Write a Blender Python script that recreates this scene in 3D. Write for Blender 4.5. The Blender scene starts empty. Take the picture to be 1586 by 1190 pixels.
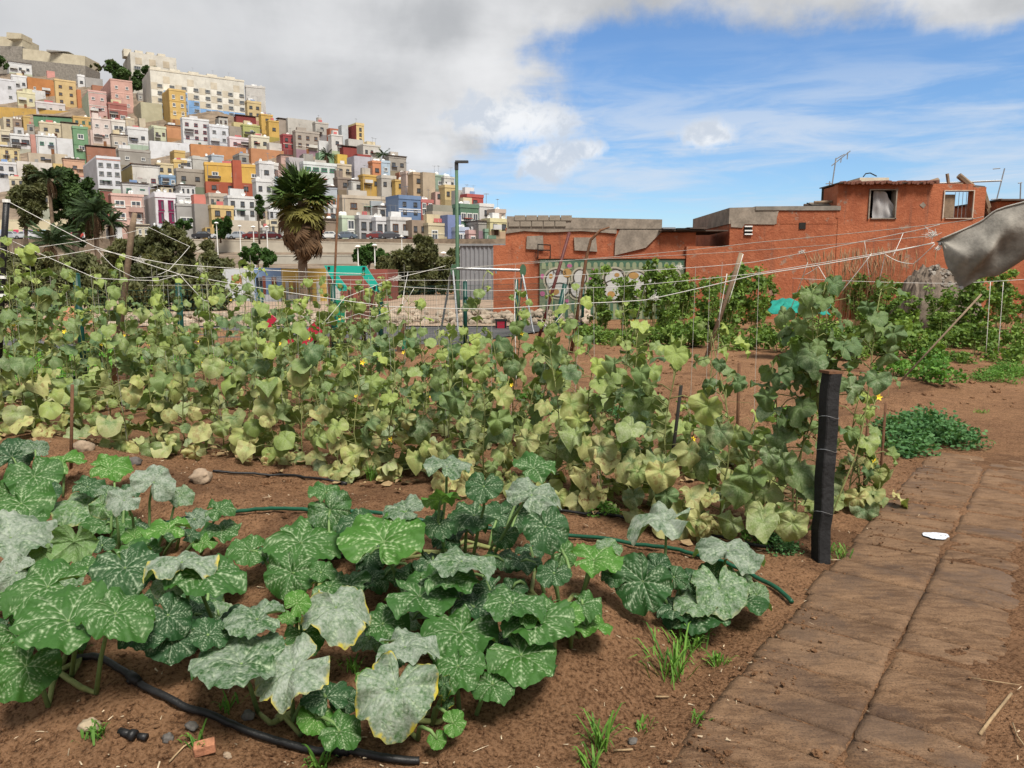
import bpy, bmesh, math, random
import numpy as np
from mathutils import Vector, Matrix, noise as mnoise

random.seed(7)
RNG = np.random.RandomState(11)
SC = bpy.context.scene
COL = SC.collection
rad = math.radians

# ------------------------------------------------------------------ camera
CAM_H = 1.55
FPX = 1190.0                      # focal length in pixels of a 1586 px wide frame
PITCH = math.atan(169 / FPX)
cd = bpy.data.cameras.new("camera")
cd.sensor_width = 36.0
cd.lens = 36.0 * FPX / 1586.0
cd.clip_start = 0.05
cd.clip_end = 6000
cam = bpy.data.objects.new("camera", cd)
cam.location = (0, 0, CAM_H)
cam.rotation_euler = (math.pi / 2 - PITCH, 0, 0)
COL.objects.link(cam)
SC.camera = cam

# ------------------------------------------------------------------ view
SC.view_settings.view_transform = 'Standard'
SC.view_settings.look = 'None'
SC.view_settings.exposure = 0.57
SC.view_settings.gamma = 1.0
SC.view_settings.use_curve_mapping = False
SC.render.engine = 'CYCLES'
SC.cycles.max_bounces = 4
SC.cycles.diffuse_bounces = 2
SC.cycles.glossy_bounces = 1
SC.cycles.transmission_bounces = 2
SC.cycles.transparent_max_bounces = 4
SC.cycles.caustics_reflective = False
SC.cycles.caustics_refractive = False
SC.cycles.use_denoising = True

# ------------------------------------------------------------------ sun
SUN_EL, SUN_AZ = rad(58), rad(150)      # azimuth clockwise from +Y (view direction)
sd = bpy.data.lights.new("sun", 'SUN')
sd.energy = 4.0
sd.angle = rad(18)
sd.color = (1.0, 0.94, 0.84)
sun = bpy.data.objects.new("sun", sd)
to_sun = Vector((math.sin(SUN_AZ) * math.cos(SUN_EL), math.cos(SUN_AZ) * math.cos(SUN_EL), math.sin(SUN_EL)))
sun.rotation_euler = to_sun.to_track_quat('Z', 'Y').to_euler()
sun.location = (0, 0, 60)
COL.objects.link(sun)

# ------------------------------------------------------------------ node helper
class NT:
    """tiny helper for writing node graphs as expressions"""
    def __init__(self, tree):
        self.t = tree
        self.n = tree.nodes
        self.l = tree.links
    def new(self, kind, **kw):
        nd = self.n.new(kind)
        for k, v in kw.items():
            setattr(nd, k, v)
        return nd
    def put(self, sock, v):
        if isinstance(v, bpy.types.NodeSocket):
            self.l.new(v, sock)
        elif v is not None:
            if isinstance(v, (tuple, list)) and sock.type == 'RGBA' and len(v) == 3:
                v = tuple(v) + (1.0,)
            sock.default_value = v
    def m(self, op, a, b=0.0, c=0.0, clamp=False):
        nd = self.new('ShaderNodeMath', operation=op, use_clamp=clamp)
        self.put(nd.inputs[0], a); self.put(nd.inputs[1], b)
        if len(nd.inputs) > 2: self.put(nd.inputs[2], c)
        return nd.outputs[0]
    def vm(self, op, a, b=None, s=None):
        nd = self.new('ShaderNodeVectorMath', operation=op)
        self.put(nd.inputs[0], a)
        if b is not None: self.put(nd.inputs[1], b)
        if s is not None: self.put(nd.inputs['Scale'], s)
        return nd.outputs['Value'] if op in ('LENGTH', 'DOT_PRODUCT', 'DISTANCE') else nd.outputs['Vector']
    def mix(self, f, a, b, blend='MIX'):
        nd = self.new('ShaderNodeMix', data_type='RGBA', blend_type=blend)
        self.put(nd.inputs['Factor'], f); self.put(nd.inputs[6], a); self.put(nd.inputs[7], b)
        return nd.outputs[2]
    def ramp(self, x, lo, hi, olo=0.0, ohi=1.0, smooth=True):
        nd = self.new('ShaderNodeMapRange', interpolation_type='SMOOTHSTEP' if smooth else 'LINEAR')
        self.put(nd.inputs[0], x); self.put(nd.inputs[1], lo); self.put(nd.inputs[2], hi)
        self.put(nd.inputs[3], olo); self.put(nd.inputs[4], ohi)
        return nd.outputs[0]
    def noise(self, vec, scale, detail=4, rough=0.55, dist=0.0, color=False):
        nd = self.new('ShaderNodeTexNoise')
        if vec is not None: self.put(nd.inputs['Vector'], vec)
        nd.inputs['Scale'].default_value = scale
        nd.inputs['Detail'].default_value = detail
        nd.inputs['Roughness'].default_value = rough
        nd.inputs['Distortion'].default_value = dist
        return nd.outputs['Color'] if color else nd.outputs['Fac']
    def voro(self, vec, scale, feature='F1', out='Distance'):
        nd = self.new('ShaderNodeTexVoronoi', feature=feature)
        if vec is not None: self.put(nd.inputs['Vector'], vec)
        nd.inputs['Scale'].default_value = scale
        return nd.outputs[out]
    def comb(self, x, y, z):
        nd = self.new('ShaderNodeCombineXYZ')
        self.put(nd.inputs[0], x); self.put(nd.inputs[1], y); self.put(nd.inputs[2], z)
        return nd.outputs[0]
    def sep(self, v):
        nd = self.new('ShaderNodeSeparateXYZ'); self.put(nd.inputs[0], v)
        return nd.outputs
    def bump(self, h, strength=0.3, dist=0.02):
        nd = self.new('ShaderNodeBump')
        nd.inputs['Strength'].default_value = strength
        nd.inputs['Distance'].default_value = dist
        self.put(nd.inputs['Height'], h)
        return nd.outputs[0]

# ------------------------------------------------------------------ pixel helpers (photograph pixels -> points in the place)
CT, ST = math.cos(PITCH), math.sin(PITCH)
def ray(px, py):
    x = (px - 793) / FPX; y = (595 - py) / FPX
    return Vector((x, CT + y * ST, -ST + y * CT))
def P(px, py, Y):
    r = ray(px, py); t = Y / r.y
    return Vector((r.x * t, Y, CAM_H + r.z * t))
def GZ(px, py, z=0.0):
    r = ray(px, py); t = (z - CAM_H) / r.z
    return Vector((r.x * t, r.y * t, z))

# ------------------------------------------------------------------ sky
w = bpy.data.worlds.new("World"); SC.world = w
w.use_nodes = True
nt = NT(w.node_tree)
for nd in list(nt.n): nt.n.remove(nd)
out = nt.new('ShaderNodeOutputWorld')
sky = nt.new('ShaderNodeTexSky', sky_type='NISHITA')
sky.sun_disc = False
sky.sun_elevation = SUN_EL
sky.sun_rotation = SUN_AZ
sky.altitude = 50
sky.air_density = 1.15
sky.dust_density = 0.1
sky.ozone_density = 5.0
bg1 = nt.new('ShaderNodeBackground'); bg1.inputs[1].default_value = 0.085
nt.put(bg1.inputs[0], nt.mix(1.0, sky.outputs[0], (0.80, 0.95, 1.12), 'MULTIPLY'))
tc = nt.new('ShaderNodeTexCoord')
dirv = nt.vm('NORMALIZE', tc.outputs['Generated'])
dx, dy, dz = nt.sep(dirv)
zc = nt.m('ADD', nt.m('MAXIMUM', dz, 0.0), 0.035)
u = nt.m('DIVIDE', dx, zc); v = nt.m('DIVIDE', dy, zc)
pl = nt.comb(u, v, 0.0)
n_big = nt.noise(nt.vm('ADD', pl, (3.1, 7.7, 0.0)), 0.75, 9, 0.56, 0.25)
n_dir = nt.noise(dirv, 9.0, 8, 0.6, 0.2)
# the cloud deck: overhead and to the left, its edge clearing towards the right front
m1 = nt.m('MULTIPLY', nt.m('SUBTRACT', 2.92, v), 1.15)
m2 = nt.m('SUBTRACT', nt.m('SUBTRACT', 0.30, u), nt.m('MULTIPLY', nt.m('MAXIMUM', nt.m('SUBTRACT', v, 4.3), 0.0), 0.34))
fld = nt.m('SMOOTH_MAX', m1, m2, 0.5)
fld = nt.m('MINIMUM', fld, 1.3)
fld = nt.m('ADD', fld, nt.m('MULTIPLY', nt.m('SUBTRACT', n_big, 0.5), 1.25))
fld = nt.m('ADD', fld, nt.m('MULTIPLY', nt.m('SUBTRACT', n_dir, 0.5), 0.9))
dens = nt.ramp(fld, -0.02, 0.34)
# shading inside the deck: pale rims, grey belly, soft mottling
belly = nt.ramp(fld, 0.2, 1.5)
n_sh = nt.noise(nt.vm('ADD', nt.comb(nt.m('MULTIPLY', u, 0.8), v, 0.0), (1.3, 0.2, 4.0)), 0.8, 6, 0.5, 0.4)
n_sh2 = nt.noise(dirv, 5.0, 6, 0.55, 0.3)
shade = nt.m('ADD', nt.m('MULTIPLY', n_sh, 0.55), nt.m('MULTIPLY', n_sh2, 0.55))
ccol = nt.mix(belly, (0.57, 0.575, 0.585), (0.42, 0.427, 0.44))
ccol = nt.mix(nt.ramp(shade, 0.46, 0.72), ccol, (0.325, 0.335, 0.35))
ccol = nt.mix(nt.m('MULTIPLY', nt.ramp(shade, 0.50, 0.36), 0.6), ccol, (0.475, 0.478, 0.485))
# thin streaks low over the horizon
st = nt.noise(nt.comb(nt.m('MULTIPLY', u, 0.35), nt.m('MULTIPLY', v, 0.9), 2.0), 0.8, 7, 0.6, 0.5)
st2 = nt.noise(nt.comb(nt.m('MULTIPLY', dx, 5.0), dy, nt.m('MULTIPLY', dz, 30.0)), 1.3, 6, 0.6, 0.6)
low = nt.ramp(dz, 0.30, 0.14)
streak = nt.m('MULTIPLY', nt.m('MULTIPLY', nt.ramp(nt.m('ADD', nt.m('MULTIPLY', st, .45), nt.m('MULTIPLY', st2, .6)), 0.44, 0.68), low), 0.78)
# small separate cumulus
cum = None
n_c = nt.noise(dirv, 26.0, 6, 0.62, 0.3)
for (cx, cy, rx, ry) in ((848, 246, 62, 34), (1097, 210, 46, 24), (905, 232, 46, 18), (800, 190, 110, 40)):
    c = ray(cx, cy).normalized()
    df = nt.vm('SUBTRACT', dirv, tuple(c))
    ax, ay, az = nt.sep(df)
    e = nt.m('SQRT', nt.m('ADD', nt.m('POWER', nt.m('MULTIPLY', ax, FPX / rx), 2.0), nt.m('POWER', nt.m('MULTIPLY', az, FPX / ry), 2.0)))
    e = nt.m('ADD', e, nt.m('MULTIPLY', nt.m('SUBTRACT', n_c, 0.5), 2.4))
    k = nt.m('MULTIPLY', nt.ramp(e, 1.15, 0.45), nt.ramp(dy, 0.0, 0.1))
    cum = k if cum is None else nt.m('MAXIMUM', cum, k)
cumcol = nt.mix(nt.ramp(n_c, 0.40, 0.62), (0.42, 0.46, 0.52), (0.62, 0.635, 0.655))
col = nt.mix(streak, (0.40, 0.47, 0.57), (0.48, 0.52, 0.58))
bgS = nt.new('ShaderNodeBackground'); nt.put(bgS.inputs[0], col)
bgD = nt.new('ShaderNodeBackground'); nt.put(bgD.inputs[0], ccol)
bgC = nt.new('ShaderNodeBackground'); nt.put(bgC.inputs[0], cumcol)
ms1 = nt.new('ShaderNodeMixShader'); nt.put(ms1.inputs[0], streak); nt.l.new(bg1.outputs[0], ms1.inputs[1]); nt.l.new(bgS.outputs[0], ms1.inputs[2])
ms2 = nt.new('ShaderNodeMixShader'); nt.put(ms2.inputs[0], dens); nt.l.new(ms1.outputs[0], ms2.inputs[1]); nt.l.new(bgD.outputs[0], ms2.inputs[2])
ms3 = nt.new('ShaderNodeMixShader'); nt.put(ms3.inputs[0], nt.m('MULTIPLY', cum, 0.92)); nt.l.new(ms2.outputs[0], ms3.inputs[1]); nt.l.new(bgC.outputs[0], ms3.inputs[2])
nt.l.new(ms3.outputs[0], out.inputs[0])

# ------------------------------------------------------------------ object helpers
def tag(o, label=None, cat=None, group=None, kind=None):
    if label: o["label"] = label
    if cat: o["category"] = cat
    if group: o["group"] = group
    if kind: o["kind"] = kind
    return o
def link(o, parent=None):
    COL.objects.link(o)
    if parent is not None: o.parent = parent
    return o
def empty(name, loc=(0, 0, 0), rz=0.0):
    o = bpy.data.objects.new(name, None)
    o.empty_display_size = 0.1
    o.location = loc; o.rotation_euler = (0, 0, rz)
    return link(o)
class MB:
    """collects verts and faces (with material slots) for ONE mesh object"""
    def __init__(self):
        self.v = []; self.f = []; self.mi = []
    def add(self, vs, fs, mi=0):
        o = len(self.v)
        self.v.extend(tuple(p) for p in vs)
        self.f.extend(tuple(i + o for i in f) for f in fs)
        self.mi.extend([mi] * len(fs))
        return self
    def box(self, x0, x1, y0, y1, z0, z1, mi=0):
        return self.add([(x0, y0, z0), (x1, y0, z0), (x1, y1, z0), (x0, y1, z0), (x0, y0, z1), (x1, y0, z1), (x1, y1, z1), (x0, y1, z1)],
                        [(0, 3, 2, 1), (4, 5, 6, 7), (0, 1, 5, 4), (1, 2, 6, 5), (2, 3, 7, 6), (3, 0, 4, 7)], mi)
    def tube(self, pts, r, n=6, mi=0, cap=True):
        pts = [Vector(p) for p in pts]
        if not isinstance(r, (list, tuple)): r = [r] * len(pts)
        vs = []; fs = []
        up = Vector((0.13, 0.21, 0.97)).normalized()
        a = None
        for i, p in enumerate(pts):
            t = (pts[min(i + 1, len(pts) - 1)] - pts[max(i - 1, 0)])
            if t.length < 1e-9: t = Vector((0, 0, 1))
            t.normalize()
            if a is None:
                a = t.cross(up)
                if a.length < 1e-3: a = t.cross(Vector((1, 0, 0)))
            a = (a - t * a.dot(t))
            if a.length < 1e-6: a = t.orthogonal()
            a.normalize()
            b = t.cross(a)
            for k in range(n):
                an = 2 * math.pi * k / n
                vs.append(p + (a * math.cos(an) + b * math.sin(an)) * r[i])
        for i in range(len(pts) - 1):
            for k in range(n):
                k2 = (k + 1) % n
                fs.append((i * n + k, i * n + k2, (i + 1) * n + k2, (i + 1) * n + k))
        if cap:
            fs.append(tuple(range(n - 1, -1, -1)))
            fs.append(tuple((len(pts) - 1) * n + k for k in range(n)))
        return self.add(vs, fs, mi)
    def mesh(self, name, mats, smooth=False):
        me = bpy.data.meshes.new(name)
        me.from_pydata(self.v, [], self.f)
        if not isinstance(mats, (list, tuple)): mats = [mats]
        for mm in mats: me.materials.append(mm)
        if len(mats) > 1: me.polygons.foreach_set("material_index", self.mi)
        if smooth: me.polygons.foreach_set("use_smooth", [True] * len(self.f))
        me.update()
        return me
    def build(self, name, mats, parent=None, smooth=False):
        return link(bpy.data.objects.new(name, self.mesh(name, mats, smooth)), parent)
def obj(name, me, parent=None, color=None):
    o = bpy.data.objects.new(name, me)
    if color is not None: o.color = tuple(color) + ((1.0,) if len(color) == 3 else ())
    return link(o, parent)
def set_attr(me, name, vals):
    """float colour attribute per vertex: vals (n,3)"""
    a = me.attributes.new(name, 'FLOAT_COLOR', 'POINT')
    d = np.ones((len(vals), 4), np.float32); d[:, :vals.shape[1]] = vals
    a.data.foreach_set("color", d.ravel())

def lerp(a, b, t): return a + (b - a) * t
def sstep(x, a, b):
    t = np.clip((x - a) / (b - a), 0, 1); return t * t * (3 - 2 * t)

# vectorised value noise for terrain
_perm = RNG.rand(256, 256)
def vnoise(x, y):
    x = np.asarray(x, float); y = np.asarray(y, float)
    xi = np.floor(x).astype(int); yi = np.floor(y).astype(int)
    fx = x - xi; fy = y - yi
    fx = fx * fx * (3 - 2 * fx); fy = fy * fy * (3 - 2 * fy)
    g = lambda i, j: _perm[i & 255, j & 255]
    return (g(xi, yi) * (1 - fx) + g(xi + 1, yi) * fx) * (1 - fy) + (g(xi, yi + 1) * (1 - fx) + g(xi + 1, yi + 1) * fx) * fy
def fbm(x, y, o=4):
    s = 0; a = .5
    for i in range(o):
        s = s + a * (vnoise(x + i * 17.3, y + i * 9.1) - .5); x = x * 2.03; y = y * 2.03; a *= .5
    return s

_ORD = ["first", "second", "third", "fourth", "fifth", "sixth", "seventh", "eighth", "ninth", "tenth", "eleventh", "twelfth", "thirteenth", "fourteenth", "fifteenth", "sixteenth", "seventeenth", "eighteenth", "nineteenth", "twentieth"]
def ordinal(i):
    return _ORD[i] if i < 20 else ("twenty-" + _ORD[i - 20] if i < 29 else "thirty-" + _ORD[i - 30] if 30 <= i < 39 else "thirtieth" if i == 29 else "fortieth")
# ------------------------------------------------------------------ materials
def new_mat(name):
    m = bpy.data.materials.new(name); m.use_nodes = True
    t = NT(m.node_tree)
    b = t.n.get('Principled BSDF')
    return m, t, b
def simple(name, col, rough=0.7, var=0.25, scale=6.0, bump=0.0, bscale=40.0, metal=0.0, objcol=False, spec=0.3):
    m, t, b = new_mat(name)
    tc = t.new('ShaderNodeTexCoord')
    pos = tc.outputs['Object'] if not objcol else t.new('ShaderNodeNewGeometry').outputs['Position']
    base = t.new('ShaderNodeObjectInfo').outputs['Color'] if objcol else col
    n = t.noise(pos, scale, 5, 0.6)
    n2 = t.noise(pos, scale * 6.3, 4, 0.6)
    k = t.m('ADD', t.m('MULTIPLY', n, .65), t.m('MULTIPLY', n2, .35))
    hi = t.mix(1.0, base, tuple([1 + var] * 3), 'MULTIPLY')
    lo = t.mix(1.0, base, tuple([max(0, 1 - var)] * 3), 'MULTIPLY')
    t.put(b.inputs['Base Color'], t.mix(t.ramp(k, .32, .68), lo, hi))
    b.inputs['Roughness'].default_value = rough
    b.inputs['Metallic'].default_value = metal
    b.inputs['Specular IOR Level'].default_value = spec
    if bump: t.put(b.inputs['Normal'], t.bump(t.noise(pos, bscale, 5, .6), bump, 0.01))
    return m

# soil ---------------------------------------------------------------
M_SOIL, t, b = new_mat("soil")
pos = t.new('ShaderNodeNewGeometry').outputs['Position']
n1 = t.noise(pos, 0.9, 5, .6); n2 = t.noise(pos, 9.0, 6, .65); n3 = t.noise(pos, 70.0, 5, .7); n4 = t.noise(pos, 260.0, 3, .7)
c = t.mix(t.ramp(t.m('ADD', t.m('MULTIPLY', n1, .5), t.m('MULTIPLY', n2, .5)), .36, .66), (0.155, 0.076, 0.037), (0.340, 0.185, 0.096))
c = t.mix(t.m('MULTIPLY', t.ramp(n3, .44, .62), .7), c, (0.37, 0.21, 0.118))
c = t.mix(t.m('MULTIPLY', t.ramp(n3, .50, .34), .85), c, (0.062, 0.029, 0.015))
c = t.mix(t.m('MULTIPLY', t.ramp(n4, .60, .70), .6), c, (0.42, 0.31, 0.22))
damp = t.ramp(t.noise(pos, .75, 6, .62, .4), .53, .64)
c = t.mix(t.m('MULTIPLY', damp, .55), c, (0.072, 0.036, 0.020))
vd = t.voro(pos, 60.0)
c = t.mix(t.m('MULTIPLY', t.ramp(vd, .12, .05), .22), c, (0.45, 0.36, 0.27))
t.put(b.inputs['Base Color'], c)
b.inputs['Roughness'].default_value = .95; b.inputs['Specular IOR Level'].default_value = .12
hh = t.m('ADD', t.m('MULTIPLY', n2, .6), t.m('ADD', t.m('MULTIPLY', n3, .5), t.m('MULTIPLY', n4, .25)))
t.put(b.inputs['Normal'], t.bump(hh, 1.0, .055))

# muddy slab ---------------------------------------------------------
M_SLAB, t, b = new_mat("muddy_slab")
pos = t.new('ShaderNodeNewGeometry').outputs['Position']
mp = t.new('ShaderNodeMapping'); t.put(mp.inputs[0], pos); mp.inputs['Rotation'].default_value = (0, 0, rad(36)); mp.inputs['Scale'].default_value = (1, 4.5, 1)
ng = t.noise(mp.outputs[0], 7.0, 6, .65); n1 = t.noise(pos, 2.6, 7, .68); n3 = t.noise(mp.outputs[0], 42.0, 5, .7); n5 = t.noise(pos, 120.0, 4, .7)
c = t.mix(t.ramp(n1, .36, .66), (0.085, 0.046, 0.025), (0.215, 0.128, 0.072))
c = t.mix(t.m('MULTIPLY', t.ramp(ng, .42, .64), .55), c, (0.250, 0.155, 0.092))
c = t.mix(t.m('MULTIPLY', t.ramp(ng, .48, .33), .6), c, (0.085, 0.047, 0.027))
c = t.mix(t.m('MULTIPLY', t.ramp(n3, .5, .30), .65), c, (0.050, 0.030, 0.023))
c = t.mix(t.m('MULTIPLY', t.ramp(n5, .50, .36), .7), c, (0.045, 0.028, 0.019))
c = t.mix(t.m('MULTIPLY', t.ramp(n5, .60, .72), .5), c, (0.31, 0.215, 0.145))
wet = t.ramp(t.noise(pos, 1.25, 6, .65), .52, .60)
c = t.mix(t.m('MULTIPLY', wet, .45), c, (0.050, 0.034, 0.028))
oi = t.new('ShaderNodeObjectInfo')
c = t.mix(t.m('MULTIPLY', oi.outputs['Random'], .18), c, (0.24, 0.170, 0.118))
t.put(b.inputs['Base Color'], c)
t.put(b.inputs['Roughness'], t.m('SUBTRACT', .88, t.m('MULTIPLY', wet, .30)))
b.inputs['Specular IOR Level'].default_value = .12
t.put(b.inputs['Normal'], t.bump(t.m('ADD', t.m('MULTIPLY', ng, .2), t.m('ADD', t.m('MULTIPLY', n3, .45), t.m('MULTIPLY', n5, .35))), 1.0, .012))

M_GRAVEL = simple("dark_gravel", (0.085, 0.082, 0.085), .95, .35, 3.0, 1.0, 60)
M_SAND = simple("pale_earth", (0.30, 0.22, 0.16), .95, .25, 2.0, .8, 30)
M_ASPH = simple("asphalt", (0.06, 0.06, 0.062), .9, .2, 1.0)
M_GRASS, t, b = new_mat("lawn_grass")
t.put(b.inputs['Base Color'], t.mix(t.noise(t.new('ShaderNodeNewGeometry').outputs['Position'], 3.0, 5, .7), (0.06, 0.17, 0.015), (0.16, 0.36, 0.04)))
b.inputs['Roughness'].default_value = .8
M_STUC, t, b = new_mat("painted_stucco")      # colour comes from the object
pos = t.new('ShaderNodeNewGeometry').outputs['Position']
oc = t.new('ShaderNodeObjectInfo').outputs['Color']
sx, sy, sz = t.sep(pos)
n1 = t.noise(pos, .35, 5, .6)
n2 = t.noise(t.comb(t.m('MULTIPLY', sx, 1.6), t.m('MULTIPLY', sy, 1.6), t.m('MULTIPLY', sz, .35)), .9, 5, .65)
c = t.mix(1.0, oc, t.mix(t.ramp(n1, .3, .7), (.84, .83, .82), (1.03, 1.03, 1.03)), 'MULTIPLY')
c = t.mix(t.m('MULTIPLY', t.ramp(n2, .56, .76), .42), c, (0.20, 0.18, 0.155))
t.put(b.inputs['Base Color'], c); b.inputs['Roughness'].default_value = .9; b.inputs['Specular IOR Level'].default_value = .15
M_CONC = simple("bare_concrete", (0.22, 0.20, 0.175), .95, .28, 1.2, .4, 20)
M_GLASS = simple("dark_window_glass", (0.075, 0.085, 0.10), .18, .3, 2.0, spec=.5)
M_WHITE = simple("white_paint", (0.72, 0.72, 0.70), .6, .06, 2.0)
M_BLACK = simple("black_plastic", (0.012, 0.012, 0.013), .45, .3, 20, .3, 60)
M_DKRED = simple("dark_red_steel", (0.085, 0.022, 0.020), .55, .3, 8)
M_FGREEN = simple("dark_green_fence_paint", (0.004, 0.045, 0.035), .4, .2, 5)
M_TWINE = simple("white_twine", (0.60, 0.585, 0.555), .9, .1, 30)
M_TWINE2 = simple("grey_twine", (0.40, 0.385, 0.35), .9, .15, 30)
M_WOOD = simple("weathered_wood", (0.20, 0.145, 0.10), .9, .3, 5, .5, 40)
M_STICK = simple("brown_stick", (0.13, 0.065, 0.035), .9, .35, 12, .5, 60)
M_COLOR = simple("coloured_paint", None, .5, .08, 1.5, objcol=True)
M_METAL = simple("galvanised_metal", (0.33, 0.34, 0.35), .4, .15, 6, metal=.7)
M_DARK = simple("dark_void", (0.02, 0.018, 0.016), .95, .2, 3)

# ------------------------------------------------------------------ terrain height of the garden
E1 = np.array([0.590, 0.807]); E2 = np.array([-0.807, 0.590]); P0 = np.array([0.445, 2.24])   # along the path / along the rows
def ab(x, y):
    dx = np.asarray(x, float) - P0[0]; dy = np.asarray(y, float) - P0[1]
    return dx * E1[0] + dy * E1[1], dx * E2[0] + dy * E2[1]
def from_ab(a, b_):
    return P0[0] + a * E1[0] + b_ * E2[0], P0[1] + a * E1[1] + b_ * E2[1]
def ht(x, y):
    x = np.asarray(x, float); y = np.asarray(y, float)
    a, b_ = ab(x, y)
    aw = a + .10 * fbm(b_ * .9 + 3, a * .4, 2)
    bump = lambda c, w_: np.exp(-((aw - c) / w_) ** 2)
    h = .23 * bump(.62, .46) * sstep(b_, .12, .75)
    h = h + .19 * bump(-.74, .40) * sstep(b_, .9, 1.7)
    h = h + .05 * bump(2.62, .35) * sstep(b_, .05, .3)
    h = h + .05 * bump(3.95, .35) * sstep(b_, .05, .3)
    h = h + .12 * bump(6.6, .5) * sstep(b_, .1, .6) + .11 * bump(8.2, .5) * sstep(b_, .1, .6) + .11 * bump(9.8, .5) * sstep(b_, .1, .6)
    h = h - .05 * np.exp(-((b_ - .16) / .12) ** 2) * sstep(1.5 - a, 0, .5)
    gard = sstep(b_, -.05, .25)
    side = sstep(-b_, .80, 1.1)
    rough = .036 + .054 * gard + .03 * side
    fade = np.clip(1.2 - y / 40, 0, 1)
    h = h + (fbm(x * 1.7, y * 1.7, 3) * rough * 1.1 + fbm(x * 7, y * 7, 4) * rough * .55 + np.maximum(fbm(x * 22 + 5, y * 22, 3), 0) * rough * .55) * fade
    h = h + side * .03 + gard * .004 - .011 * (1 - gard) * (1 - side)
    return h
def GT(px, py, dz=0.0):
    """where the line of sight through a pixel meets the soil (dz above it)"""
    z = 0.0
    for _ in range(8):
        p = GZ(px, py, z + dz); z = float(ht(p.x, p.y))
    p.z = z + dz
    return p
def on(x, y, dz=0.0): return Vector((x, y, float(ht(x, y)) + dz))

# ------------------------------------------------------------------ ground: one sheet to the horizon
def axis(lo, hi, step, far, grow=1.09):
    v = list(np.arange(lo, hi, step)); s = step
    while v[-1] < far[1]: s *= grow; v.append(v[-1] + s)
    s = step; pre = []
    x = lo
    while x > far[0]: s *= grow; x -= s; pre.append(x)
    return np.array(pre[::-1] + v)
xs = axis(-2.6, 2.9, .021, (-900, 900), 1.07); ys = axis(1.7, 5.2, .019, (-60, 1500), 1.055)
X, Y = np.meshgrid(xs, ys)
Z = ht(X, Y)
nx, ny = len(xs), len(ys)
vv = np.stack([X.ravel(), Y.ravel(), Z.ravel()], 1)
idx = np.arange(nx * ny).reshape(ny, nx)
ff = np.stack([idx[:-1, :-1].ravel(), idx[:-1, 1:].ravel(), idx[1:, 1:].ravel(), idx[1:, :-1].ravel()], 1)
me = bpy.data.meshes.new("ground")
me.from_pydata(vv.tolist(), [], ff.tolist()); me.materials.append(M_SOIL)
me.polygons.foreach_set("use_smooth", [True] * len(ff)); me.update()
tag(obj("ground", me), kind="structure")

# ------------------------------------------------------------------ path of muddy concrete slabs
path = tag(empty("path", (P0[0], P0[1], 0)), kind="structure")
def slab(a0, a1, b0, b1, seed):
    """one slab, edges uneven; its top sits a few mm proud of the dirt in the joints"""
    rs = np.random.RandomState(seed)
    na, nb = 10, 18
    A, B = np.meshgrid(np.linspace(0, 1, na), np.linspace(0, 1, nb))
    ja = (fbm(B * 6 + seed * 3.1, A * 0 + 1.0, 3)) * .010
    a_ = a0 + (a1 - a0) * A + ja * (2 * A - 1)
    b_ = b0 + (b1 - b0) * B + fbm(A * 5 + seed, B * 0 + seed, 2) * .02 * (2 * B - 1)
    x, y = from_ab(a_, b_)
    e = np.minimum(np.minimum(A, 1 - A) * (a1 - a0), np.minimum(B, 1 - B) * (b0 - b1) * -1 if b1 > b0 else np.minimum(B, 1 - B) * (b0 - b1))
    e = np.minimum(np.minimum(A, 1 - A) * abs(a1 - a0), np.minimum(B, 1 - B) * abs(b1 - b0))
    top = .0065 - .004 * np.maximum(0, a_ - 2.2) + fbm(x * 3, y * 3, 3) * .010 + fbm(x * 14, y * 14, 3) * .006 + rs.uniform(-.002, .002) - .03 * sstep(-b_, .72, .95)
    z = top - .010 * np.exp(-e / .0035)
    v = np.stack([x.ravel() - P0[0], y.ravel() - P0[1], z.ravel()], 1).tolist()
    n0 = len(v)
    v += [(p[0], p[1], -.03) for p in v]
    ix = np.arange(na * nb).reshape(nb, na)
    f = np.stack([ix[:-1, :-1].ravel(), ix[1:, :-1].ravel(), ix[1:, 1:].ravel(), ix[:-1, 1:].ravel()], 1).tolist()
    ring = list(ix[0, :]) + list(ix[1:, -1]) + list(ix[-1, ::-1][1:]) + list(ix[::-1, 0][1:-1])
    for i in range(len(ring)):
        p, q = ring[i], ring[(i + 1) % len(ring)]
        f.append((p, q, q + n0, p + n0))
    me = bpy.data.meshes.new("slab"); me.from_pydata(v, [], f); me.materials.append(M_SLAB)
    bm = bmesh.new(); bm.from_mesh(me); bmesh.ops.recalc_face_normals(bm, faces=bm.faces); bm.to_mesh(me); bm.free()
    me.polygons.foreach_set("use_smooth", [True] * len(me.polygons))
    return obj("slab", me, path)
a = -.95; k = 0
while a < 5.4:
    wd = random.choice((.185, .19, .2, .36 if a > 1 else .195))
    j = random.uniform(-.012, .012)
    slab(a + .003, a + wd - .003, -.012 + random.uniform(-.02, .015), -.465, k)
    slab(a + .003 + j, a + wd - .003 + j, -.474, -.90 + random.uniform(-.06, .06), k + 500)
    a += wd; k += 1

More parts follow.
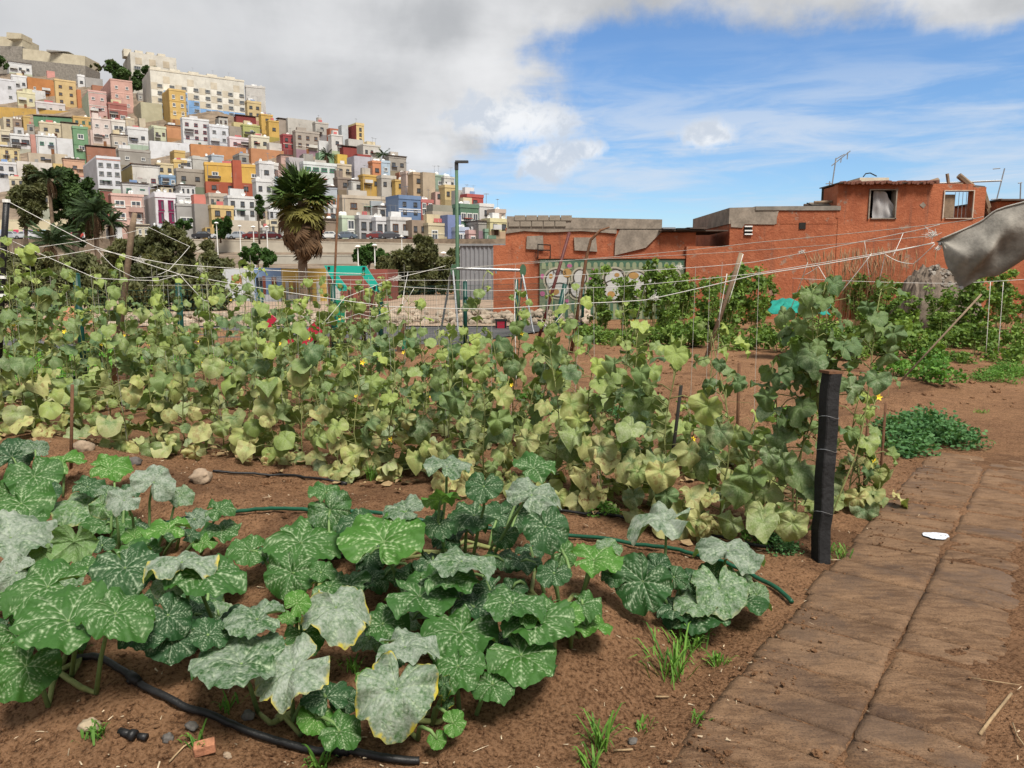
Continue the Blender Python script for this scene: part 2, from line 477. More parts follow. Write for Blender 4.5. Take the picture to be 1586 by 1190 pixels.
# ------------------------------------------------------------------ hill
CREST = [(-700, 118), (-266, 105), (-222, 99), (-150, 82), (-114, 70), (-57, 46), (-16, 21), (-1, 12), (20, 8), (60, 3), (120, 0), (900, 0)]
def hill_z(x, y):
    x = np.asarray(x, float); y = np.asarray(y, float)
    cz = np.interp(x, [c[0] for c in CREST], [c[1] for c in CREST])
    py = 350 - (y - 170) / .95
    r = 1.55 + (426 - py) / FPX * y
    z = np.where(y > 158, r, 8.3)
    z = np.where(y < 148, np.interp(y, [75, 146, 148], [-.5, 5.4, 5.8]), z)
    z = np.minimum(z, cz)
    z = np.where(y > 430, np.maximum(z - (y - 430) * .3, -2), z)
    return z
hx = np.linspace(-560, 160, 150); hy = np.concatenate([np.linspace(72, 146.5, 16), [147.9, 148.1], np.linspace(150, 470, 75), np.linspace(490, 900, 10)])
X, Y = np.meshgrid(hx, hy); Z = hill_z(X, Y) + np.where(Y > 165, fbm(X * .12, Y * .12, 4) * 3.2, 0) - np.where(Y > 157.8, 3.6, 0)
ix = np.arange(X.size).reshape(X.shape)
ff = np.stack([ix[:-1, :-1].ravel(), ix[:-1, 1:].ravel(), ix[1:, 1:].ravel(), ix[1:, :-1].ravel()], 1)
M_HILL = simple("dry_hillside", (0.17, 0.13, 0.095), .95, .45, .25, .6, 2.0)
me = bpy.data.meshes.new("hill"); me.from_pydata(np.stack([X.ravel(), Y.ravel(), Z.ravel()], 1).tolist(), [], ff.tolist()); me.materials.append(M_HILL); me.update()
tag(obj("hill", me), kind="structure")
# road on the hill foot
MB().add([(-330, 148.6, 8.36), (12, 148.6, 8.36), (12, 157.5, 8.36), (-330, 157.5, 8.36)], [(0, 1, 2, 3)]).build("road", M_ASPH)["kind"] = "structure"
# ------------------------------------------------------------------ the town on the hill
UC = MB().box(0, 1, 0, 1, 0, 1).mesh("block", M_STUC)          # unit block, coloured by its object
UCC = MB().box(0, 1, 0, 1, 0, 1).mesh("concrete_block", M_CONC)
def window_mesh(name, frame_col, bars=1, shutter=None):
    fm = simple("window_frame_" + name, frame_col, .6, .08, 2)
    m = MB(); w_ = .11
    m.box(0, 1, -.10, .02, 0, w_); m.box(0, 1, -.10, .02, 1 - w_, 1); m.box(0, w_, -.10, .02, w_, 1 - w_); m.box(1 - w_, 1, -.10, .02, w_, 1 - w_)
    for k in range(bars):
        x = (k + 1) / (bars + 1); m.box(x - .03, x + .03, -.085, .02, w_, 1 - w_)
    m.box(-.06, 1.06, -.16, .02, -.07, -.001)                   # sill
    m.box(w_, 1 - w_, -.03, .02, w_, 1 - w_, 1)
    if shutter: m.box(w_ + .02, .5 - .03, -.06, -.032, w_ + .02, 1 - w_, 0)
    return m.mesh("window", [fm, M_GLASS])
WIN = {'w': window_mesh("white", (.62, .62, .6)), 'd': window_mesh("dark", (.05, .045, .04), 1), 'b': window_mesh("brown", (.12, .06, .035), 1),
       'r': window_mesh("red", (.16, .02, .03), 1), 'm': window_mesh("magenta", (.17, .012, .06), 1, True), 'g': window_mesh("green", (.05, .2, .11), 1), 'y': window_mesh("grey", (.25, .25, .24), 2)}
M_TILE = simple("dark_roof_clutter", (0.075, 0.055, 0.045), .9, .4, .8)
M_DISH = M_WHITE
def dish_mesh():
    m = MB(); n = 10
    vs = [(0, .12, 0)] + [(math.cos(2 * math.pi * k / n) * .45, 0, math.sin(2 * math.pi * k / n) * .45) for k in range(n)]
    m.add(vs, [(0, 1 + k, 1 + (k + 1) % n) for k in range(n)]); m.tube([(0, .1, 0), (0, .3, -.9)], .04, 5); return m.mesh("satellite_dish", M_WHITE)
def antenna_mesh():
    m = MB(); m.tube([(0, 0, 0), (0, 0, 3.0)], .035, 4)
    m.tube([(-.6, 0, 2.85), (.6, 0, 2.85)], .025, 4)
    for k in range(5): m.tube([(-.5 + k * .25, -.3, 2.85), (-.5 + k * .25, .3, 2.85)], .018, 4)
    return m.mesh("antenna", M_METAL)
def tank_mesh():
    m = MB(); m.tube([(0, 0, 0), (0, 0, .9), (0, 0, 1.15)], [.55, .55, .25], 10); return m.mesh("water_tank", M_WHITE)
DISH, ANT, TANK = dish_mesh(), antenna_mesh(), tank_mesh()

YAW = rad(36)
def hill_depth(py): return max(160.0, 170 + .95 * (350 - py))
HRND = random.Random(5)
RECTS = []
W_, C_, PK = (.66, .67, .68), (.58, .50, .34), (.62, .36, .30)
def house(label, xa, xc, xb, yt, yb, col, side=None, win=None, top=None, name="house", cat="house", yaw=YAW, plain=False, band=None, depth=None, wrow=(.22, .92), group="houses stacked up the hillside"):
    """a flat-roofed house given by the pixels of its left side edge, near corner, right edge, roof line and foot;
    it stands on the hillside at that distance with its true width, depth and height"""
    d = depth or hill_depth(yb)
    dull = lambda c_: tuple(lerp(x, sum(c_) / 3, .14) * .88 for x in c_)
    HRND.random(); col = dull(col); side = dull(side) if side is not None else None
    c = P(xc, yb, d)
    ux, uy = math.cos(yaw), math.sin(yaw)
    D0 = c.y * CT - (c.z - CAM_H) * ST
    kx = lambda px: (px - 793) / FPX
    L = (kx(xb) * D0 - c.x) / (ux - kx(xb) * uy * CT)
    if xa < xc - .5:
        S = (kx(xa) * D0 - c.x) / (-uy - kx(xa) * ux * CT)
    else: S = HRND.uniform(7, 10)
    L = max(L, 1.5); S = min(max(S, 3.0), 26)
    Ht = P(xc, yt, d).z - c.z
    t = empty(name, c, yaw)
    RECTS.append((min(xa, xc), xb, yt, yb, label))
    tag(t, label, cat, group)
    deep = 10.0
    o = obj("wall", UC, t, col); o.location = (0, 0, -deep); o.scale = (L, S, Ht + deep)
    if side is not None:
        s = obj("side_wall", UC, t, side); s.location = (-.12, .05, -deep); s.scale = (.10, S - .1, Ht + deep - .05)  # side colours carry painted-in shade; a few houses have a second wall paint
    # parapet: four low walls round the flat roof
    if not plain:
        pc = tuple(min(.75, x * 1.08 + .02) for x in col)
        m = MB(); ph = HRND.uniform(.45, .9); e = .10
        m.box(-e, L + e, -e, .18, 0, ph); m.box(-e, L + e, S - .18, S + e, 0, ph); m.box(-e, .18, .18, S - .18, 0, ph); m.box(L - .18, L + e, .18, S - .18, 0, ph)
        o = m.build("parapet", M_STUC, t); o.color = pc + (1,); o.location = (0, 0, Ht - .25)
        r = HRND.random()
        if L > 4 and r < .55 and top != 'none':
            q = obj("roof_room", UC, t, tuple(HRND.choice([W_, C_, (.45, .42, .38), col]))); ww = HRND.uniform(.3, .55) * L
            q.location = (HRND.uniform(.05, .4) * L, S * .45, Ht - .05); q.scale = (ww, S * .45, HRND.uniform(1.4, 2.4))
        for k in range(HRND.choice((1, 2, 2, 3, 4))):
            mm = HRND.choice((DISH, TANK, ANT, ANT)); q = obj(mm.name.split('.')[0], mm, t); q.location = (HRND.uniform(.1, .9) * L, HRND.uniform(.25, .8) * S, Ht - .05 + (.9 if mm is DISH else 0)); q.rotation_euler = (0, 0, HRND.uniform(-.8, .8))
    if band:
        for fz in band[1:]:
            o = obj("string_course", UC, t, tuple(band[0])); o.location = (-.06, -.07, Ht * fz - .12); o.scale = (L + .12, .068, .24)
    if win:
        kind, nx_, ny_ = win[:3]
        ww = win[3] if len(win) > 3 else min(1.25, L / nx_ * .45); wh = win[4] if len(win) > 4 else 1.1
        z0, z1 = Ht * wrow[0], Ht * wrow[1]
        for j in range(ny_):
            for i in range(nx_):
                x = L * (i + .5) / nx_ - ww / 2 + HRND.uniform(-.1, .1)
                z = lerp(z0, z1, (j + .5) / ny_) - wh / 2
                q = obj("window", WIN[kind], t); q.location = (x, -.002, z); q.scale = (ww, 1, wh)
    # everyday fittings of the facade
    if win and L > 4:
        if HRND.random() < .45:                               # balcony: slab and railing
            bw = min(3.2, L * .45); bx0 = HRND.choice((.04, .5)) * L; bz = Ht * HRND.choice((.30, .52)); bc = HRND.choice([(.55, .54, .5), tuple(x * .75 for x in col)])
            q = obj("balcony", UC, t, bc); q.location = (bx0, -.95, bz); q.scale = (bw, .945, .16)
            q2 = obj("railing", UC, t, HRND.choice([(.08, .07, .07), (.55, .55, .55), bc])); q2.location = (bx0 + .02, -.94, bz + .161); q2.scale = (bw - .04, .06, .85)
        if HRND.random() < .6:
            q = obj("door", UC, t, HRND.choice([(.10, .05, .03), (.22, .10, .05), (.12, .16, .14), (.3, .3, .3)])); q.location = (HRND.uniform(.08, .85) * L, -.06, -.3); q.scale = (1.0, .058, 2.1)
        if HRND.random() < .4:
            q = obj("drain_pipe", UC, t, (.28, .26, .24)); q.location = (HRND.choice((.04, .96)) * L, -.12, -2); q.scale = (.14, .118, Ht + 1.8)
        if HRND.random() < .35:
            q = obj("awning", UC, t, HRND.choice([(.35, .08, .06), (.1, .2, .14), (.5, .45, .35), (.16, .2, .3)])); q.location = (HRND.uniform(.1, .6) * L, -.7, Ht * .3 + HRND.uniform(.6, 1.2)); q.scale = (1.9, .69, .12)
    if not plain and HRND.random() < .5:                      # painted dado or bare patch
        q = obj("dado", UC, t, tuple(x * HRND.uniform(.55, .85) for x in col)); q.location = (.0, -.035, -3); q.scale = (L, .034, 3 + Ht * HRND.uniform(.08, .2))
    if not plain and HRND.random() < .35:
        q = obj("laundry", UC, t, HRND.choice([(.6, .6, .62), (.2, .3, .5), (.5, .15, .15)])); q.location = (L * .3, S * .3, Ht + .5); q.scale = (L * .3, .05, .8)
    if top == 'tile':
        m = MB(); m.box(-.25, L + .25, -.3, S * .8, 0, .22); m.build("roof", M_TILE, t).location = (0, 0, Ht + .3)
    return t, L, S, Ht

def A_(X): return X / 3.776
def ay(Y): return 40 + Y / 3.776
def hA(label, xa, xc, xb, yt, yb, col, **k): return house(label, A_(xa), A_(xc), A_(xb), ay(yt), ay(yb), col, **k)
def hB(label, xa, xc, xb, yt, yb, col, **k): return house(label, 380 + A_(xa), 380 + A_(xc), 380 + A_(xb), 150 + A_(yt), 150 + A_(yb), col, **k)
OR, YE, RD, GN, BL, GY, LIL = (.48, .19, .06), (.62, .43, .13), (.33, .07, .06), (.17, .33, .18), (.16, .30, .58), (.33, .31, .28), (.47, .46, .52)
MUS, TER, LIM, BEI, PEA, COR = (.55, .34, .07), (.35, .12, .10), (.52, .56, .36), (.45, .37, .27), (.62, .37, .24), (.68, .22, .17)

# fortress walls on the skyline
def fort():
    d = 405; t = empty("fortress", P(0, 108, d), 0); tag(t, "long bare concrete fortress wall on the skyline at upper left", "fortress")
    o = t.location
    def blk(nm, x0, x1, y0, y1, y0r=None, mat=None, dz=0, dep=14, col=(.50, .45, .34)):
        a_, b_ = P(x0, y0, d + dz), P(x1, y0r or y0, d + dz + 6); c_, e_ = P(x0, y1, d + dz), P(x1, y1, d + dz + 6)
        m = MB(); q = Vector((0, dep, 0))
        v = [c_, e_, e_ + q, c_ + q, a_, b_, b_ + q, a_ + q]
        m.add([p - o for p in v], [(0, 3, 2, 1), (4, 5, 6, 7), (0, 1, 5, 4), (1, 2, 6, 5), (2, 3, 7, 6), (3, 0, 4, 7)])
        p = m.build(nm, mat or M_STUC, t); p.color = col + (1,)
    blk("bastion", -20, 34.5, 56, 118, 58); blk("turret", 10, 33, 50, 60, 52, dz=-1, dep=9)
    blk("curtain_wall", 35, 131.5, 75, 120, 87); blk("plinth", 34, 132.5, 92, 128, 102, mat=M_CONC, dz=-2); blk("plinth", -20, 34, 71, 130, 72, mat=M_CONC, dz=-2)
    blk("roof_slab", 72, 106, 77, 80, 80.5, dz=-1, dep=5, col=(.3, .29, .27))
fort()

# big apartment block with checkered panels
def apartment():
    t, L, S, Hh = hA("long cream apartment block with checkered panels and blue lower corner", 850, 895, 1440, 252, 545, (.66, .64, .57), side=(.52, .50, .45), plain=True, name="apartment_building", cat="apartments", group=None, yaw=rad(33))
    nx_, ny_ = 8, 6
    cw, chh = L / nx_, Hh * .86 / ny_
    for i in range(nx_):
        for j in range(ny_):
            z = Hh * .03 + j * chh; x = i * cw
            blue = (j == 0) or (j == 1 and i >= 0) or (i < 3 and i > 0 and j in (2, 3) and i + j < 6) or (i == 3 and j == 2)
            pc = (.20, .36, .62) if blue else ((.68, .66, .60) if (i + j) % 2 else (.52, .47, .38))
            if j < 5 or (i % 2):
                q = obj("facade_panel", UC, t, pc); q.location = (x + .02, -.09, z); q.scale = (cw * (.96 if blue else .55), .085, chh * .97)
            if j < 5:
                q = obj("window", WIN['y'], t); q.location = (x + cw * .5, -.095, z + chh * .38); q.scale = (cw * .42, 1, chh * .42)
    for i in range(5):
        q = obj("stair_head", UC, t, (.56, .52, .44)); q.location = (L * (.03 + .2 * i), S * .3, Hh); q.scale = (L * .11, 5, 2.6)
    o = MB().box(-.1, L + .1, -.12, .2, 0, .7).build("parapet", M_STUC, t); o.color = (.6, .56, .47, 1); o.location = (0, 0, Hh - .3)
    for x in (.12, .3, .5, .72, .9):
        q = obj("antenna", ANT, t); q.location = (L * x, S * .5, Hh + 2.3)
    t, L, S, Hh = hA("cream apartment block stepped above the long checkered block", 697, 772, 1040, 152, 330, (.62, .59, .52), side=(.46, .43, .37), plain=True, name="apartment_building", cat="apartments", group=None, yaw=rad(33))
    for i in range(4):
        q = obj("stair_head", UC, t, (.52, .48, .40)); q.location = (L * (.02 + .25 * i) - 2, S * .35, Hh - .05); q.scale = (L * .17, 6, 3.4)
    for i in range(3):
        q = obj("facade_panel", UC, t, (.46, .40, .31)); q.location = (L * (.1 + .3 * i), -.09, Hh * .62); q.scale = (L * .14, .088, 3)
        q = obj("window", WIN['y'], t); q.location = (L * (.06 + .3 * i), -.01, Hh * .45); q.scale = (3, 1, 1.4)
apartment()
hA("plain grey block right of the checkered apartment block", 1440, 1445, 1557, 355, 520, (.52, .51, .49), win=None, yaw=rad(25))

# upper left
hA("small white terraced house just under the fortress wall", 45, 55, 190, 212, 285, W_, win=('d', 3, 1), top='tile')
hA("white house at the far left edge with two window rows", -60, -50, 105, 305, 470, (.62, .63, .68), win=('y', 2, 2))
hA("white house with two dark windows left of orange block", 70, 75, 166, 290, 390, W_, win=('d', 2, 1))
hA("tall windowless orange brown house with pink roof room", 165, 170, 331, 300, 440, (.50, .20, .055), win=('w', 2, 1, .9, 1.2), top='none', plain=True)
hA("salmon pink roof room standing over the orange brown house", 276, 279, 325, 262, 330, (.66, .30, .26), plain=True)
hA("tall sand yellow house right of the orange brown house", 328, 333, 455, 315, 500, (.62, .45, .20), win=('b', 2, 3))
hA("narrow white house with one dark window beside sand yellow house", 455, 459, 500, 292, 375, W_, win=('d', 1, 1))
hA("low grey wall building behind the tall pink house", 500, 503, 605, 300, 372, (.40, .39, .38), plain=True)
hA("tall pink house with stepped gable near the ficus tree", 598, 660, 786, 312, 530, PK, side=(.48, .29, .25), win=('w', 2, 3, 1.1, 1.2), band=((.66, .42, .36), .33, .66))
hA("pale yellow house with two windows above the mustard wall", 104, 108, 212, 388, 480, (.66, .62, .40), win=('y', 2, 1))
hA("white cube house beside the orange brown house foot", 168, 172, 270, 372, 445, W_, plain=True)
hA("pale lilac house with three windows on mustard wall", 210, 214, 386, 445, 520, (.58, .54, .55), win=('w', 3, 1))
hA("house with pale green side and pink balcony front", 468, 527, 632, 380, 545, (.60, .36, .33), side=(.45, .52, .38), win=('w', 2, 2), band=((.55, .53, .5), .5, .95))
hA("terracotta red house with two white framed windows", 636, 640, 750, 455, 580, TER, win=('w', 2, 1, 1.8, 1.5), band=((.6, .4, .36), .75), wrow=(.1, .75))
hA("orange strip house squeezed beside the pale green side", 455, 458, 480, 372, 490, (.55, .2, .07), plain=True)
hA("rust brown low house behind the pale green roof", 540, 544, 610, 345, 420, (.38, .17, .10), plain=True)
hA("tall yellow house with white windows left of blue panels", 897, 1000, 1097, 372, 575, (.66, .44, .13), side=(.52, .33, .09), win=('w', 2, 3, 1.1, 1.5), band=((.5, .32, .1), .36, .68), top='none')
hA("pale olive retaining house left of the tall yellow house", 788, 830, 955, 445, 560, (.48, .45, .30), side=(.40, .38, .27), plain=True)
hA("small cream house on the slope under olive wall", 812, 816, 852, 540, 585, (.55, .48, .36), plain=True)
hA("yellow balcony house under the grey block", 1445, 1450, 1532, 445, 560, (.58, .45, .22), win=('d', 2, 2))
hA("dark red flat house right of the blue panels", 1380, 1384, 1500, 525, 600, (.24, .045, .045), plain=True, top='tile')
hA("ochre yellow house at the right of dark red house", 1528, 1532, 1600, 518, 640, (.60, .38, .08), win=('d', 1, 2))
# middle left
hA("long mustard yellow wall building at the left edge", -40, -35, 430, 472, 540, MUS, plain=True, yaw=rad(20))
hA("low green painted roof terrace under the mustard wall", 195, 198, 428, 528, 585, (.12, .27, .15), plain=True, top='tile', yaw=rad(20))
hA("cream house with one dark window under green terrace", 232, 236, 372, 565, 650, (.60, .52, .36), win=('d', 2, 1))
hA("beige house with dark roof left of the green tower", 362, 366, 462, 568, 660, (.52, .45, .31), top='tile', plain=True)
hA("ochre house with green windows right of green terrace", 428, 432, 548, 530, 600, (.56, .36, .12), win=('g', 3, 1))
hA("pinkish white house with four wide windows", 545, 548, 656, 540, 700, (.66, .56, .52), win=('w', 2, 2))
hA("white house with one broad window beside pinkish house", 653, 657, 738, 555, 650, (.66, .62, .56), win=('w', 1, 1, 4, 2.0))
hA("white house with two paired windows above the bare slope", 738, 752, 872, 598, 715, W_, win=('d', 2, 1), band=((.5, .5, .5), .3))
hA("pale lime house with two brown windows", 864, 905, 976, 593, 680, (.57, .60, .42), side=(.42, .41, .36), win=('b', 2, 1))
hA("small orange house under the tall yellow house", 974, 978, 1066, 585, 670, (.58, .27, .12), top='tile')
hA("white three storey house with large dark windows", 1066, 1075, 1230, 540, 705, W_, win=('r', 3, 3), band=((.42, .44, .5), .28))
hA("white two storey house joined right of large window house", 1226, 1230, 1341, 585, 712, (.62, .65, .70), win=('y', 2, 2), band=((.42, .44, .5), .28))
hA("olive green house above the pink trimmed house", 1418, 1424, 1522, 580, 660, (.42, .44, .15), win=('w', 1, 1))
hA("taupe house between white house and olive house", 1338, 1344, 1421, 585, 665, (.35, .30, .25), plain=True)
hA("pale yellow wall house over the taupe house", 1362, 1368, 1505, 562, 610, (.63, .53, .25), plain=True)
hA("white house with pink trim and red door frames", 1341, 1346, 1468, 655, 730, (.66, .58, .62), win=('r', 2, 1), band=((.55, .18, .2), .96))
hA("cream house with two dark windows near orange strip", 1467, 1472, 1578, 645, 730, (.62, .58, .44), win=('d', 2, 1))
hA("long white curved wall above the bare slope", 872, 878, 1116, 672, 745, (.66, .68, .72), plain=True, name="boundary_wall", cat="wall", yaw=rad(30), group=None)
hA("long orange wall right of the white curved wall", 1115, 1118, 1442, 690, 770, (.55, .24, .09), plain=True, name="boundary_wall", cat="wall", yaw=rad(30), group=None)
hA("cream house at the left edge above the yellow house", -50, -45, 66, 605, 700, (.62, .55, .40), win=('d', 2, 1))
hA("white house outlined in black with dark garage", 62, 67, 182, 635, 725, W_, win=('d', 2, 1, 2.4, 1.6), band=((.03, .03, .03), .96))
hA("narrow salmon house between two white houses", 180, 184, 217, 635, 720, (.56, .27, .22), plain=True)
hA("white house with green shuttered windows", 215, 220, 336, 640, 745, W_, win=('g', 2, 1), band=((.03, .03, .03), .96))
hA("plain white house left of the green tower house", 334, 338, 437, 655, 755, (.66, .67, .7), plain=True)
hA("narrow green tower house with white bay windows", 434, 440, 528, 595, 790, GN, win=('w', 1, 2, 1.8, 1.6), band=((.14, .28, .15), .5))
hA("beige house with pale upper wall left of paired windows", 650, 660, 752, 640, 745, (.52, .46, .38), win=('w', 2, 1), top='tile')
hA("pale pink house squeezed right of the green tower", 530, 534, 560, 610, 700, (.6, .45, .4), plain=True)
hA("yellow house with brown windows at left edge", -40, -35, 122, 710, 800, (.66, .54, .28), win=('b', 3, 2, .9, 1.1), top='tile')
hA("sandy house with arched roofs right of yellow house", 165, 170, 332, 742, 810, (.50, .42, .32), win=('d', 1, 1), plain=True)
hA("white terrace house behind the dark trees at left", -20, -15, 104, 800, 920, (.60, .60, .62), win=('d', 2, 2))
hA("long white wall house above the left trees", 100, 104, 312, 790, 880, (.64, .60, .56), plain=True)
hA("small yellow house wedged beside the peach house", 312, 316, 386, 805, 870, (.64, .48, .18), plain=True)
hA("peach house with one brown window behind left trees", 374, 378, 502, 782, 880, PEA, win=('b', 1, 1), top='tile')
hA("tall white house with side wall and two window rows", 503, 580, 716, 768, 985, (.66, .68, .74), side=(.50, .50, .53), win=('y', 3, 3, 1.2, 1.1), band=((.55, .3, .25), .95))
hA("brick red roof terrace behind the tall white house", 505, 510, 682, 705, 790, (.36, .16, .10), top='tile', plain=True)
hA("grey block house with two white windows and red parapet", 686, 700, 886, 725, 830, GY, win=('w', 2, 1), band=((.38, .07, .06), .97))
hA("white house with yellow side and two red brown windows", 716, 782, 942, 815, 955, (.64, .62, .58), side=(.55, .43, .17), win=('r', 2, 1), wrow=(.1, .7), top='tile')
hA("cream house with dark red door right of yellow side", 918, 922, 1017, 805, 885, (.60, .50, .30), win=('d', 2, 1), top='none')
hA("small yellow house on the bare slope crest", 1013, 1018, 1096, 792, 850, (.60, .42, .14), win=('w', 1, 1))
hA("small white house right of small yellow slope house", 1066, 1070, 1132, 785, 838, W_, win=('d', 1, 1))
hA("small blue house with two white windows", 941, 945, 1036, 880, 950, (.20, .34, .52), win=('w', 2, 1))
hA("grey unfinished house with empty windows beside yellow block", 1033, 1037, 1198, 845, 945, (.34, .30, .25), win=('d', 2, 1))
hA("long yellow house with red ground floor", 1198, 1203, 1548, 808, 935, (.66, .40, .06), win=('w', 3, 1, 1.8, 1.1), top='none', yaw=rad(26))
hA("red ground floor block under the long yellow house", 1198, 1206, 1486, 910, 985, (.42, .10, .05), win=('d', 3, 1), plain=True, yaw=rad(26))
hA("red arched stair tower on the long yellow house", 1366, 1369, 1420, 785, 985, (.44, .10, .05), plain=True, yaw=rad(26))
hA("white house stepping down right of long yellow house", 1518, 1524, 1610, 800, 1010, (.62, .62, .63), win=('d', 1, 2))
# lower left, along the road
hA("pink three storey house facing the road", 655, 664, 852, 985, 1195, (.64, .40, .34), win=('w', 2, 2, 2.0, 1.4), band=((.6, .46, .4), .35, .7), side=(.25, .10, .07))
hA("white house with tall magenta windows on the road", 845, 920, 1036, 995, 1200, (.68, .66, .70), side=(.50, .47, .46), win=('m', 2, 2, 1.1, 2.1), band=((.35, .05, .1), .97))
hA("white terrace house behind the magenta window house", 900, 905, 1136, 980, 1050, (.62, .63, .66), win=('y', 3, 1), top='none')
hA("coral red house above the grey garage", 1133, 1137, 1224, 985, 1060, COR, plain=True)
hA("grey garage house with white door on the road", 1036, 1040, 1142, 1045, 1195, (.38, .37, .36), win=('w', 1, 1, 2.6, 1.8), wrow=(.1, .6))
hA("bare grey block house right of the grey garage", 1140, 1144, 1242, 1040, 1195, (.30, .28, .26), plain=True)
hA("beige house with roof plants above yellow house", 1222, 1226, 1332, 990, 1075, (.52, .44, .36), win=('d', 3, 1), band=((.4, .36, .3), .9))
hA("yellow low house on the road behind small tree", 1238, 1242, 1372, 1060, 1195, (.62, .45, .18), win=('d', 2, 2))
hA("white house with many small windows on the road", 1334, 1340, 1502, 1000, 1150, W_, win=('d', 3, 2, .9, 1.1), band=((.5, .5, .5), .55))
hA("cream garage wall house at the road curve", 1330, 1334, 1530, 1135, 1215, (.58, .50, .40), plain=True)
hA("white house above the road, left of the palm crown", 1500, 1505, 1600, 905, 1080, (.60, .60, .60), win=('d', 2, 2))
hA("dark red upper house behind the pink road house", 590, 596, 664, 965, 1080, (.28, .10, .08), top='tile', plain=True)
hA("white house with turquoise awning behind pink road house", 716, 722, 872, 925, 1010, (.58, .58, .58), win=('g', 2, 1), top='tile')
hA("cream house half hidden behind the left trees", 180, 200, 300, 900, 1090, (.58, .50, .36), win=('d', 2, 2))

# right half of the hill
hB("pale grey house on the crest left of red tower", 246, 250, 411, 122, 200, (.50, .48, .44), plain=True)
hB("second pale grey house right of crest grey house", 408, 412, 488, 150, 230, (.46, .44, .40), win=('d', 1, 1))
hB("ochre bay house near the crest at hill centre", 135, 140, 200, 140, 250, (.60, .38, .08), win=('d', 1, 1))
hB("brown shed roof house left of crest grey house", 192, 196, 262, 130, 200, (.36, .30, .25), top='tile', plain=True)
hB("taupe brick house with four windows near the crest", 293, 298, 437, 200, 330, (.40, .35, .30), win=('b', 3, 2, 1.2, 1.2), band=((.6, .56, .52), .35))
hB("red house with two windows left of taupe brick house", 220, 224, 298, 222, 325, (.36, .06, .07), win=('d', 2, 2), band=((.5, .42, .36), .5))
hB("low white house right of the taupe brick house", 428, 432, 508, 255, 315, W_, plain=True)
hB("white house with orange gable under the red tower", 500, 506, 572, 222, 325, (.63, .62, .60), win=('d', 1, 1))
hB("orange gabled roof room beside the pale narrow house", 490, 495, 566, 183, 250, (.46, .15, .08), plain=True)
hB("narrow pale blue house left of the red tower", 560, 566, 604, 165, 290, (.50, .54, .57), plain=True)
hB("tall red and yellow tower house on the crest", 594, 652, 697, 162, 295, (.66, .50, .22), side=(.32, .06, .05), win=('d', 1, 3, .9, 1.1))
hB("whitish grey house right foot of red tower", 598, 604, 692, 245, 310, (.54, .53, .50), plain=True)
hB("dark red roofed house below the crest tower", 568, 574, 690, 292, 350, (.30, .06, .05), plain=True, top='tile')
hB("red gable house right of the dark red roof", 652, 656, 738, 334, 390, (.34, .07, .06), plain=True)
hB("white house with railings on the right hill slope", 655, 692, 792, 280, 370, (.56, .55, .50), side=(.45, .44, .41), win=('d', 3, 1))
hB("low green house with a palm in front", 428, 432, 520, 325, 400, (.22, .38, .22), plain=True)
hB("small bright yellow house right of low green house", 536, 540, 598, 335, 395, (.66, .45, .06), plain=True)
hB("large lilac blank walled house on right slope", 598, 640, 748, 345, 460, LIL, side=(.42, .40, .46), plain=True)
hB("narrow orange house beside the light blue house", 742, 746, 795, 380, 490, (.60, .24, .11), win=('d', 1, 1))
hB("light blue house with white window", 792, 796, 848, 380, 480, (.40, .52, .64), win=('w', 1, 1))
hB("grey brick house with dark windows on right slope", 838, 842, 942, 350, 450, (.36, .33, .29), win=('d', 2, 1), top='tile')
hB("white house with a band of green windows", 322, 345, 537, 388, 540, (.62, .66, .66), side=(.5, .52, .54), win=('g', 4, 1, 1.8, 1.0), wrow=(.62, .98))
hB("greyish lilac house left of green window band", 252, 258, 345, 352, 450, (.46, .44, .46), plain=True)
hB("beige house with small windows right of green band", 536, 540, 622, 395, 480, (.55, .46, .33), win=('d', 2, 1))
hB("brown stone house under the beige small window house", 538, 542, 624, 475, 560, (.27, .21, .17), win=('d', 1, 1))
hB("long orange wall house behind the palm on hill centre", 28, 34, 228, 300, 355, (.52, .24, .11), plain=True)
hB("cream crest house with two dark windows at hill centre", 30, 36, 142, 232, 300, (.60, .56, .46), win=('d', 2, 1))
hB("pale white house under the red two window house", 138, 142, 225, 268, 330, (.55, .55, .52), plain=True)
hB("white house with small windows left of the lilac grey house", 118, 122, 196, 395, 480, (.58, .57, .55), win=('d', 2, 1))
hB("dull pink wall house above the palm crown", 190, 194, 330, 428, 490, (.52, .36, .33), plain=True)
hB("ochre house with awning on the right slope", 684, 690, 792, 458, 560, (.58, .36, .07), win=('d', 2, 1))
hB("white house with tanks left of the ochre awning house", 620, 624, 704, 495, 560, (.60, .60, .58), win=('d', 1, 1), top='tile')
hB("grey white house with dark door right of ochre awning", 794, 798, 882, 470, 560, (.48, .46, .42), win=('d', 2, 1))
hB("small ochre house further right on slope", 872, 878, 938, 488, 560, (.56, .37, .10), win=('d', 1, 1))
hB("pinkish narrow house with tall window right slope", 936, 942, 990, 445, 590, (.55, .42, .36), win=('d', 1, 2))
hB("tan house with brown base on right slope", 980, 984, 1046, 448, 610, (.50, .36, .22), win=('d', 1, 2))
hB("tall beige blank walled house near right hill end", 1030, 1040, 1112, 440, 610, (.47, .38, .27), plain=True)
hB("greenish house with white upper floor near right end", 1108, 1112, 1168, 460, 560, (.26, .36, .28), win=('w', 1, 1))
hB("pale grey house with balcony near right hill end", 1158, 1162, 1224, 470, 560, (.55, .55, .52), win=('d', 2, 1), band=((.4, .4, .4), .5))
hB("yellow sand house right of the balcony house", 1160, 1168, 1244, 525, 620, (.62, .48, .22), win=('d', 2, 1))
hB("slim grey house at the right hill end", 1238, 1242, 1282, 545, 650, (.50, .48, .45), plain=True)
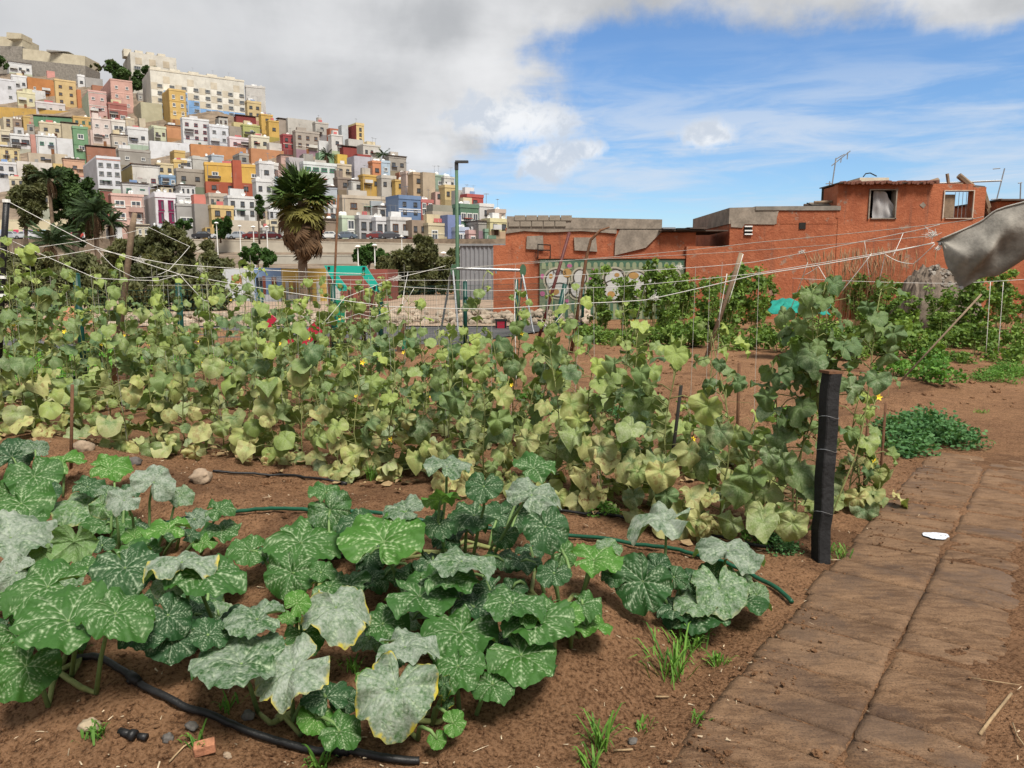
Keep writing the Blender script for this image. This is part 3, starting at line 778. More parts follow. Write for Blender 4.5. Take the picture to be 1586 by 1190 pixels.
hB("large beige blank house behind the palm's right side", 552, 570, 822, 585, 700, (.50, .42, .32), win=('b', 2, 1, 1.6, 1.3), yaw=rad(28))
hB("grey metal shed house beside the large beige house", 732, 736, 804, 608, 690, (.36, .40, .43), plain=True)
hB("white terrace with striped awning left of blue house", 772, 776, 892, 650, 710, (.60, .58, .55), win=('d', 2, 1), top='tile')
hB("blue house with a white stripe on right slope", 826, 900, 1027, 590, 725, (.13, .22, .40), side=(.20, .29, .46), win=('d', 2, 2, .9, .9), band=((.6, .62, .66), .42, .52))
hB("red and white striped house right of blue house", 1025, 1029, 1100, 612, 710, (.45, .12, .11), win=('w', 2, 2, 1.0, 1.3))
hB("grey green long house behind the lamp post", 1094, 1098, 1244, 630, 720, (.32, .31, .25), plain=True)
hB("dark green house with three white windows", 1250, 1258, 1365, 640, 780, (.10, .20, .13), win=('w', 3, 1, 1.3, 1.6))
hB("red house behind the dark green house", 1290, 1297, 1392, 580, 660, (.42, .07, .06), win=('d', 1, 1))
hB("white house right of the dark green house", 1360, 1370, 1452, 635, 730, (.62, .61, .60), win=('d', 1, 1))
hB("small beige house at the hill's right tip", 1456, 1460, 1522, 672, 740, (.50, .40, .33), win=('d', 2, 1))
hB("mint green house on the road behind parked cars", 560, 570, 670, 700, 885, (.52, .62, .46), win=('w', 1, 2, 1.5, 2.0), band=((.6, .66, .55), .96), top='none')
hB("grey two storey house right of mint green house", 666, 670, 767, 705, 890, (.48, .47, .47), win=('d', 2, 2, 1.1, 1.5), band=((.6, .6, .6), .96))
hB("white house with four dark windows on the road", 764, 768, 852, 718, 905, (.66, .66, .68), win=('d', 2, 2, 1.1, 1.5), band=((.5, .5, .5), .45))
hB("white house with ornate brown windows and blue door", 848, 852, 972, 712, 920, (.62, .61, .60), win=('b', 2, 2, 1.3, 1.6), band=((.5, .48, .46), .5, .96))
hB("low coral red house left of mint green house", 400, 410, 572, 785, 885, (.62, .22, .19), win=('d', 2, 1), top='none')
hB("rough brick brown house on the right slope road", 970, 976, 1064, 720, 840, (.36, .27, .20), win=('d', 2, 1), plain=True)
hB("cream house with two shuttered windows above tamarisk", 1066, 1072, 1224, 745, 890, (.62, .53, .34), win=('w', 2, 1, 1.5, 2.0), band=((.62, .56, .42), .62))
hB("beige sloped wall house left of the lamp post", 1090, 1096, 1222, 668, 770, (.50, .43, .34), plain=True)
hB("blue rail terrace house behind the lamp post", 1180, 1184, 1262, 690, 790, (.20, .26, .50), plain=True)
hB("pale blue house with white arched windows", 1236, 1242, 1307, 778, 900, (.42, .50, .66), win=('w', 2, 1, 1.1, 2.4), wrow=(.2, .9))
hB("pink house with pale cornice right of pale blue house", 1304, 1308, 1402, 795, 900, (.60, .36, .34), win=('w', 2, 1, 1.1, 1.8), band=((.62, .58, .55), .96))
hB("green house with white balustrade by the orange wall", 1398, 1402, 1505, 785, 900, (.20, .34, .24), win=('w', 2, 1, 1.2, 1.6), band=((.66, .66, .64), .97))
hB("yellow house with flat roof behind balustrade house", 1426, 1432, 1540, 725, 800, (.62, .56, .30), win=('d', 2, 1))
hB("narrow dark red house right of ornate white house", 966, 972, 1008, 825, 930, (.32, .05, .05), plain=True)

# ------------------------------------------------------------------ the houses that fill the gaps of the slope
def infill():
    W, H_ = 800, 440; msk = np.zeros((H_, W), bool)
    for x0, x1, y0, y1, _ in RECTS: msk[max(0, int(y0)):max(0, int(y1)), max(0, int(x0)):max(0, int(x1))] = True
    sil = lambda px: np.interp(px, [0, 130, 185, 230, 400, 420, 560, 640, 700, 785], [112, 116, 128, 150, 176, 186, 212, 262, 298, 345])
    keep_out = [(228, 276, 222, 252), (120, 185, 98, 120), (0, 175, 285, 400), (300, 335, 232, 250)]
    cols = [("white", W_), ("pale grey", (.48, .47, .44)), ("beige", (.50, .42, .31)), ("cream", (.60, .53, .38)), ("grey", (.36, .34, .31)), ("white", (.60, .61, .64)), ("ochre", (.56, .38, .12)), ("pink", (.58, .38, .33)), ("brown", (.33, .25, .19)), ("terracotta", (.42, .18, .10)), ("pale blue", (.42, .48, .55)), ("sand", (.55, .46, .33))]
    rn = random.Random(4); seen = set(); placed = 0
    cand = [(px, py) for py in range(120, 372, 7) for px in range(4, 785, 9)]
    for px, py in cand:
        px += rn.uniform(-3, 3); py += rn.uniform(-2, 2); w2 = rn.uniform(13, 26); h2 = rn.uniform(11, 19)
        x0, x1, y0, y1 = px, px + w2, py - h2, py
        if y0 < sil(px + w2 * .5) - 2 or any(a < px + w2 * .5 < b and c < py - h2 * .5 < d for a, b, c, d in keep_out): continue
        sub_ = msk[int(y0):int(y1), int(max(0, x0)):int(x1)]
        if sub_.size == 0 or sub_.mean() > .38: continue
        cn, cc = rn.choice(cols)
        lm = min(RECTS[:len(RECTS) - placed], key=lambda r: math.hypot((r[0] + r[1]) / 2 - px - w2 / 2, ((r[2] + r[3]) / 2 - py + h2 / 2) * 1.3))
        dx_, dy_ = px + w2 / 2 - (lm[0] + lm[1]) / 2, py - h2 / 2 - (lm[2] + lm[3]) / 2
        rel = ("right of" if dx_ > 0 else "left of") if abs(dx_) > abs(dy_) * 1.5 else ("above" if dy_ < 0 else "below")
        lmw = " ".join(lm[4].split()[:8])
        lb = "small " + cn + " house just " + rel + " the " + lmw
        if lb in seen: lb = "little plain " + cn + " house " + rel + " the " + lmw
        if lb in seen: continue
        seen.add(lb); placed += 1
        msk[int(y0):int(y1), int(max(0, x0)):int(x1)] = True
        pl_ = rn.random() < .35; nw = 1 if w2 < 17 else rn.choice((1, 2, 2, 3))
        side_ = tuple(x * .8 for x in cc) if rn.random() < .5 else None  # darker copy of the wall colour paints the shaded side
        house(lb, x0, x0 + (w2 * .28 if side_ else 0), x1, y0, y1 + 2, cc, side=side_, win=None if pl_ else (rn.choice('dddbwy'), nw, 1 if h2 < 15 else 2), top='tile' if rn.random() < .25 else None, plain=rn.random() < .3, yaw=rad(rn.uniform(26, 42)))
infill()
# ------------------------------------------------------------------ road walls, cars, lamps
def wall_px(name, label, x0, x1, y0, y1, d, col, mat=None, thick=.5, y0r=None, cat="wall", d1=None, zbot=None):
    a_, b_ = P(x0, y0, d), P(x1, y0r or y0, d1 or d); zb = min(P(x0, y1, d).z, P(x1, y1, d1 or d).z) if zbot is None else zbot
    t = empty(name, (a_.x, a_.y, zb)); tag(t, label, cat)
    o = Vector((a_.x, a_.y, zb)); n = Vector((-(b_.y - a_.y), b_.x - a_.x, 0)).normalized() * thick
    v = [Vector((a_.x, a_.y, zb)), Vector((b_.x, b_.y, zb))]; v = [v[0], v[1], v[1] + n, v[0] + n]
    tp = [Vector((a_.x, a_.y, a_.z)), Vector((b_.x, b_.y, b_.z))]; tp = [tp[0], tp[1], tp[1] + n, tp[0] + n]
    p = MB().add([q - o for q in v + tp], [(0, 3, 2, 1), (4, 5, 6, 7), (0, 1, 5, 4), (1, 2, 6, 5), (2, 3, 7, 6), (3, 0, 4, 7)]).build("wall_face", mat or M_STUC, t)
    p.color = tuple(col) + (1,)
    cp = MB(); cp.add([q - o + Vector((0, 0, dz)) - n * k for q, dz, k in ((tp[0], 0, .1), (tp[1], 0, .1), (tp[2], 0, -.1), (tp[3], 0, -.1), (tp[0], .18, .1), (tp[1], .18, .1), (tp[2], .18, -.1), (tp[3], .18, -.1))],
           [(0, 3, 2, 1), (4, 5, 6, 7), (0, 1, 5, 4), (1, 2, 6, 5), (2, 3, 7, 6), (3, 0, 4, 7)])
    c2 = cp.build("coping", M_STUC, t); c2.color = tuple(min(.7, c * 1.1) for c in col) + (1,)
    return t, b_ - a_
def mural_wall():
    t, dv = wall_px("mural_wall", "cream wall with a row of coloured panels behind parked cars", -30, 102, 342, 373, 158, (.66, .58, .40), zbot=8.4)
    s = 158 / FPX
    x = 0; cols = [(.75, .25, .10), (.45, .52, .70), (.55, .38, .66), (.36, .48, .18), (.60, .08, .15), None, (.50, .28, .58), (.42, .28, .56), (.34, .46, .18), (.72, .26, .08), (.42, .60, .66), None, (.60, .06, .14), (.36, .10, .32), (.13, .08, .22)]
    px = -8
    for c in cols:
        wpx = random.uniform(6, 8.5) if c else 7
        if c:
            q = obj("panel", UC, t, c); p = P(px, 370, 158) - Vector(t.location); q.location = (p.x, -.08, .2); q.scale = (wpx * s - .06, .07, 2.0)
        px += wpx
mural_wall()
wall_px("retaining_wall", "pale concrete retaining wall carrying the hill road", 283, 800, 372, 400, 147.9, (.46, .42, .35), zbot=4.5, y0r=381)
wall_px("retaining_wall", "long grey graffiti wall below the road behind the palm", 380, 720, 397, 425, 120, (.40, .38, .33), zbot=.5, y0r=396)

def car_mesh():
    prof = [(-2.05, .28), (-2.1, .75), (-1.95, .92), (-1.25, 1.0), (-.75, 1.42), (.65, 1.46), (1.25, 1.02), (1.95, .9), (2.1, .68), (2.08, .28)]
    w_ = .82
    m = MB(); n = len(prof)
    ins = lambda z: w_ - max(0, z - .95) * .32
    v = [(x, -ins(z), z) for x, z in prof] + [(x, ins(z), z) for x, z in prof]
    f = [tuple(range(n)), tuple(range(2 * n - 1, n - 1, -1))] + [(i, i + n, (i + 1) % n + n, (i + 1) % n) for i in range(n)]
    m.add(v, f)
    return m.mesh("body", M_COLOR)
def car_parts():
    g = MB()
    for s in (-1, 1):
        for (x0, x1, x2, x3) in ((-1.12, -.72, -.12, -.12), (-.04, -.04, .6, 1.05)):
            q = [(x0, s * .818, 1.03), (x3, s * .818, 1.03), (x2, s * .69, 1.38), (x1, s * .69, 1.38)]
            g.add(q if s < 0 else q[::-1], [(0, 1, 2, 3)])
    g.add([(-1.27, -.7, 1.03), (-.80, -.62, 1.38), (-.80, .62, 1.38), (-1.27, .7, 1.03)], [(0, 1, 2, 3)])
    g.add([(1.27, -.7, 1.04), (1.27, .7, 1.04), (.72, .62, 1.42), (.72, -.62, 1.42)], [(0, 1, 2, 3)])
    gm = g.mesh("glass", M_GLASS)
    wm = MB(); wm.tube([(0, -.11, 0), (0, .11, 0)], .31, 14); 
    hub = MB(); hub.tube([(0, -.12, 0), (0, .12, 0)], .18, 10)
    hl = MB().box(-.02, .03, -.16, .16, -.07, .07)
    return gm, wm.mesh("wheel", M_BLACK), hub.mesh("hubcap", M_METAL), hl.mesh("headlight", M_WHITE)
CARB = car_mesh(); CARG, CARW, CARH, CARL = car_parts()
def car(px, py, d, col, label, yaw=0.0, z=8.37):
    p = P(px, py, d); p.z = z
    t = empty("parked_car", p, yaw); tag(t, label, "car", "cars parked along the hill road")
    obj("body", CARB, t, col); obj("glass", CARG, t)
    for sx in (-1.28, 1.28):
        for sy in (-.74, .74):
            q = obj("wheel", CARW, t); q.location = (sx, sy, .31); obj("hubcap", CARH, q)
    for sy in (-.55, .55):
        q = obj("headlight", CARL, t); q.location = (2.09, sy, .74)
for px, col, lb, yw in ((17, (.36, .38, .42), "silver car at the far left before the coloured panels", 0), (41, (.42, .44, .47), "grey car second from left before the coloured panels", .1),
                    (62, (.55, .56, .58), "pale car behind the low palm by the panels", 0), (103, (.55, .57, .6), "white blue car at the right end of the coloured panels", 3.2), (123, (.4, .06, .05), "red car beside the white lamp post at left", 3.1),
                    (316, (.03, .03, .035), "black car on the road under the bare grey house", 0), (346, (.52, .53, .55), "white car right of the black road car", 0),
                    (371, (.30, .33, .37), "steel grey car between white car and maroon car", .05), (394, (.14, .02, .02), "maroon car on the road below the white house", 0),
                    (420, (.07, .01, .012), "dark red car just left of the palm", .1), (512, (.62, .62, .6), "white van low car right of the palm", 0), (536, (.10, .13, .17), "dark blue grey car before the mint house", 0), (585, (.16, .03, .03), "dark red car before the grey two storey house", 0.05), (604, (.06, .06, .07), "black car before white house with four windows", 0)):
    car(px, 372, 150.5, col, lb, yw)

def lamp_mesh():
    m = MB(); m.tube([(0, 0, 0), (0, 0, 5.6)], [.09, .06], 8); return m.mesh("pole", M_WHITE)
LPOLE = lamp_mesh(); LHEAD = MB().tube([(0, 0, 5.55), (0, 0, 5.68), (0, 0, 5.85)], [.16, .38, .1], 12).mesh("lamp_head", M_WHITE)
for px, top, d, lb in ((128, 330, 140, "white lamp post beside the left palms"), (335, 344, 122, "white street lamp before the retaining wall, left"), (371, 349, 118, "white street lamp below the steel grey car"), (392, 350, 110, "white street lamp at left of the palm crown"),
                       (413, 350, 112, "white street lamp touching the palm crown"), (554, 380, 90, "white round headed lamp over the playground roof"), (580, 378, 92, "white lamp beside the round dark tree"), (687, 390, 80, "white lamp left of the green street lamp"), (622, 365, 125, "white lamp before ornate white house")):
    p = P(px, top, d); t = empty("street_lamp", (p.x, p.y, p.z - 5.85)); tag(t, lb, "street lamp", "white street lamps below the hill")
    obj("pole", LPOLE, t); obj("lamp_head", LHEAD, t)
# tall green street lamp
M_LGREEN = simple("light_green_paint", (0.055, 0.115, 0.065), .5, .15, 3)
p = P(707, 252, 28); t = empty("street_lamp", (p.x, p.y, 0)); tag(t, "tall green street lamp with flat dark head", "street lamp")
MB().tube([(0, 0, 0), (0, 0, .9), (0, 0, p.z)], [.10, .075, .055], 10).build("pole", M_LGREEN, t, True)
h = MB(); h.tube([(0, 0, -.25), (0, 0, .02)], .07, 8); h.box(-.04, .42, -.11, .11, -.01, .06); h.build("lamp_head", simple("dark_grey_metal", (.045, .048, .052), .5, .1, 3), t).location = (0, 0, p.z)

# ------------------------------------------------------------------ orange ruined building
M_ORANGE, tt, bb = new_mat("orange_render")
pos = tt.new('ShaderNodeNewGeometry').outputs['Position']
n1 = tt.noise(pos, .8, 6, .65); n2 = tt.noise(pos, 5.0, 6, .65)
sx, sy, sz = tt.sep(pos)
n3 = tt.noise(tt.comb(tt.m('MULTIPLY', sx, 3.0), sy, tt.m('MULTIPLY', sz, .5)), 1.3, 5, .65)
c = tt.mix(tt.ramp(n1, .35, .68), (.255, .070, .029), (.370, .115, .050))
c = tt.mix(tt.m('MULTIPLY', tt.ramp(n2, .48, .68), .5), c, (.40, .145, .072))
c = tt.mix(tt.m('MULTIPLY', tt.ramp(n3, .55, .75), .5), c, (.17, .055, .030))
n4 = tt.noise(pos, 1.7, 7, .7)
c = tt.mix(tt.m('MULTIPLY', tt.ramp(n4, .60, .65), .75), c, (.26, .20, .155))
c = tt.mix(tt.m('MULTIPLY', tt.ramp(n4, .36, .30), .5), c, (.55, .33, .22))
tt.put(bb.inputs['Base Color'], c); bb.inputs['Roughness'].default_value = .92
n6 = tt.noise(tt.comb(tt.m('MULTIPLY', sx, 5.0), sy, tt.m('MULTIPLY', sz, .25)), 1.1, 6, .7)
c = tt.mix(tt.m('MULTIPLY', tt.ramp(n6, .56, .70), .55), c, (.13, .065, .045))
tt.put(bb.inputs['Base Color'], c)
tt.put(bb.inputs['Normal'], tt.bump(tt.m('ADD', n2, tt.noise(pos, 16.0, 5, .65)), .6, .04))
M_PLAS = simple("grey_plaster_patch", (0.235, 0.20, 0.165), .95, .3, 2.2, .5, 18)
YB = 27.0
def pz(py, Y=YB): return P(793, py, Y).z
def pxx(px, py=400, Y=YB): return P(px, py, Y).x
ob = empty("orange_building", (pxx(900), YB, 0)); tag(ob, "long ruined orange building with grey patched walls", "building")
OX = ob.location.x
def bpart(nm, x0, x1, ytop, mat, ybot=None, y0=0.0, y1=5.0, ytop_r=None, parent=ob):
    """a wall block of the orange building between two pixel columns"""
    X0, X1 = pxx(x0, ytop) - OX, pxx(x1, ytop) - OX; zt = pz(ytop); zr = pz(ytop_r) if ytop_r else zt; zb = 0.0 if ybot is None else pz(ybot)
    m = MB().add([(X0, y0, zb), (X1, y0, zb), (X1, y1, zb), (X0, y1, zb), (X0, y0, zt), (X1, y0, zr), (X1, y1, zr), (X0, y1, zt)],
                 [(0, 3, 2, 1), (4, 5, 6, 7), (0, 1, 5, 4), (1, 2, 6, 5), (2, 3, 7, 6), (3, 0, 4, 7)])
    return m.build(nm, mat, parent)
bpart("wall", 764, 792, 380, M_ORANGE, y1=1.5)
bpart("wall", 783, 836, 353, M_ORANGE, y0=.05, y1=6)
bpart("wall", 836, 1022, 353, M_ORANGE, y0=.06, y1=6, ytop_r=357)
bpart("parapet", 785, 1026, 335, M_PLAS, ybot=354.5, y0=.02, y1=6.1, ytop_r=340)
# grey concrete blocks showing in the parapet, each its own block
bxs = MB().box(0, .37, 0, .06, 0, .175).mesh("block", simple("concrete_block_face", (.25, .215, .175), .95, .2, 3, .4, 20))
for r in range(2):
    for k in range(5):
        q = obj("block", bxs, ob); q.location = (pxx(788) - OX + k * .4 + (r % 2) * .2, -.02, pz(351) + r * .2)
def patch(pts, mat=M_PLAS, y=-.012, nm="plaster_patch", parent=ob, th=.03):
    """a thin uneven plaster patch on the wall, outline given in pixels on the wall plane"""
    q = [(pxx(px, py) - OX, pz(py)) for px, py in pts]
    n = len(q); m = MB()
    m.add([(x, y, z) for x, z in q] + [(x, y + th + .05, z) for x, z in q], [tuple(range(n))] + [(i, i + n, (i + 1) % n + n, (i + 1) % n) for i in range(n)])
    me = m.mesh(nm, mat); bm = bmesh.new(); bm.from_mesh(me); bmesh.ops.recalc_face_normals(bm, faces=bm.faces); bm.to_mesh(me); bm.free()
    return obj(nm, me, parent)
patch([(815, 386), (842, 387), (841, 365), (816, 366)]); patch([(890, 388), (925, 390), (923, 368), (889, 368)])
patch([(952, 396), (1000, 384), (1024, 360), (1024, 356), (960, 356), (953, 372)])
patch([(783, 362), (812, 358), (850, 360), (900, 358), (955, 362), (955, 355.5), (785, 354.8)], y=.0)
bpart("ledge", 832, 1062, 397, M_ORANGE, ybot=401, y0=-.10, y1=.2)
# mid wall
bpart("wall", 1020, 1079, 360, M_ORANGE, y0=.1, y1=5)
bpart("wall", 1062, 1133, 382, M_ORANGE, y0=-.16, y1=.3)
bpart("wall", 1131, 1300, 346, M_ORANGE, y0=.02, y1=5.3, ytop_r=334)
bpart("parapet", 1130, 1204, 322, M_PLAS, ybot=347, y0=.0, y1=5.4, ytop_r=320)
bpart("coping", 1170, 1302, 320, M_CONC, ybot=326, y0=-.03, y1=5.2, ytop_r=319)
bpart("wall", 1203, 1300, 326, M_ORANGE, ybot=347, y0=.012, y1=5.05)
patch([(1132, 352), (1150, 353), (1153, 347.5), (1200, 348), (1206, 327), (1160, 338), (1132, 340)], y=-.014)
for k, (x0, x1) in enumerate(((1025, 1044), (1046, 1066), (1062, 1092))):
    bpart("corrugated_sheet", x0, x1, 353 + k % 2, (M_METAL, M_DARK, M_TILE)[k], ybot=355.5 + k % 2, y0=-.25, y1=2.5)
bpart("roof_edge", 1020, 1126, 356.6, M_TILE, ybot=358.6, y0=-.15, y1=2.5)
# small vents
for x0, x1, y0_, y1_ in ((1153, 1165, 350, 364), (1238, 1248, 345, 355)):
    q = bpart("vent", x0, x1, y0_, M_DARK, ybot=y1_, y0=-.012, y1=.3)
    if x0 < 1200:
        for yy in (350, 356.5, 362): bpart("vent_slat", x0, x1, yy, M_WHITE, ybot=yy + 2, y0=-.05, y1=-.014)
# upper house: front wall pieces round two real window openings
def wallpiece(x0, x1, yt_, yb_): bpart("wall", x0, x1, yt_, M_ORANGE, ybot=yb_, y0=0, y1=.28)
wallpiece(1298, 1348, 285, 338); wallpiece(1348, 1389, 285, 295); wallpiece(1389, 1463, 285, 338); wallpiece(1463, 1508, 285, 295.5); wallpiece(1508, 1528, 290, 338)
bpart("wall", 1298, 1528, 338, M_ORANGE, y0=0, y1=.28)
bpart("wall", 1298, 1303, 287, M_ORANGE, y0=.28, y1=1.2); 
bpart("wall", 1440, 1446, 287, M_ORANGE, y0=.28, y1=1.4)
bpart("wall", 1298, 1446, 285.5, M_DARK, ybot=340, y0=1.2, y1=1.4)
bpart("roof", 1296, 1446, 283.5, M_TILE, ybot=285, y0=-.2, y1=1.5)
# window frames, curtain, shutter
def frame(x0, x1, y0_, y1_, mat, w_=1.6):
    t = empty("window", (0, 0, 0)); t.parent = ob
    for a_ in ((x0 - w_, x0 + .3, y0_ - w_, y1_ + w_), (x1 - .3, x1 + w_, y0_ - w_, y1_ + w_), (x0 + .3, x1 - .3, y0_ - w_, y0_), (x0 + .3, x1 - .3, y1_, y1_ + w_)):
        bpart("frame", a_[0], a_[1], a_[2], mat, ybot=a_[3], y0=-.05, y1=.3, parent=t)
    return t
wf = frame(1348, 1388, 295, 338, M_PLAS)
def curtain():
    n, k_ = 16, 14; v = []; f = []
    x0, x1 = pxx(1349.5) - OX, pxx(1387) - OX
    for j in range(k_):
        for i in range(n):
            s, q = i / (n - 1), j / (k_ - 1)
            top = lerp(296, 331, max(0, (s - .38) / .62) ** 1.35) if s > .38 else 295.5
            zz = lerp(pz(337.5), pz(top), q)
            v.append((lerp(x0, x1, s), .12 + .05 * math.sin(s * 17 + q * 3) * (.4 + .6 * q) + .02 * math.sin(q * 9 + s * 4), zz))
    for j in range(k_ - 1):
        for i in range(n - 1): f.append((j * n + i, j * n + i + 1, (j + 1) * n + i + 1, (j + 1) * n + i))
    MB().add(v, f).build("curtain", simple("grey_curtain", (.36, .355, .36), .9, .15, 4), wf, True)
curtain()
wf2 = frame(1463, 1508, 296, 338, simple("pale_frame", (.48, .40, .33), .9, .2, 4), 1.2)
bpart("shutter", 1463.5, 1482, 301, M_WOOD, ybot=337, y0=.1, y1=.15, parent=wf2)
for k in range(4):
    bpart("wire_bar", 1485 + k * 6, 1485.5 + k * 6, 297, M_METAL, ybot=337.5, y0=.2, y1=.215, parent=wf2)
patch([(1424, 318), (1430, 323), (1434, 318), (1430, 313)])
# ragged tile edge
tl = MB()
tl.tube([(0, -.12, 0), (0, .45, .05)], [.055, .06], 7)
TL = tl.mesh("roof_tile", simple("roof_tile", (.16, .07, .05), .9, .4, 6))
for k in range(31):
    q = obj("roof_tile", TL, ob); q.location = (pxx(1298 + k * 4.6) - OX, -.12 + random.uniform(-.05, .05), pz(284.3) + random.uniform(-.02, .03)); q.rotation_euler = (0, 0, random.uniform(-.15, .15))
bpart("roof_box", 1340, 1386, 273, simple("cream_box", (.55, .50, .40), .9, .12, 2), ybot=285, y0=.4, y1=2.0)
bpart("roof_box", 1386, 1409, 276, simple("cream_box_side", (.50, .45, .36), .9, .12, 2), ybot=285, y0=.9, y1=2.0)
def stick(pts, r, mat, nm="plank", parent=ob, y=.2, Y=YB, n=6):
    q = [Vector((P(px, py, Y).x - OX, y, P(px, py, Y).z)) for px, py in pts]
    return MB().tube(q, r, n).build(nm, mat, parent)
stick([(1341, 273), (1345, 268), (1352, 267), (1362, 272)], .02, M_DARK, "cable")
stick([(1490, 271), (1512, 289)], .10, M_WOOD); stick([(1472, 268), (1474, 283)], .06, M_WOOD)
stick([(1440, 284), (1557, 279)], .03, M_METAL, "pipe")
stick([(1438, 285), (1458, 279)], .11, M_WOOD); stick([(1462, 284.5), (1520, 283)], .07, M_WOOD, y=.5); stick([(1500, 288), (1530, 291)], .08, M_TILE)
for k, (a_, b_) in enumerate((((1526, 296), (1534, 322)), ((1528, 300), (1540, 330)), ((1533, 312), (1526, 336)), ((1530, 325), (1545, 333)))):
    stick([a_, b_], .09, M_WOOD, "broken_board", y=.1 + .2 * k)
def aerial(x, y0_, y1_, arms, tip, lb):
    p = P(x, y0_, YB + 1.2); t = empty("tv_aerial", p); tag(t, lb, "aerial")
    top = P(tip, y1_, YB + 1.2) - p
    MB().tube([(0, 0, 0), top], .022, 6).build("mast", M_METAL, t)
    for (ax, ay_, bx_, by_) in arms:
        MB().tube([P(ax, ay_, YB + 1.2) - p, P(bx_, by_, YB + 1.2) - p], .018, 5).build("arm", M_METAL, t)
aerial(1285, 312, 245, ((1288, 257, 1317, 234), (1294, 247, 1308, 239), (1313, 236, 1312, 247), (1294, 247, 1293, 258), (1303, 245, 1302, 252)), 1295, "bent television aerial over the orange roof, left")
aerial(1284, 312, 281, ((1275, 291, 1292, 289), (1279, 285, 1289, 284)), 1285, "small thin aerial beside the bent aerial")
aerial(1543, 312, 261, ((1538, 262, 1549, 261), (1535, 309, 1552, 308)), 1556, "leaning pole with crossbar over the orange ruin")
aerial(1580, 312, 283, ((1577, 284, 1583, 283),), 1581, "short upright pole at the right edge roof")
for k in range(3): stick([(1268 - k * 3, 312 + k), (1296, 311 + k * 2)], .05, (M_WOOD, M_CONC, M_TILE)[k], "rubble", y=.4 + k * .3)
stick([(1253, 314), (1262, 318), (1290, 317)], .025, M_DARK, "cable")
# right end
bpart("wall", 1548, 1640, 312, M_ORANGE, y0=.1, y1=5); bpart("roof", 1545, 1642, 309, M_TILE, ybot=311.5, y0=-.2, y1=5.2)
bpart("wall", 1527, 1550, 338, M_ORANGE, y0=.06, y1=4)
# green painted gate with mural
GATE_G = simple("faded_green_gate", (.125, .155, .10), .7, .2, 1.5); GATE_D = simple("dark_green_gate", (.055, .115, .075), .7, .2, 1.5)
gt = bpart("gate", 836, 1060, 402, GATE_G, ybot=496, y0=-.06, y1=.02)
def gpart(nm, pts, mat, y): return patch(pts, mat, y, nm, gt_e, .0)
gt_e = ob
def gm(nm, pts, mat, y):
    q = [(pxx(px, py) - OX, pz(py)) for px, py in pts]; n = len(q); m = MB()
    m.add([(x, y, z) for x, z in q] + [(x, y + .004, z) for x, z in q], [tuple(range(n))] + [(i, i + n, (i + 1) % n + n, (i + 1) % n) for i in range(n)])
    me = m.mesh(nm, mat); bm = bmesh.new(); bm.from_mesh(me); bmesh.ops.recalc_face_normals(bm, faces=bm.faces); bm.to_mesh(me); bm.free()
    return obj(nm, me, gt)
def ell(cx, cy, rx, ry, n=26, wob=0): return [(cx + rx * math.cos(2 * math.pi * k / n) * (1 + wob * math.sin(3 * k)), cy + ry * math.sin(2 * math.pi * k / n)) for k in range(n)]
gm("painted_band", [(837, 412), (1058, 414), (1058, 404), (837, 403)], GATE_D, -.066)
LITE = simple("pale_green_paint", (.21, .245, .15), .7, .12, 2)
for k in range(22):
    x = 842 + k * 10
    gm("painted_picket", [(x - 3.2, 417), (x + 3.2, 417), (x + 3.2, 409), (x + 1.6, 406.5), (x - 1.6, 406.5), (x - 3.2, 409)], LITE, -.071)
    gm("painted_picket", [(x - 2.6, 494), (x + 2.6, 494), (x + 2.6, 471), (x - 2.6, 471)], LITE, -.066)
    if k % 1 == 0: gm("painted_gap", [(x + 2.8, 494), (x + 7, 494), (x + 7, 467), (x + 2.8, 467)], GATE_D, -.065)
HALO = simple("cream_halo_paint", (.33, .31, .24), .7, .1, 2); OUTL = simple("dark_outline_paint", (.055, .045, .035), .7, .2, 3)
CREAM = simple("white_letter_paint", (.42, .42, .41), .7, .1, 2); OCH = simple("ochre_letter_paint", (.34, .20, .07), .7, .15, 3); MAG = simple("magenta_dot_paint", (.33, .10, .20), .7, .2, 3)
def letter(parts):
    for lay, mat, gr in ((0, HALO, 5), (1, OUTL, 2.2), (2, CREAM, 0)):
        for j, (cx, cy, rx, ry) in enumerate(parts): gm("letter", ell(cx, cy, rx + gr, ry + gr), mat, -.075 - lay * .006 - j * .0015)
letter([(862, 434, 16, 15), (865, 447, 15, 12)]); letter([(898, 430, 9, 11), (894, 448, 10, 12)]); letter([(951, 432, 14, 14), (949, 452, 13, 12)]); letter([(985, 434, 14, 12), (980, 450, 12, 10)]); letter([(1012, 433, 13, 12), (1010, 448, 12, 10)]); letter([(1040, 429, 10, 9), (1042, 446, 11, 10)])
for (cx, cy, rx, ry) in ((878, 423, 7, 7), (858, 452, 8, 5), (853, 428, 3, 4), (946, 456, 6, 5), (981, 427, 8, 5), (1044, 431, 4, 5), (955, 426, 4, 3)): gm("letter_shade", ell(cx, cy, rx, ry, 14), OCH, -.095)
for (cx, cy, rx, ry) in ((840, 428, 3, 4), (882, 412, 4, 3), (840, 455, 4, 4), (918, 420, 3, 4), (878, 466, 3, 3), (1056, 432, 3, 4), (915, 432, 3, 3)): gm("painted_flower", ell(cx, cy, rx, ry, 10), MAG, -.073)
def arc(x0, y0_, x1, y1_, up, w_=1.6, n=10):
    a_ = [(lerp(x0, x1, k / n), lerp(y0_, y1_, k / n) - up * math.sin(math.pi * k / n)) for k in range(n + 1)]
    return a_ + [(x, y + w_) for x, y in a_[::-1]]
for q in ((850, 446, 876, 440, 5), (938, 437, 966, 441, 6), (942, 420, 966, 421, 4), (1000, 424, 1024, 428, 5)): gm("letter_stroke", arc(*q), OUTL, -.098)
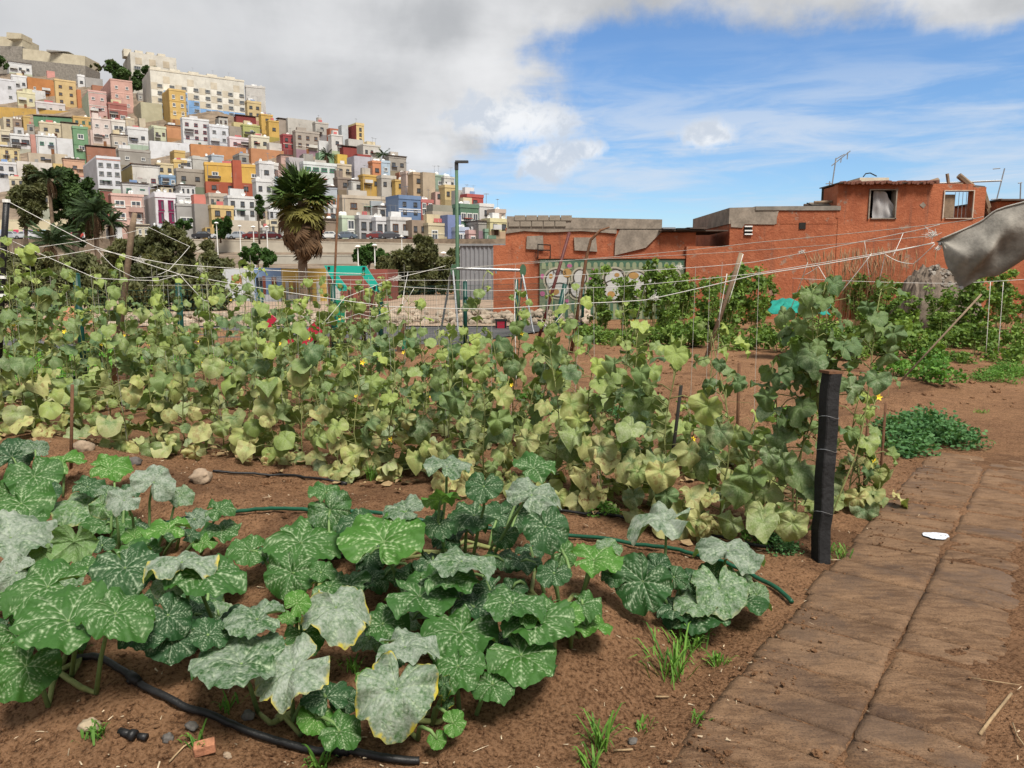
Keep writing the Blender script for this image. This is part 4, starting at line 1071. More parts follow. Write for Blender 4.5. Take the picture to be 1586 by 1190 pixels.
def text(s, px, py, size_px, col):
    cu = bpy.data.curves.new("writing", 'FONT'); cu.body = s; cu.size = size_px * YB / FPX * 1.35; cu.extrude = .002
    o = bpy.data.objects.new("writing", cu); COL.objects.link(o)
    dg = bpy.context.evaluated_depsgraph_get(); me = bpy.data.meshes.new_from_object(o.evaluated_get(dg)); bpy.data.objects.remove(o)
    me.materials.clear(); me.materials.append(col)
    q = obj("writing", me, gt); q.location = (pxx(px) - OX, -.102, pz(py)); q.rotation_euler = (math.pi / 2, 0, 0)
text("NURS", 856, 425, 6, OUTL); text("2024", 1000, 427, 6.5, OUTL)
# iron rail frame above the gate's left end
for a_ in (((833, 400), (833, 378)), ((852, 400), (852, 379)), ((833, 379), (852, 380)), ((833, 388), (852, 388))): stick([a_[0], a_[1]], .02, M_DARK, "rail", y=-.12)

# grey corrugated hall beside it
def hall():
    d = 46; a_ = P(712, 381, d); b_ = P(790, 381, d)
    t = empty("corrugated_hall", (a_.x, a_.y, 0)); tag(t, "grey corrugated metal wall left of the orange building", "wall")
    n = 46; L = b_.x - a_.x; m = MB(); v = []
    for i in range(n + 1):
        y = .0 if (i // 2) % 2 else .06
        v += [(L * i / n, y, 0), (L * i / n, y, a_.z)]
    m.add(v, [(2 * i, 2 * i + 2, 2 * i + 3, 2 * i + 1) for i in range(n)]); m.build("sheeting", simple("grey_sheet", (.20, .205, .22), .55, .1, 1), t)
    MB().box(0, L, .1, 8, 0, a_.z - .05).build("hall_block", M_CONC, t)
    MB().box(-.05, L + .05, -.06, .3, 0, .12).build("coping", M_METAL, t).location = (0, 0, a_.z)
hall()

# low nursery building, blue white and yellow, behind the playground
def nursery():
    d = 44
    t = empty("nursery_building", P(430, 490, d)); t.location.z = 0; tag(t, "low nursery building painted white, blue and yellow behind the playground", "building")
    o = t.location.x
    xx = lambda px: P(px, 430, d).x - o
    zz = lambda py: P(430, py, d).z
    def b(nm, x0, x1, y0_, y1_, col, f=0.0, dep=4.0):
        q = MB().box(xx(x0), xx(x1), f, f + dep, max(0, zz(y1_)), zz(y0_)).build(nm, M_STUC, t); q.color = tuple(x * .8 for x in col) + (1,)
    b("wall", 345, 394, 417, 520, (.60, .64, .68)); b("wall", 394, 436, 415, 520, (.26, .40, .66), f=-.02); b("wall", 436, 505, 416, 520, (.66, .46, .14), f=.0); b("wall", 505, 526, 418, 520, (.64, .62, .60), f=.05); b("wall", 526, 600, 417, 520, (.30, .10, .08), f=.1)
    b("door", 359, 374, 427, 441, (.38, .17, .08), f=-.05, dep=.06); b("door", 407, 412, 428, 456, (.28, .09, .06), f=-.08, dep=.06); b("window", 412, 421, 428, 457, (.22, .36, .62), f=-.09, dep=.06); b("door", 421, 428, 430, 457, (.25, .08, .06), f=-.08, dep=.06)
    b("window", 397, 406, 430, 450, (.03, .04, .05), f=-.08, dep=.06); b("shutter", 365, 379, 462, 475, (.30, .08, .06), f=-.06, dep=.06)
    b("low_wall", 412, 440, 456, 500, (.60, .62, .66), f=-.8, dep=.2); b("low_wall", 452, 484, 456, 500, (.62, .62, .6), f=-.9, dep=.2)
    for k in range(5): b("painted_stripe", 442 + k * 12, 447 + k * 12, 436, 488, (.42, .26, .14) if k % 2 else (.6, .6, .58), f=-.04, dep=.05)
nursery()
# ------------------------------------------------------------------ trees
def foliage_mat(name, c0, c1, tr=.25):
    m, t, b = new_mat(name)
    a = t.new('ShaderNodeAttribute', attribute_name="rnd")
    r, g, bl = t.sep(a.outputs['Vector'])
    c = t.mix(r, c0, c1)
    t.put(b.inputs['Base Color'], c); b.inputs['Roughness'].default_value = .65; b.inputs['Specular IOR Level'].default_value = .25
    tl_ = t.new('ShaderNodeBsdfTranslucent'); t.put(tl_.inputs[0], t.mix(1.0, c, (1.3, 1.35, .7), 'MULTIPLY'))
    mx = t.new('ShaderNodeMixShader'); mx.inputs[0].default_value = tr
    o = t.n.get('Material Output')
    t.l.new(b.outputs[0], mx.inputs[1]); t.l.new(tl_.outputs[0], mx.inputs[2]); t.l.new(mx.outputs[0], o.inputs[0])
    return m
M_LF_DARK = foliage_mat("dark_foliage", (.022, .048, .014), (.085, .145, .042))
M_LF_OLIVE = foliage_mat("olive_foliage", (.045, .056, .022), (.16, .165, .072))
M_LF_GREEN = foliage_mat("green_foliage", (.020, .055, .012), (.075, .15, .035))
M_LF_BEAN = foliage_mat("bean_foliage", (.055, .115, .020), (.22, .33, .07))
M_LF_LIGHT = foliage_mat("light_green_foliage", (.045, .13, .020), (.17, .33, .06))
M_LF_BLUE = foliage_mat("bluish_weed_foliage", (.035, .11, .035), (.12, .25, .09))
M_BARK = simple("bark", (.10, .075, .055), .95, .35, 3, .6, 12)
M_PBARK = simple("palm_bark", (.16, .115, .08), .95, .35, 2, .6, 10)
def leaf_cloud(centers, radii, n, size, rs, elong=1.8, flat=.0):
    """n small leaf faces spread round cluster centres; returns verts, faces, random values"""
    k = rs.randint(0, len(centers), n)
    c = centers[k]; r = radii[k][:, None]
    d = rs.normal(size=(n, 3)); d /= np.linalg.norm(d, axis=1)[:, None]
    p = c + d * r * (rs.rand(n, 1) ** .45)
    a = rs.normal(size=(n, 3)); a[:, 2] *= (1 - flat); a /= np.linalg.norm(a, axis=1)[:, None]
    b = rs.normal(size=(n, 3)); b -= a * (a * b).sum(1)[:, None]; b /= np.linalg.norm(b, axis=1)[:, None]
    s = size * (.6 + .8 * rs.rand(n, 1))
    v = np.stack([p - a * s * elong * .5, p + b * s * .5, p + a * s * elong * .5, p - b * s * .5], 1).reshape(-1, 3)
    f = np.arange(n * 4).reshape(n, 4)
    base = rs.rand(len(centers))[k] * .6 + rs.rand(n) * .4
    return v, f, np.repeat(base, 4)
def leaf_obj(name, v, f, rnd, mat, parent):
    me = bpy.data.meshes.new(name); me.from_pydata(v.tolist(), [], f.tolist()); me.materials.append(mat)
    set_attr(me, "rnd", np.stack([rnd, rnd, rnd], 1)); me.update()
    return obj(name, me, parent)
def tree(name, label, base, height, crown, mat, n=5000, leaf=.2, clusters=40, trunk_r=.18, seed=1, stems=1, cat="tree", group=None, elong=1.8):
    """crown: list of (dx,dy,z,rx,ry,rz) lobes"""
    rs = np.random.RandomState(seed); t = empty(name, base); tag(t, label, cat, group)
    cs = []; rr = []
    per = max(4, clusters // len(crown))
    for (dx, dy, z, rx, ry, rz) in crown:
        for _ in range(per):
            d = rs.normal(size=3); d /= np.linalg.norm(d); q = rs.rand() ** .35
            cs.append((dx + d[0] * rx * q, dy + d[1] * ry * q, z + d[2] * rz * q)); rr.append(rs.uniform(.22, .46) * min(rx, rz))
    cs = np.array(cs); rr = np.array(rr); n = int(n * 1.5)
    leaf_obj("crown", *leaf_cloud(cs, rr, n, leaf, rs, elong), mat, t)
    m = MB()
    for s in range(stems):
        off = Vector((rs.uniform(-.3, .3) * (stems > 1), rs.uniform(-.2, .2) * (stems > 1), 0))
        topz = np.mean([c[2] for c in crown]); tip = Vector((crown[s % len(crown)][0] * .7, 0, topz))
        pts = [off, off * .8 + Vector((0, 0, topz * .25)), tip * .5 + Vector((rs.uniform(-.2, .2), 0, topz * .1)), tip]
        m.tube(pts, [trunk_r, trunk_r * .8, trunk_r * .6, trunk_r * .3], 8)
        for _ in range(7):
            c = cs[rs.randint(len(cs))]; m.tube([pts[2], (pts[2] + Vector(c)) * .5 + Vector((0, 0, .2)), Vector(c)], [trunk_r * .4, trunk_r * .25, trunk_r * .1], 5)
    m.build("trunk", M_BARK, t, True)
    return t
def tpx(px, py_base, d, zb=None):
    p = P(px, py_base, d)
    if zb is not None: p.z = zb
    return p
def tree_px(name, label, px, d, zb, lobes, mat, **k):
    """lobes in photograph pixels: (cx, cy, rx, ry)"""
    b = P(px, 400, d); b.z = zb; s = d / FPX
    cr = [(P(cx, cy, d).x - b.x, random.uniform(-.3, .3) * rx * s, P(cx, cy, d).z - zb, rx * s, rx * s * .8, ry * s) for cx, cy, rx, ry in lobes]
    return tree(name, label, b, 1, cr, mat, **k)
tree_px("ficus_tree", "dark green ficus tree below the cream apartments", 215, 372, 84, [(205, 125, 24, 17), (225, 118, 18, 14), (188, 115, 12, 10), (172, 106, 12, 8)], M_LF_DARK, n=6000, leaf=.9, clusters=60, trunk_r=.8, seed=3)
tree_px("bare_tree", "thin leafed tree on the skyline beside the apartments", 170, 392, 100, [(170, 100, 11, 6), (150, 104, 10, 5)], M_LF_OLIVE, n=700, leaf=.7, clusters=20, trunk_r=.4, seed=4)
tree_px("shrub_tree", "dark shrub at the left edge under the fortress", 6, 385, 100, [(5, 100, 12, 9), (0, 93, 8, 6)], M_LF_DARK, n=900, leaf=.8, clusters=20, trunk_r=.4, seed=41)
G1 = "trees at the foot of the hill on the left"
tree_px("eucalyptus_tree", "tall drooping olive green tree at the far left", 42, 118, 3.2, [(45, 290, 22, 26), (38, 320, 20, 28), (55, 312, 12, 24)], M_LF_OLIVE, n=7000, leaf=.32, clusters=70, trunk_r=.35, seed=5, stems=2, group=G1, elong=2.6)
tree_px("laurel_tree", "large dark rounded tree left of the pink road house", 118, 112, 3, [(112, 300, 26, 30), (135, 315, 30, 30), (100, 330, 20, 30), (125, 350, 26, 26), (105, 270, 14, 16), (160, 330, 15, 20)], M_LF_DARK, n=14000, leaf=.3, clusters=120, trunk_r=.45, seed=6, stems=2, group=G1)
tree_px("cypress_tree", "narrow dark tree under the white road house", 403, 140, 7, [(403, 325, 6, 16), (402, 312, 5, 10)], M_LF_DARK, n=1500, leaf=.35, clusters=24, trunk_r=.2, seed=8)
tree_px("street_tree", "small round green tree on the hill road", 343, 145, 7.4, [(344, 350, 13, 14), (338, 344, 8, 8), (351, 346, 8, 8), (344, 360, 8, 8)], M_LF_GREEN, n=2600, leaf=.32, clusters=40, trunk_r=.2, seed=9)
tree_px("street_tree", "small green tree before the grey garage house", 285, 140, 7.0, [(286, 346, 11, 8), (278, 352, 8, 7)], M_LF_GREEN, n=1500, leaf=.3, clusters=24, trunk_r=.16, seed=10)
tree_px("tamarisk_tree", "wide feathery olive tree left behind the fence", 255, 52, 0, [(225, 380, 42, 24), (275, 385, 40, 22), (255, 365, 34, 16), (200, 405, 34, 26), (310, 410, 40, 30), (250, 415, 50, 30), (335, 425, 26, 20)], M_LF_OLIVE, n=16000, leaf=.16, clusters=130, trunk_r=.22, seed=12, stems=3, elong=2.8)
tree_px("tamarisk_tree", "dense olive bush under the low palm at far left", 90, 60, 0, [(60, 415, 50, 24), (130, 410, 50, 26), (20, 420, 40, 28), (110, 440, 60, 30), (170, 430, 40, 34), (60, 450, 60, 30)], M_LF_OLIVE, n=13000, leaf=.17, clusters=110, trunk_r=.2, seed=13, stems=3, elong=2.8)
tree_px("tamarisk_tree", "feathery olive tree left of the green street lamp", 648, 58, 0, [(655, 388, 22, 20), (630, 408, 30, 22), (668, 410, 30, 26), (610, 425, 24, 20), (690, 425, 24, 24), (645, 435, 40, 26), (655, 372, 12, 10), (600, 410, 14, 12)], M_LF_OLIVE, n=15000, leaf=.17, clusters=120, trunk_r=.2, seed=14, stems=2, elong=2.8)
tree_px("tamarisk_bush", "low dark olive bush close behind the fence at far left", 60, 31, 0, [(30, 455, 60, 30), (100, 452, 60, 34), (0, 440, 40, 26)], M_LF_OLIVE, n=7000, leaf=.11, clusters=70, trunk_r=.08, seed=31, stems=3, elong=2.6, cat="bush")
tree_px("tamarisk_bush", "low dark olive bush close behind the fence below wooden pole", 200, 31.5, 0, [(170, 452, 50, 34), (235, 448, 56, 36), (200, 435, 40, 24)], M_LF_OLIVE, n=7000, leaf=.11, clusters=70, trunk_r=.08, seed=32, stems=3, elong=2.6, cat="bush")
tree_px("tamarisk_bush", "low dark olive bush left of the nursery wall", 310, 32, 0, [(295, 450, 40, 36), (330, 458, 22, 28)], M_LF_OLIVE, n=4500, leaf=.11, clusters=50, trunk_r=.08, seed=33, stems=2, elong=2.6, cat="bush")
tree_px("round_tree", "round dark green tree before the graffiti wall", 570, 96, 1.6, [(572, 395, 22, 15), (560, 398, 14, 12), (588, 398, 13, 11)], M_LF_GREEN, n=4500, leaf=.26, clusters=60, trunk_r=.2, seed=15)
tree_px("hedge_shrub", "green hedge shrub left of the palm skirt", 400, 105, 2, [(395, 390, 24, 11), (412, 398, 18, 12), (385, 402, 16, 12)], M_LF_GREEN, n=2500, leaf=.28, clusters=40, trunk_r=.12, seed=16, cat="shrub")
tree_px("hedge_shrub", "dark shrub behind the corrugated hall", 700, 70, 0, [(705, 400, 16, 12), (725, 415, 14, 14)], M_LF_OLIVE, n=2000, leaf=.2, clusters=30, trunk_r=.12, seed=17, cat="shrub")

# fan palm ------------------------------------------------------------
def fan_frond(dead, seed):
    rs = np.random.RandomState(seed); m = MB()
    pl_ = .75; m.tube([(0, 0, 0), (pl_ * .5, 0, .02), (pl_, 0, 0)], [.03, .022, .016], 4)
    n = 26; R = 1.05
    for k in range(n):
        a = lerp(-2.1, 2.1, k / (n - 1)) + rs.uniform(-.03, .03); r = R * (1 - .18 * abs(a) / 2.1) * rs.uniform(.85, 1.05)
        ca, sa = math.cos(a), math.sin(a); w_ = .075
        dr = (rs.uniform(.35, .7) if dead else rs.uniform(.0, .35))
        px_, py_ = -sa, ca
        mid = .62 * r; z1 = -.04 - dr * .25; z2 = -.10 - dr * r * (.8 if not dead else 1.0)
        tipx = r * (1 - .25 * dr)
        v = [(pl_, 0, 0), (pl_ + ca * mid - px_ * w_, sa * mid - py_ * w_, z1 - .03), (pl_ + ca * mid, sa * mid, z1 + .02), (pl_ + ca * mid + px_ * w_, sa * mid + py_ * w_, z1 - .03), (pl_ + ca * tipx, sa * tipx, z2)]
        m.add(v, [(0, 1, 2), (0, 2, 3), (1, 4, 2), (2, 4, 3)])
    return m
M_FROND = simple("palm_frond_green", (.060, .105, .022), .6, .35, 1.5)
M_FROND_Y = simple("palm_frond_yellowing", (.13, .12, .025), .7, .35, 1.5)
M_FROND_D = simple("palm_frond_dead", (.095, .055, .028), .9, .4, 1.5)
FR_G = [fan_frond(False, s).mesh("frond", M_FROND) for s in range(3)]; FR_Y = [fan_frond(False, s + 10).mesh("frond", M_FROND_Y) for s in range(2)]; FR_D = [fan_frond(True, s + 20).mesh("dead_frond", M_FROND_D) for s in range(3)]
def fan_palm():
    d = 42; top = P(467, 312, d); b = Vector((P(470, 470, d).x, d, 0)); rs = random.Random(3)
    t = empty("fan_palm", b); tag(t, "fan palm with green crown and brown skirt of dead fronds", "palm tree")
    c = top - b
    m = MB(); k = 14
    m.tube([Vector((c.x * (i / k), 0, c.z * i / k)) for i in range(k + 1)], [.26 - .07 * i / k + .02 * (i % 2) for i in range(k + 1)], 10); m.build("trunk", M_PBARK, t, True)
    for i in range(36):                                       # living crown
        el = rs.uniform(-.35, 1.45); az = rs.uniform(0, 2 * math.pi)
        q = obj("frond", rs.choice(FR_G if el > -.05 else FR_Y), t); q.location = c + Vector((0, 0, rs.uniform(-.1, .25)))
        q.rotation_euler = (rs.uniform(-.4, .4), -el, az); q.scale = [rs.uniform(.95, 1.22)] * 3
    for i in range(26):
        az = rs.uniform(0, 2 * math.pi); el = rs.uniform(-.95, -.35)
        q = obj("frond", rs.choice(FR_Y), t); q.location = c + Vector((0, 0, rs.uniform(-.4, .0))); q.rotation_euler = (rs.uniform(-.5, .5), -el, az); q.scale = [rs.uniform(.85, 1.05)] * 3
    for i in range(60):                                       # hanging skirt
        az = rs.uniform(0, 2 * math.pi); el = rs.uniform(-1.5, -.85); zz = rs.uniform(-1.75, -.15)
        q = obj("dead_frond", rs.choice(FR_D), t); q.location = c + Vector((math.cos(az) * .2, math.sin(az) * .2, zz * .85)); q.rotation_euler = (rs.uniform(-1.0, 1.0), -el, az); q.scale = [rs.uniform(.85, 1.3), rs.uniform(.6, 1.1), rs.uniform(.9, 1.3)]
fan_palm()
# feather palms at left ------------------------------------------------
def feather_frond(L, seed, droop):
    rs = np.random.RandomState(seed); m = MB(); n = 14
    pts = [Vector((L * s, 0, L * (.35 * s - droop * s * s))) for s in np.linspace(0, 1, n)]
    m.tube(pts, [.045 * (1 - .8 * i / n) for i in range(n)], 4)
    for i in range(2, n * 2):
        s = i / (n * 2); p = Vector((L * s, 0, L * (.35 * s - droop * s * s))); ll = L * .24 * math.sin(math.pi * min(1, s * .9 + .1)) + .08
        for sg in (-1, 1):
            tip = p + Vector((ll * .55, sg * ll * .75, -ll * rs.uniform(.3, .7)))
            m.add([p - Vector((.03, 0, 0)), p + Vector((.05, 0, 0)), (p + tip) * .5 + Vector((.05, 0, .04)), tip], [(0, 1, 2), (0, 2, 3)])
    return m
def feather_palm(label, px, d, zb, py_top, L, n, trunk_r, green, seed, thick=True):
    rs = random.Random(seed); c = P(px, py_top, d); b = Vector((c.x, d, zb)); t = empty("feather_palm", b); tag(t, label, "palm tree", G1)
    h_ = c.z - zb
    MB().tube([(rs.uniform(-.05, .05), 0, h_ * i / 8) for i in range(9)], [trunk_r * (1.15 - .3 * i / 8) for i in range(9)], 9).build("trunk", M_PBARK, t, True)
    ms = [feather_frond(L, seed * 7 + k, dr).mesh("frond", green) for k, dr in enumerate((.35, .6, .9))]; md = feather_frond(L * .9, seed * 9, 1.1).mesh("dead_frond", M_FROND_D)
    for i in range(n):
        q = obj("frond", rs.choice(ms), t); q.location = (0, 0, h_); q.rotation_euler = (rs.uniform(-.2, .2), -rs.uniform(-.35, 1.0), rs.uniform(0, 6.28))
    for i in range(n // 3):
        q = obj("dead_frond", md, t); q.location = (0, 0, h_ - .2); q.rotation_euler = (0, rs.uniform(.6, 1.2), rs.uniform(0, 6.28))
M_FG = simple("feather_frond_green", (.035, .065, .022), .6, .35, 1.5)
feather_palm("tall slim palm with dark crown left of the dark tree", 75, 108, 3, 276, 2.4, 26, .24, M_FG, 2)
feather_palm("date palm in front of the dark rounded tree", 146, 100, 3, 330, 3.2, 34, .28, M_FG, 3)
feather_palm("shorter palm with brown skirt beside the pink house", 172, 102, 4, 345, 2.0, 28, .25, M_FG, 4)
feather_palm("low spreading palm before the coloured panels", 78, 92, 2.2, 378, 3.4, 36, .35, M_FG, 5)
feather_palm("small palm on the hill over the low green house", 506, 232, 31, 241, 3.0, 24, .3, M_FG, 6)
feather_palm("small palm on the right skyline of the hill", 594, 262, 37, 240, 3.0, 22, .3, M_FG, 7)
# ------------------------------------------------------------------ playground and fence
def sheet(name, pts, z, mat, kind="structure"):
    return tag(MB().add([(x, y, z) for x, y in pts], [tuple(range(len(pts)))]).build(name, mat), kind=kind)
FPOST = [(-70, 10.2, 428, 640), (118, 11.0, 425, 600), (276, 12.0, 440, 580), (403, 13.0, 446, 570), (515, 13.8, 440, 562), (588, 14.5, 441, 556), (720, 17.0, 437, 535), (800, 19.5, 434, 521), (903, 24.0, 440, 503)]
fx = [(P(px, 500, d).x, d) for px, d, *_ in FPOST]
sheet("playground_gravel", [(fx[2][0] - 1.2, fx[2][1] + 1.0), (fx[4][0], fx[4][1] + .1), (fx[6][0], fx[6][1] + .1), (fx[8][0] + .1, fx[8][1]), (2.0, 26), (-14, 26), (-12, 16.5)], .045, M_GRAVEL)
sheet("pale_earth_bank", [(-40, 22.5), (fx[7][0] - .2, 22.5), (1.2, 26.3), (2, 60), (-60, 60)], .075, M_SAND)
sheet("lawn", [(-16, 9.8), (fx[0][0] - .1, fx[0][1] + .1), (fx[2][0] - .5, fx[2][1] + .2), (-7.2, 15.5), (-16, 15.5)], .06, M_GRASS)
rs = np.random.RandomState(4); n = 9000
bx_ = rs.uniform(-12, -4.6, n); by_ = rs.uniform(10.4, 15.3, n); keep = by_ > np.interp(bx_, [fx[0][0], fx[2][0]], [fx[0][1] + .25, fx[2][1] + .3]); bx_, by_ = bx_[keep], by_[keep]; n = len(bx_)
an = rs.uniform(0, 6.28, n); hh_ = rs.uniform(.04, .10, n); v = np.zeros((n, 3, 3))
v[:, 0] = np.stack([bx_ - np.cos(an) * .01, by_ - np.sin(an) * .01, np.full(n, .055)], 1); v[:, 1] = np.stack([bx_ + np.cos(an) * .01, by_ + np.sin(an) * .01, np.full(n, .055)], 1)
v[:, 2] = np.stack([bx_ + rs.normal(0, .03, n), by_ + rs.normal(0, .03, n), .06 + hh_], 1)
tag(leaf_obj("grass", v.reshape(-1, 3), np.arange(n * 3).reshape(n, 3), np.repeat(rs.rand(n), 3), foliage_mat("lawn_blades", (.07, .20, .015), (.20, .42, .05)), None), "bright green mown lawn behind the fence at left", "grass", kind="stuff")
# rubble bank behind the playground
def rock_v(r, rs, n=1):
    bm = bmesh.new(); bmesh.ops.create_icosphere(bm, subdivisions=n, radius=r)
    for q in bm.verts: q.co *= rs.uniform(.7, 1.2); q.co.z *= .7
    vs = [tuple(q.co) for q in bm.verts]; fs = [tuple(x.index for x in f.verts) for f in bm.faces]; bm.free(); return vs, fs
m = MB(); rs = np.random.RandomState(9)
RV = [rock_v(1, rs) for _ in range(6)]
for k in range(420):
    x = rs.uniform(-14, 2.5); y = 24 + rs.uniform(-.8, 1.6) + x * .05; s = rs.uniform(.06, .20); vs, fs = RV[k % 6]
    m.add([(x + p[0] * s, y + p[1] * s, .1 + p[2] * s + (y - 23.4) * .12) for p in vs], fs)
tag(m.build("rubble_bank", simple("pale_rubble", (.32, .26, .20), .95, .35, 2)), "bank of pale rubble stones behind the playground", "rubble", kind="stuff")

fence = empty("garden_fence", (fx[1][0], fx[1][1], 0)); tag(fence, "dark green wire mesh fence between garden and playground", "fence"); fo = fence.location
for i, (px, d, yt_, yb_) in enumerate(FPOST):
    top = P(px, yt_, d); q = MB().tube([(top.x - fo.x, d - fo.y, 0), (top.x - fo.x, d - fo.y, top.z)], .048, 10).build("post", M_FGREEN, fence, True)
    MB().tube([(top.x - fo.x, d - fo.y, top.z - .36), (top.x - fo.x, d - fo.y, top.z - .32)], .064, 10).build("clamp", M_FGREEN, q)
    MB().tube([(top.x - fo.x, d - fo.y, top.z), (top.x - fo.x, d - fo.y, top.z + .02)], [.052, .03], 10).build("cap", M_FGREEN, q)
    if i:
        a_ = Vector((fx[i - 1][0] - fo.x, fx[i - 1][1] - fo.y, 0)); b_ = Vector((top.x - fo.x, d - fo.y, 0)); L = (b_ - a_).length; m = MB(); k = int(L / .055)
        for j in range(1, k):
            p = a_.lerp(b_, j / k); m.tube([p + Vector((0, 0, .05)), p + Vector((0, 0, 1.33))], .0021, 3, cap=False)
        for z in np.linspace(.06, 1.32, 14): m.tube([a_ + Vector((0, 0, z)), b_ + Vector((0, 0, z))], .0026 if z < 1.3 else .004, 3, cap=False)
        m.build("mesh_panel", M_FGREEN, fence)

# climbing tower
M_TURQ = simple("turquoise_plastic", (.015, .36, .28), .4, .06, 2); M_BRD = simple("brown_red_boards", (.12, .045, .03), .7, .25, 4); M_GRN = simple("green_plastic", (.01, .22, .12), .45, .08, 2); M_RED = simple("red_plastic", (.42, .02, .05), .4, .08, 2)
D = 16.2
ct = empty("climbing_tower", P(545, 540, D)); ct.location.z = 0; tag(ct, "playground climbing tower with turquoise roof frame and brown posts", "playground tower"); co = Vector(ct.location)
def cpx(px, py, dy=0.0): q = P(px, py, D + dy) - co; return q
def zp(px, py): return 480 + px / 7.93, 390 + py / 7.93
def plate(pts, y, th, nm, mat, par):
    q = [cpx(*p) for p in pts]; n = len(q); m = MB()
    m.add([(p.x, y, p.z) for p in q] + [(p.x, y + th, p.z) for p in q], [tuple(range(n)), tuple(range(2 * n - 1, n - 1, -1))] + [(i, i + n, (i + 1) % n + n, (i + 1) % n) for i in range(n)])
    me = m.mesh(nm, mat); bm = bmesh.new(); bm.from_mesh(me); bmesh.ops.triangulate(bm, faces=[f for f in bm.faces if len(f.verts) > 4]); bmesh.ops.recalc_face_normals(bm, faces=bm.faces); bm.to_mesh(me); bm.free()
    return obj(nm, me, par)
rp = plate([zp(*p) for p in ((178, 170), (690, 176), (838, 400), (834, 488), (795, 490), (640, 292), (400, 296), (352, 298), (456, 430), (455, 482), (370, 484), (350, 460))], -.05, .05, "roof_frame", M_TURQ, ct)
for p in ((240, 200), (668, 205), (405, 430), (800, 440)): plate([(zp(*p)[0] + dx_, zp(*p)[1] + dz_) for dx_, dz_ in ((-2, -2), (2, -2), (2, 2), (-2, 2))], -.075, .03, "bolt_cover", M_BLACK, rp)
for (x0, y0_, x1, y1_, dy) in ((510, 428, 517, 550, 0), (529, 450, 533, 548, .9), (577, 450, 580, 548, 0), (546, 452, 548, 545, 1.0)):
    a_, b_ = cpx(x0, y0_, 0), cpx((x0 + x1) / 2 if x1 - x0 < 6 else x0 + 2, 552, 0); MB().tube([(a_.x + .02, dy, -.0), (a_.x, dy, a_.z)], .05, 8).build("post", M_BRD, ct)
plate([(517, 463), (534, 463), (533, 508), (520, 507)], .02, .03, "side_panel", M_GRN, ct)
for k in range(4): plate([(535, 464 + k * 10), (578, 464 + k * 10), (578, 472.6 + k * 10), (535, 472.6 + k * 10)], .05, .03, "board", M_BRD, ct)
dk = cpx(512, 508); MB().box(dk.x, cpx(580, 508).x, -.05, 1.0, dk.z - .05, dk.z).build("deck", M_BRD, ct)
plate([(562, 461), (577, 461), (577, 452), (562, 452)], .3, .02, "play_panel", M_WHITE, ct)
# slide
sl = empty("slide", P(470, 545, D + .3)); sl.location.z = 0; tag(sl, "red plastic slide at the left of the climbing tower", "slide"); so = Vector(sl.location)
def slide_strip(nm, y, th, lo, hi):
    prof = [(506, 500), (497, 503), (488, 514), (480, 523), (466, 529), (448, 535), (436, 541)]
    a_ = [P(px, py, D + .3) - so for px, py in prof]; m = MB()
    up = [Vector((p.x, y, max(p.z + hi, .05))) for p in a_]; dn = [Vector((p.x, y, max(p.z + lo, .02))) for p in a_]; n = len(a_)
    v = up + dn + [p + Vector((0, th, 0)) for p in up] + [p + Vector((0, th, 0)) for p in dn]
    f = []
    for i in range(n - 1): f += [(i, n + i, n + i + 1, i + 1), (2 * n + i, 2 * n + i + 1, 3 * n + i + 1, 3 * n + i), (i, i + 1, 2 * n + i + 1, 2 * n + i), (n + i, 3 * n + i, 3 * n + i + 1, n + i + 1)]
    m.add(v, f); m.build(nm, M_RED, sl)
slide_strip("side", -.3, .05, -.18, .16); slide_strip("side", .25, .05, -.18, .16); slide_strip("chute", -.25, .5, -.12, -.08)
# green board on a post, swing, red box, pyramid hut, rider
def at(nm, lb, cat, px, py, d):
    t = empty(nm, P(px, py, d)); t.location.z = 0; tag(t, lb, cat); return t, Vector(t.location)
t, o = at("green_board", "small green ribbed board on a leaning brown post", "board", 635, 541, 15.3)
m = MB()
a_ = [P(px, py, 15.3) - o for px, py in ((622, 541), (648, 539), (643, 524), (637, 519), (626, 520))]
m.add([(p.x, 0, p.z) for p in a_] + [(p.x, .04, p.z) for p in a_], [(0, 1, 2, 3, 4), (9, 8, 7, 6, 5)] + [(i, i + 5, (i + 1) % 5 + 5, (i + 1) % 5) for i in range(5)]); m.build("board", M_GRN, t)
for k in range(5):
    x = lerp(a_[0].x, a_[1].x, .12 + k * .18); MB().box(x - .006, x + .006, -.012, -.001, a_[0].z + .02, a_[3].z - .05).build("rib", M_GRN, t)
MB().tube([P(617, 545, 15.3) - o, P(627, 500, 15.3) - o], .045, 8).build("post", M_STICK, t)
t, o = at("swing_frame", "grey steel swing frame with green end caps", "swing", 760, 500, 21)
m = MB(); m.tube([P(700, 416, 21) - o, P(808, 419, 21) - o], .04, 8); m.build("top_bar", M_METAL, t)
for (x0, y0_, x1, y1_) in ((701, 410, 680, 500), (701, 412, 712, 498), (808, 419, 826, 500), (809, 419, 800, 500)): MB().tube([P(x0, y0_, 21) - o, Vector(((P(x1, y1_, 21) - o).x, .5 if x1 < x0 else -.5, 0))], .03, 8).build("leg", M_METAL, t)
for px in (703, 810):
    q = P(px, 419, 21) - o; MB().add([(q.x + .09 * math.cos(k * .628), -.06, q.z + .17 * math.sin(k * .628)) for k in range(10)] + [(q.x + .09 * math.cos(k * .628), .06, q.z + .17 * math.sin(k * .628)) for k in range(10)], [tuple(range(9, -1, -1)), tuple(range(10, 20))] + [(k, (k + 1) % 10, (k + 1) % 10 + 10, k + 10) for k in range(10)]).build("end_cap", M_LGREEN, t)
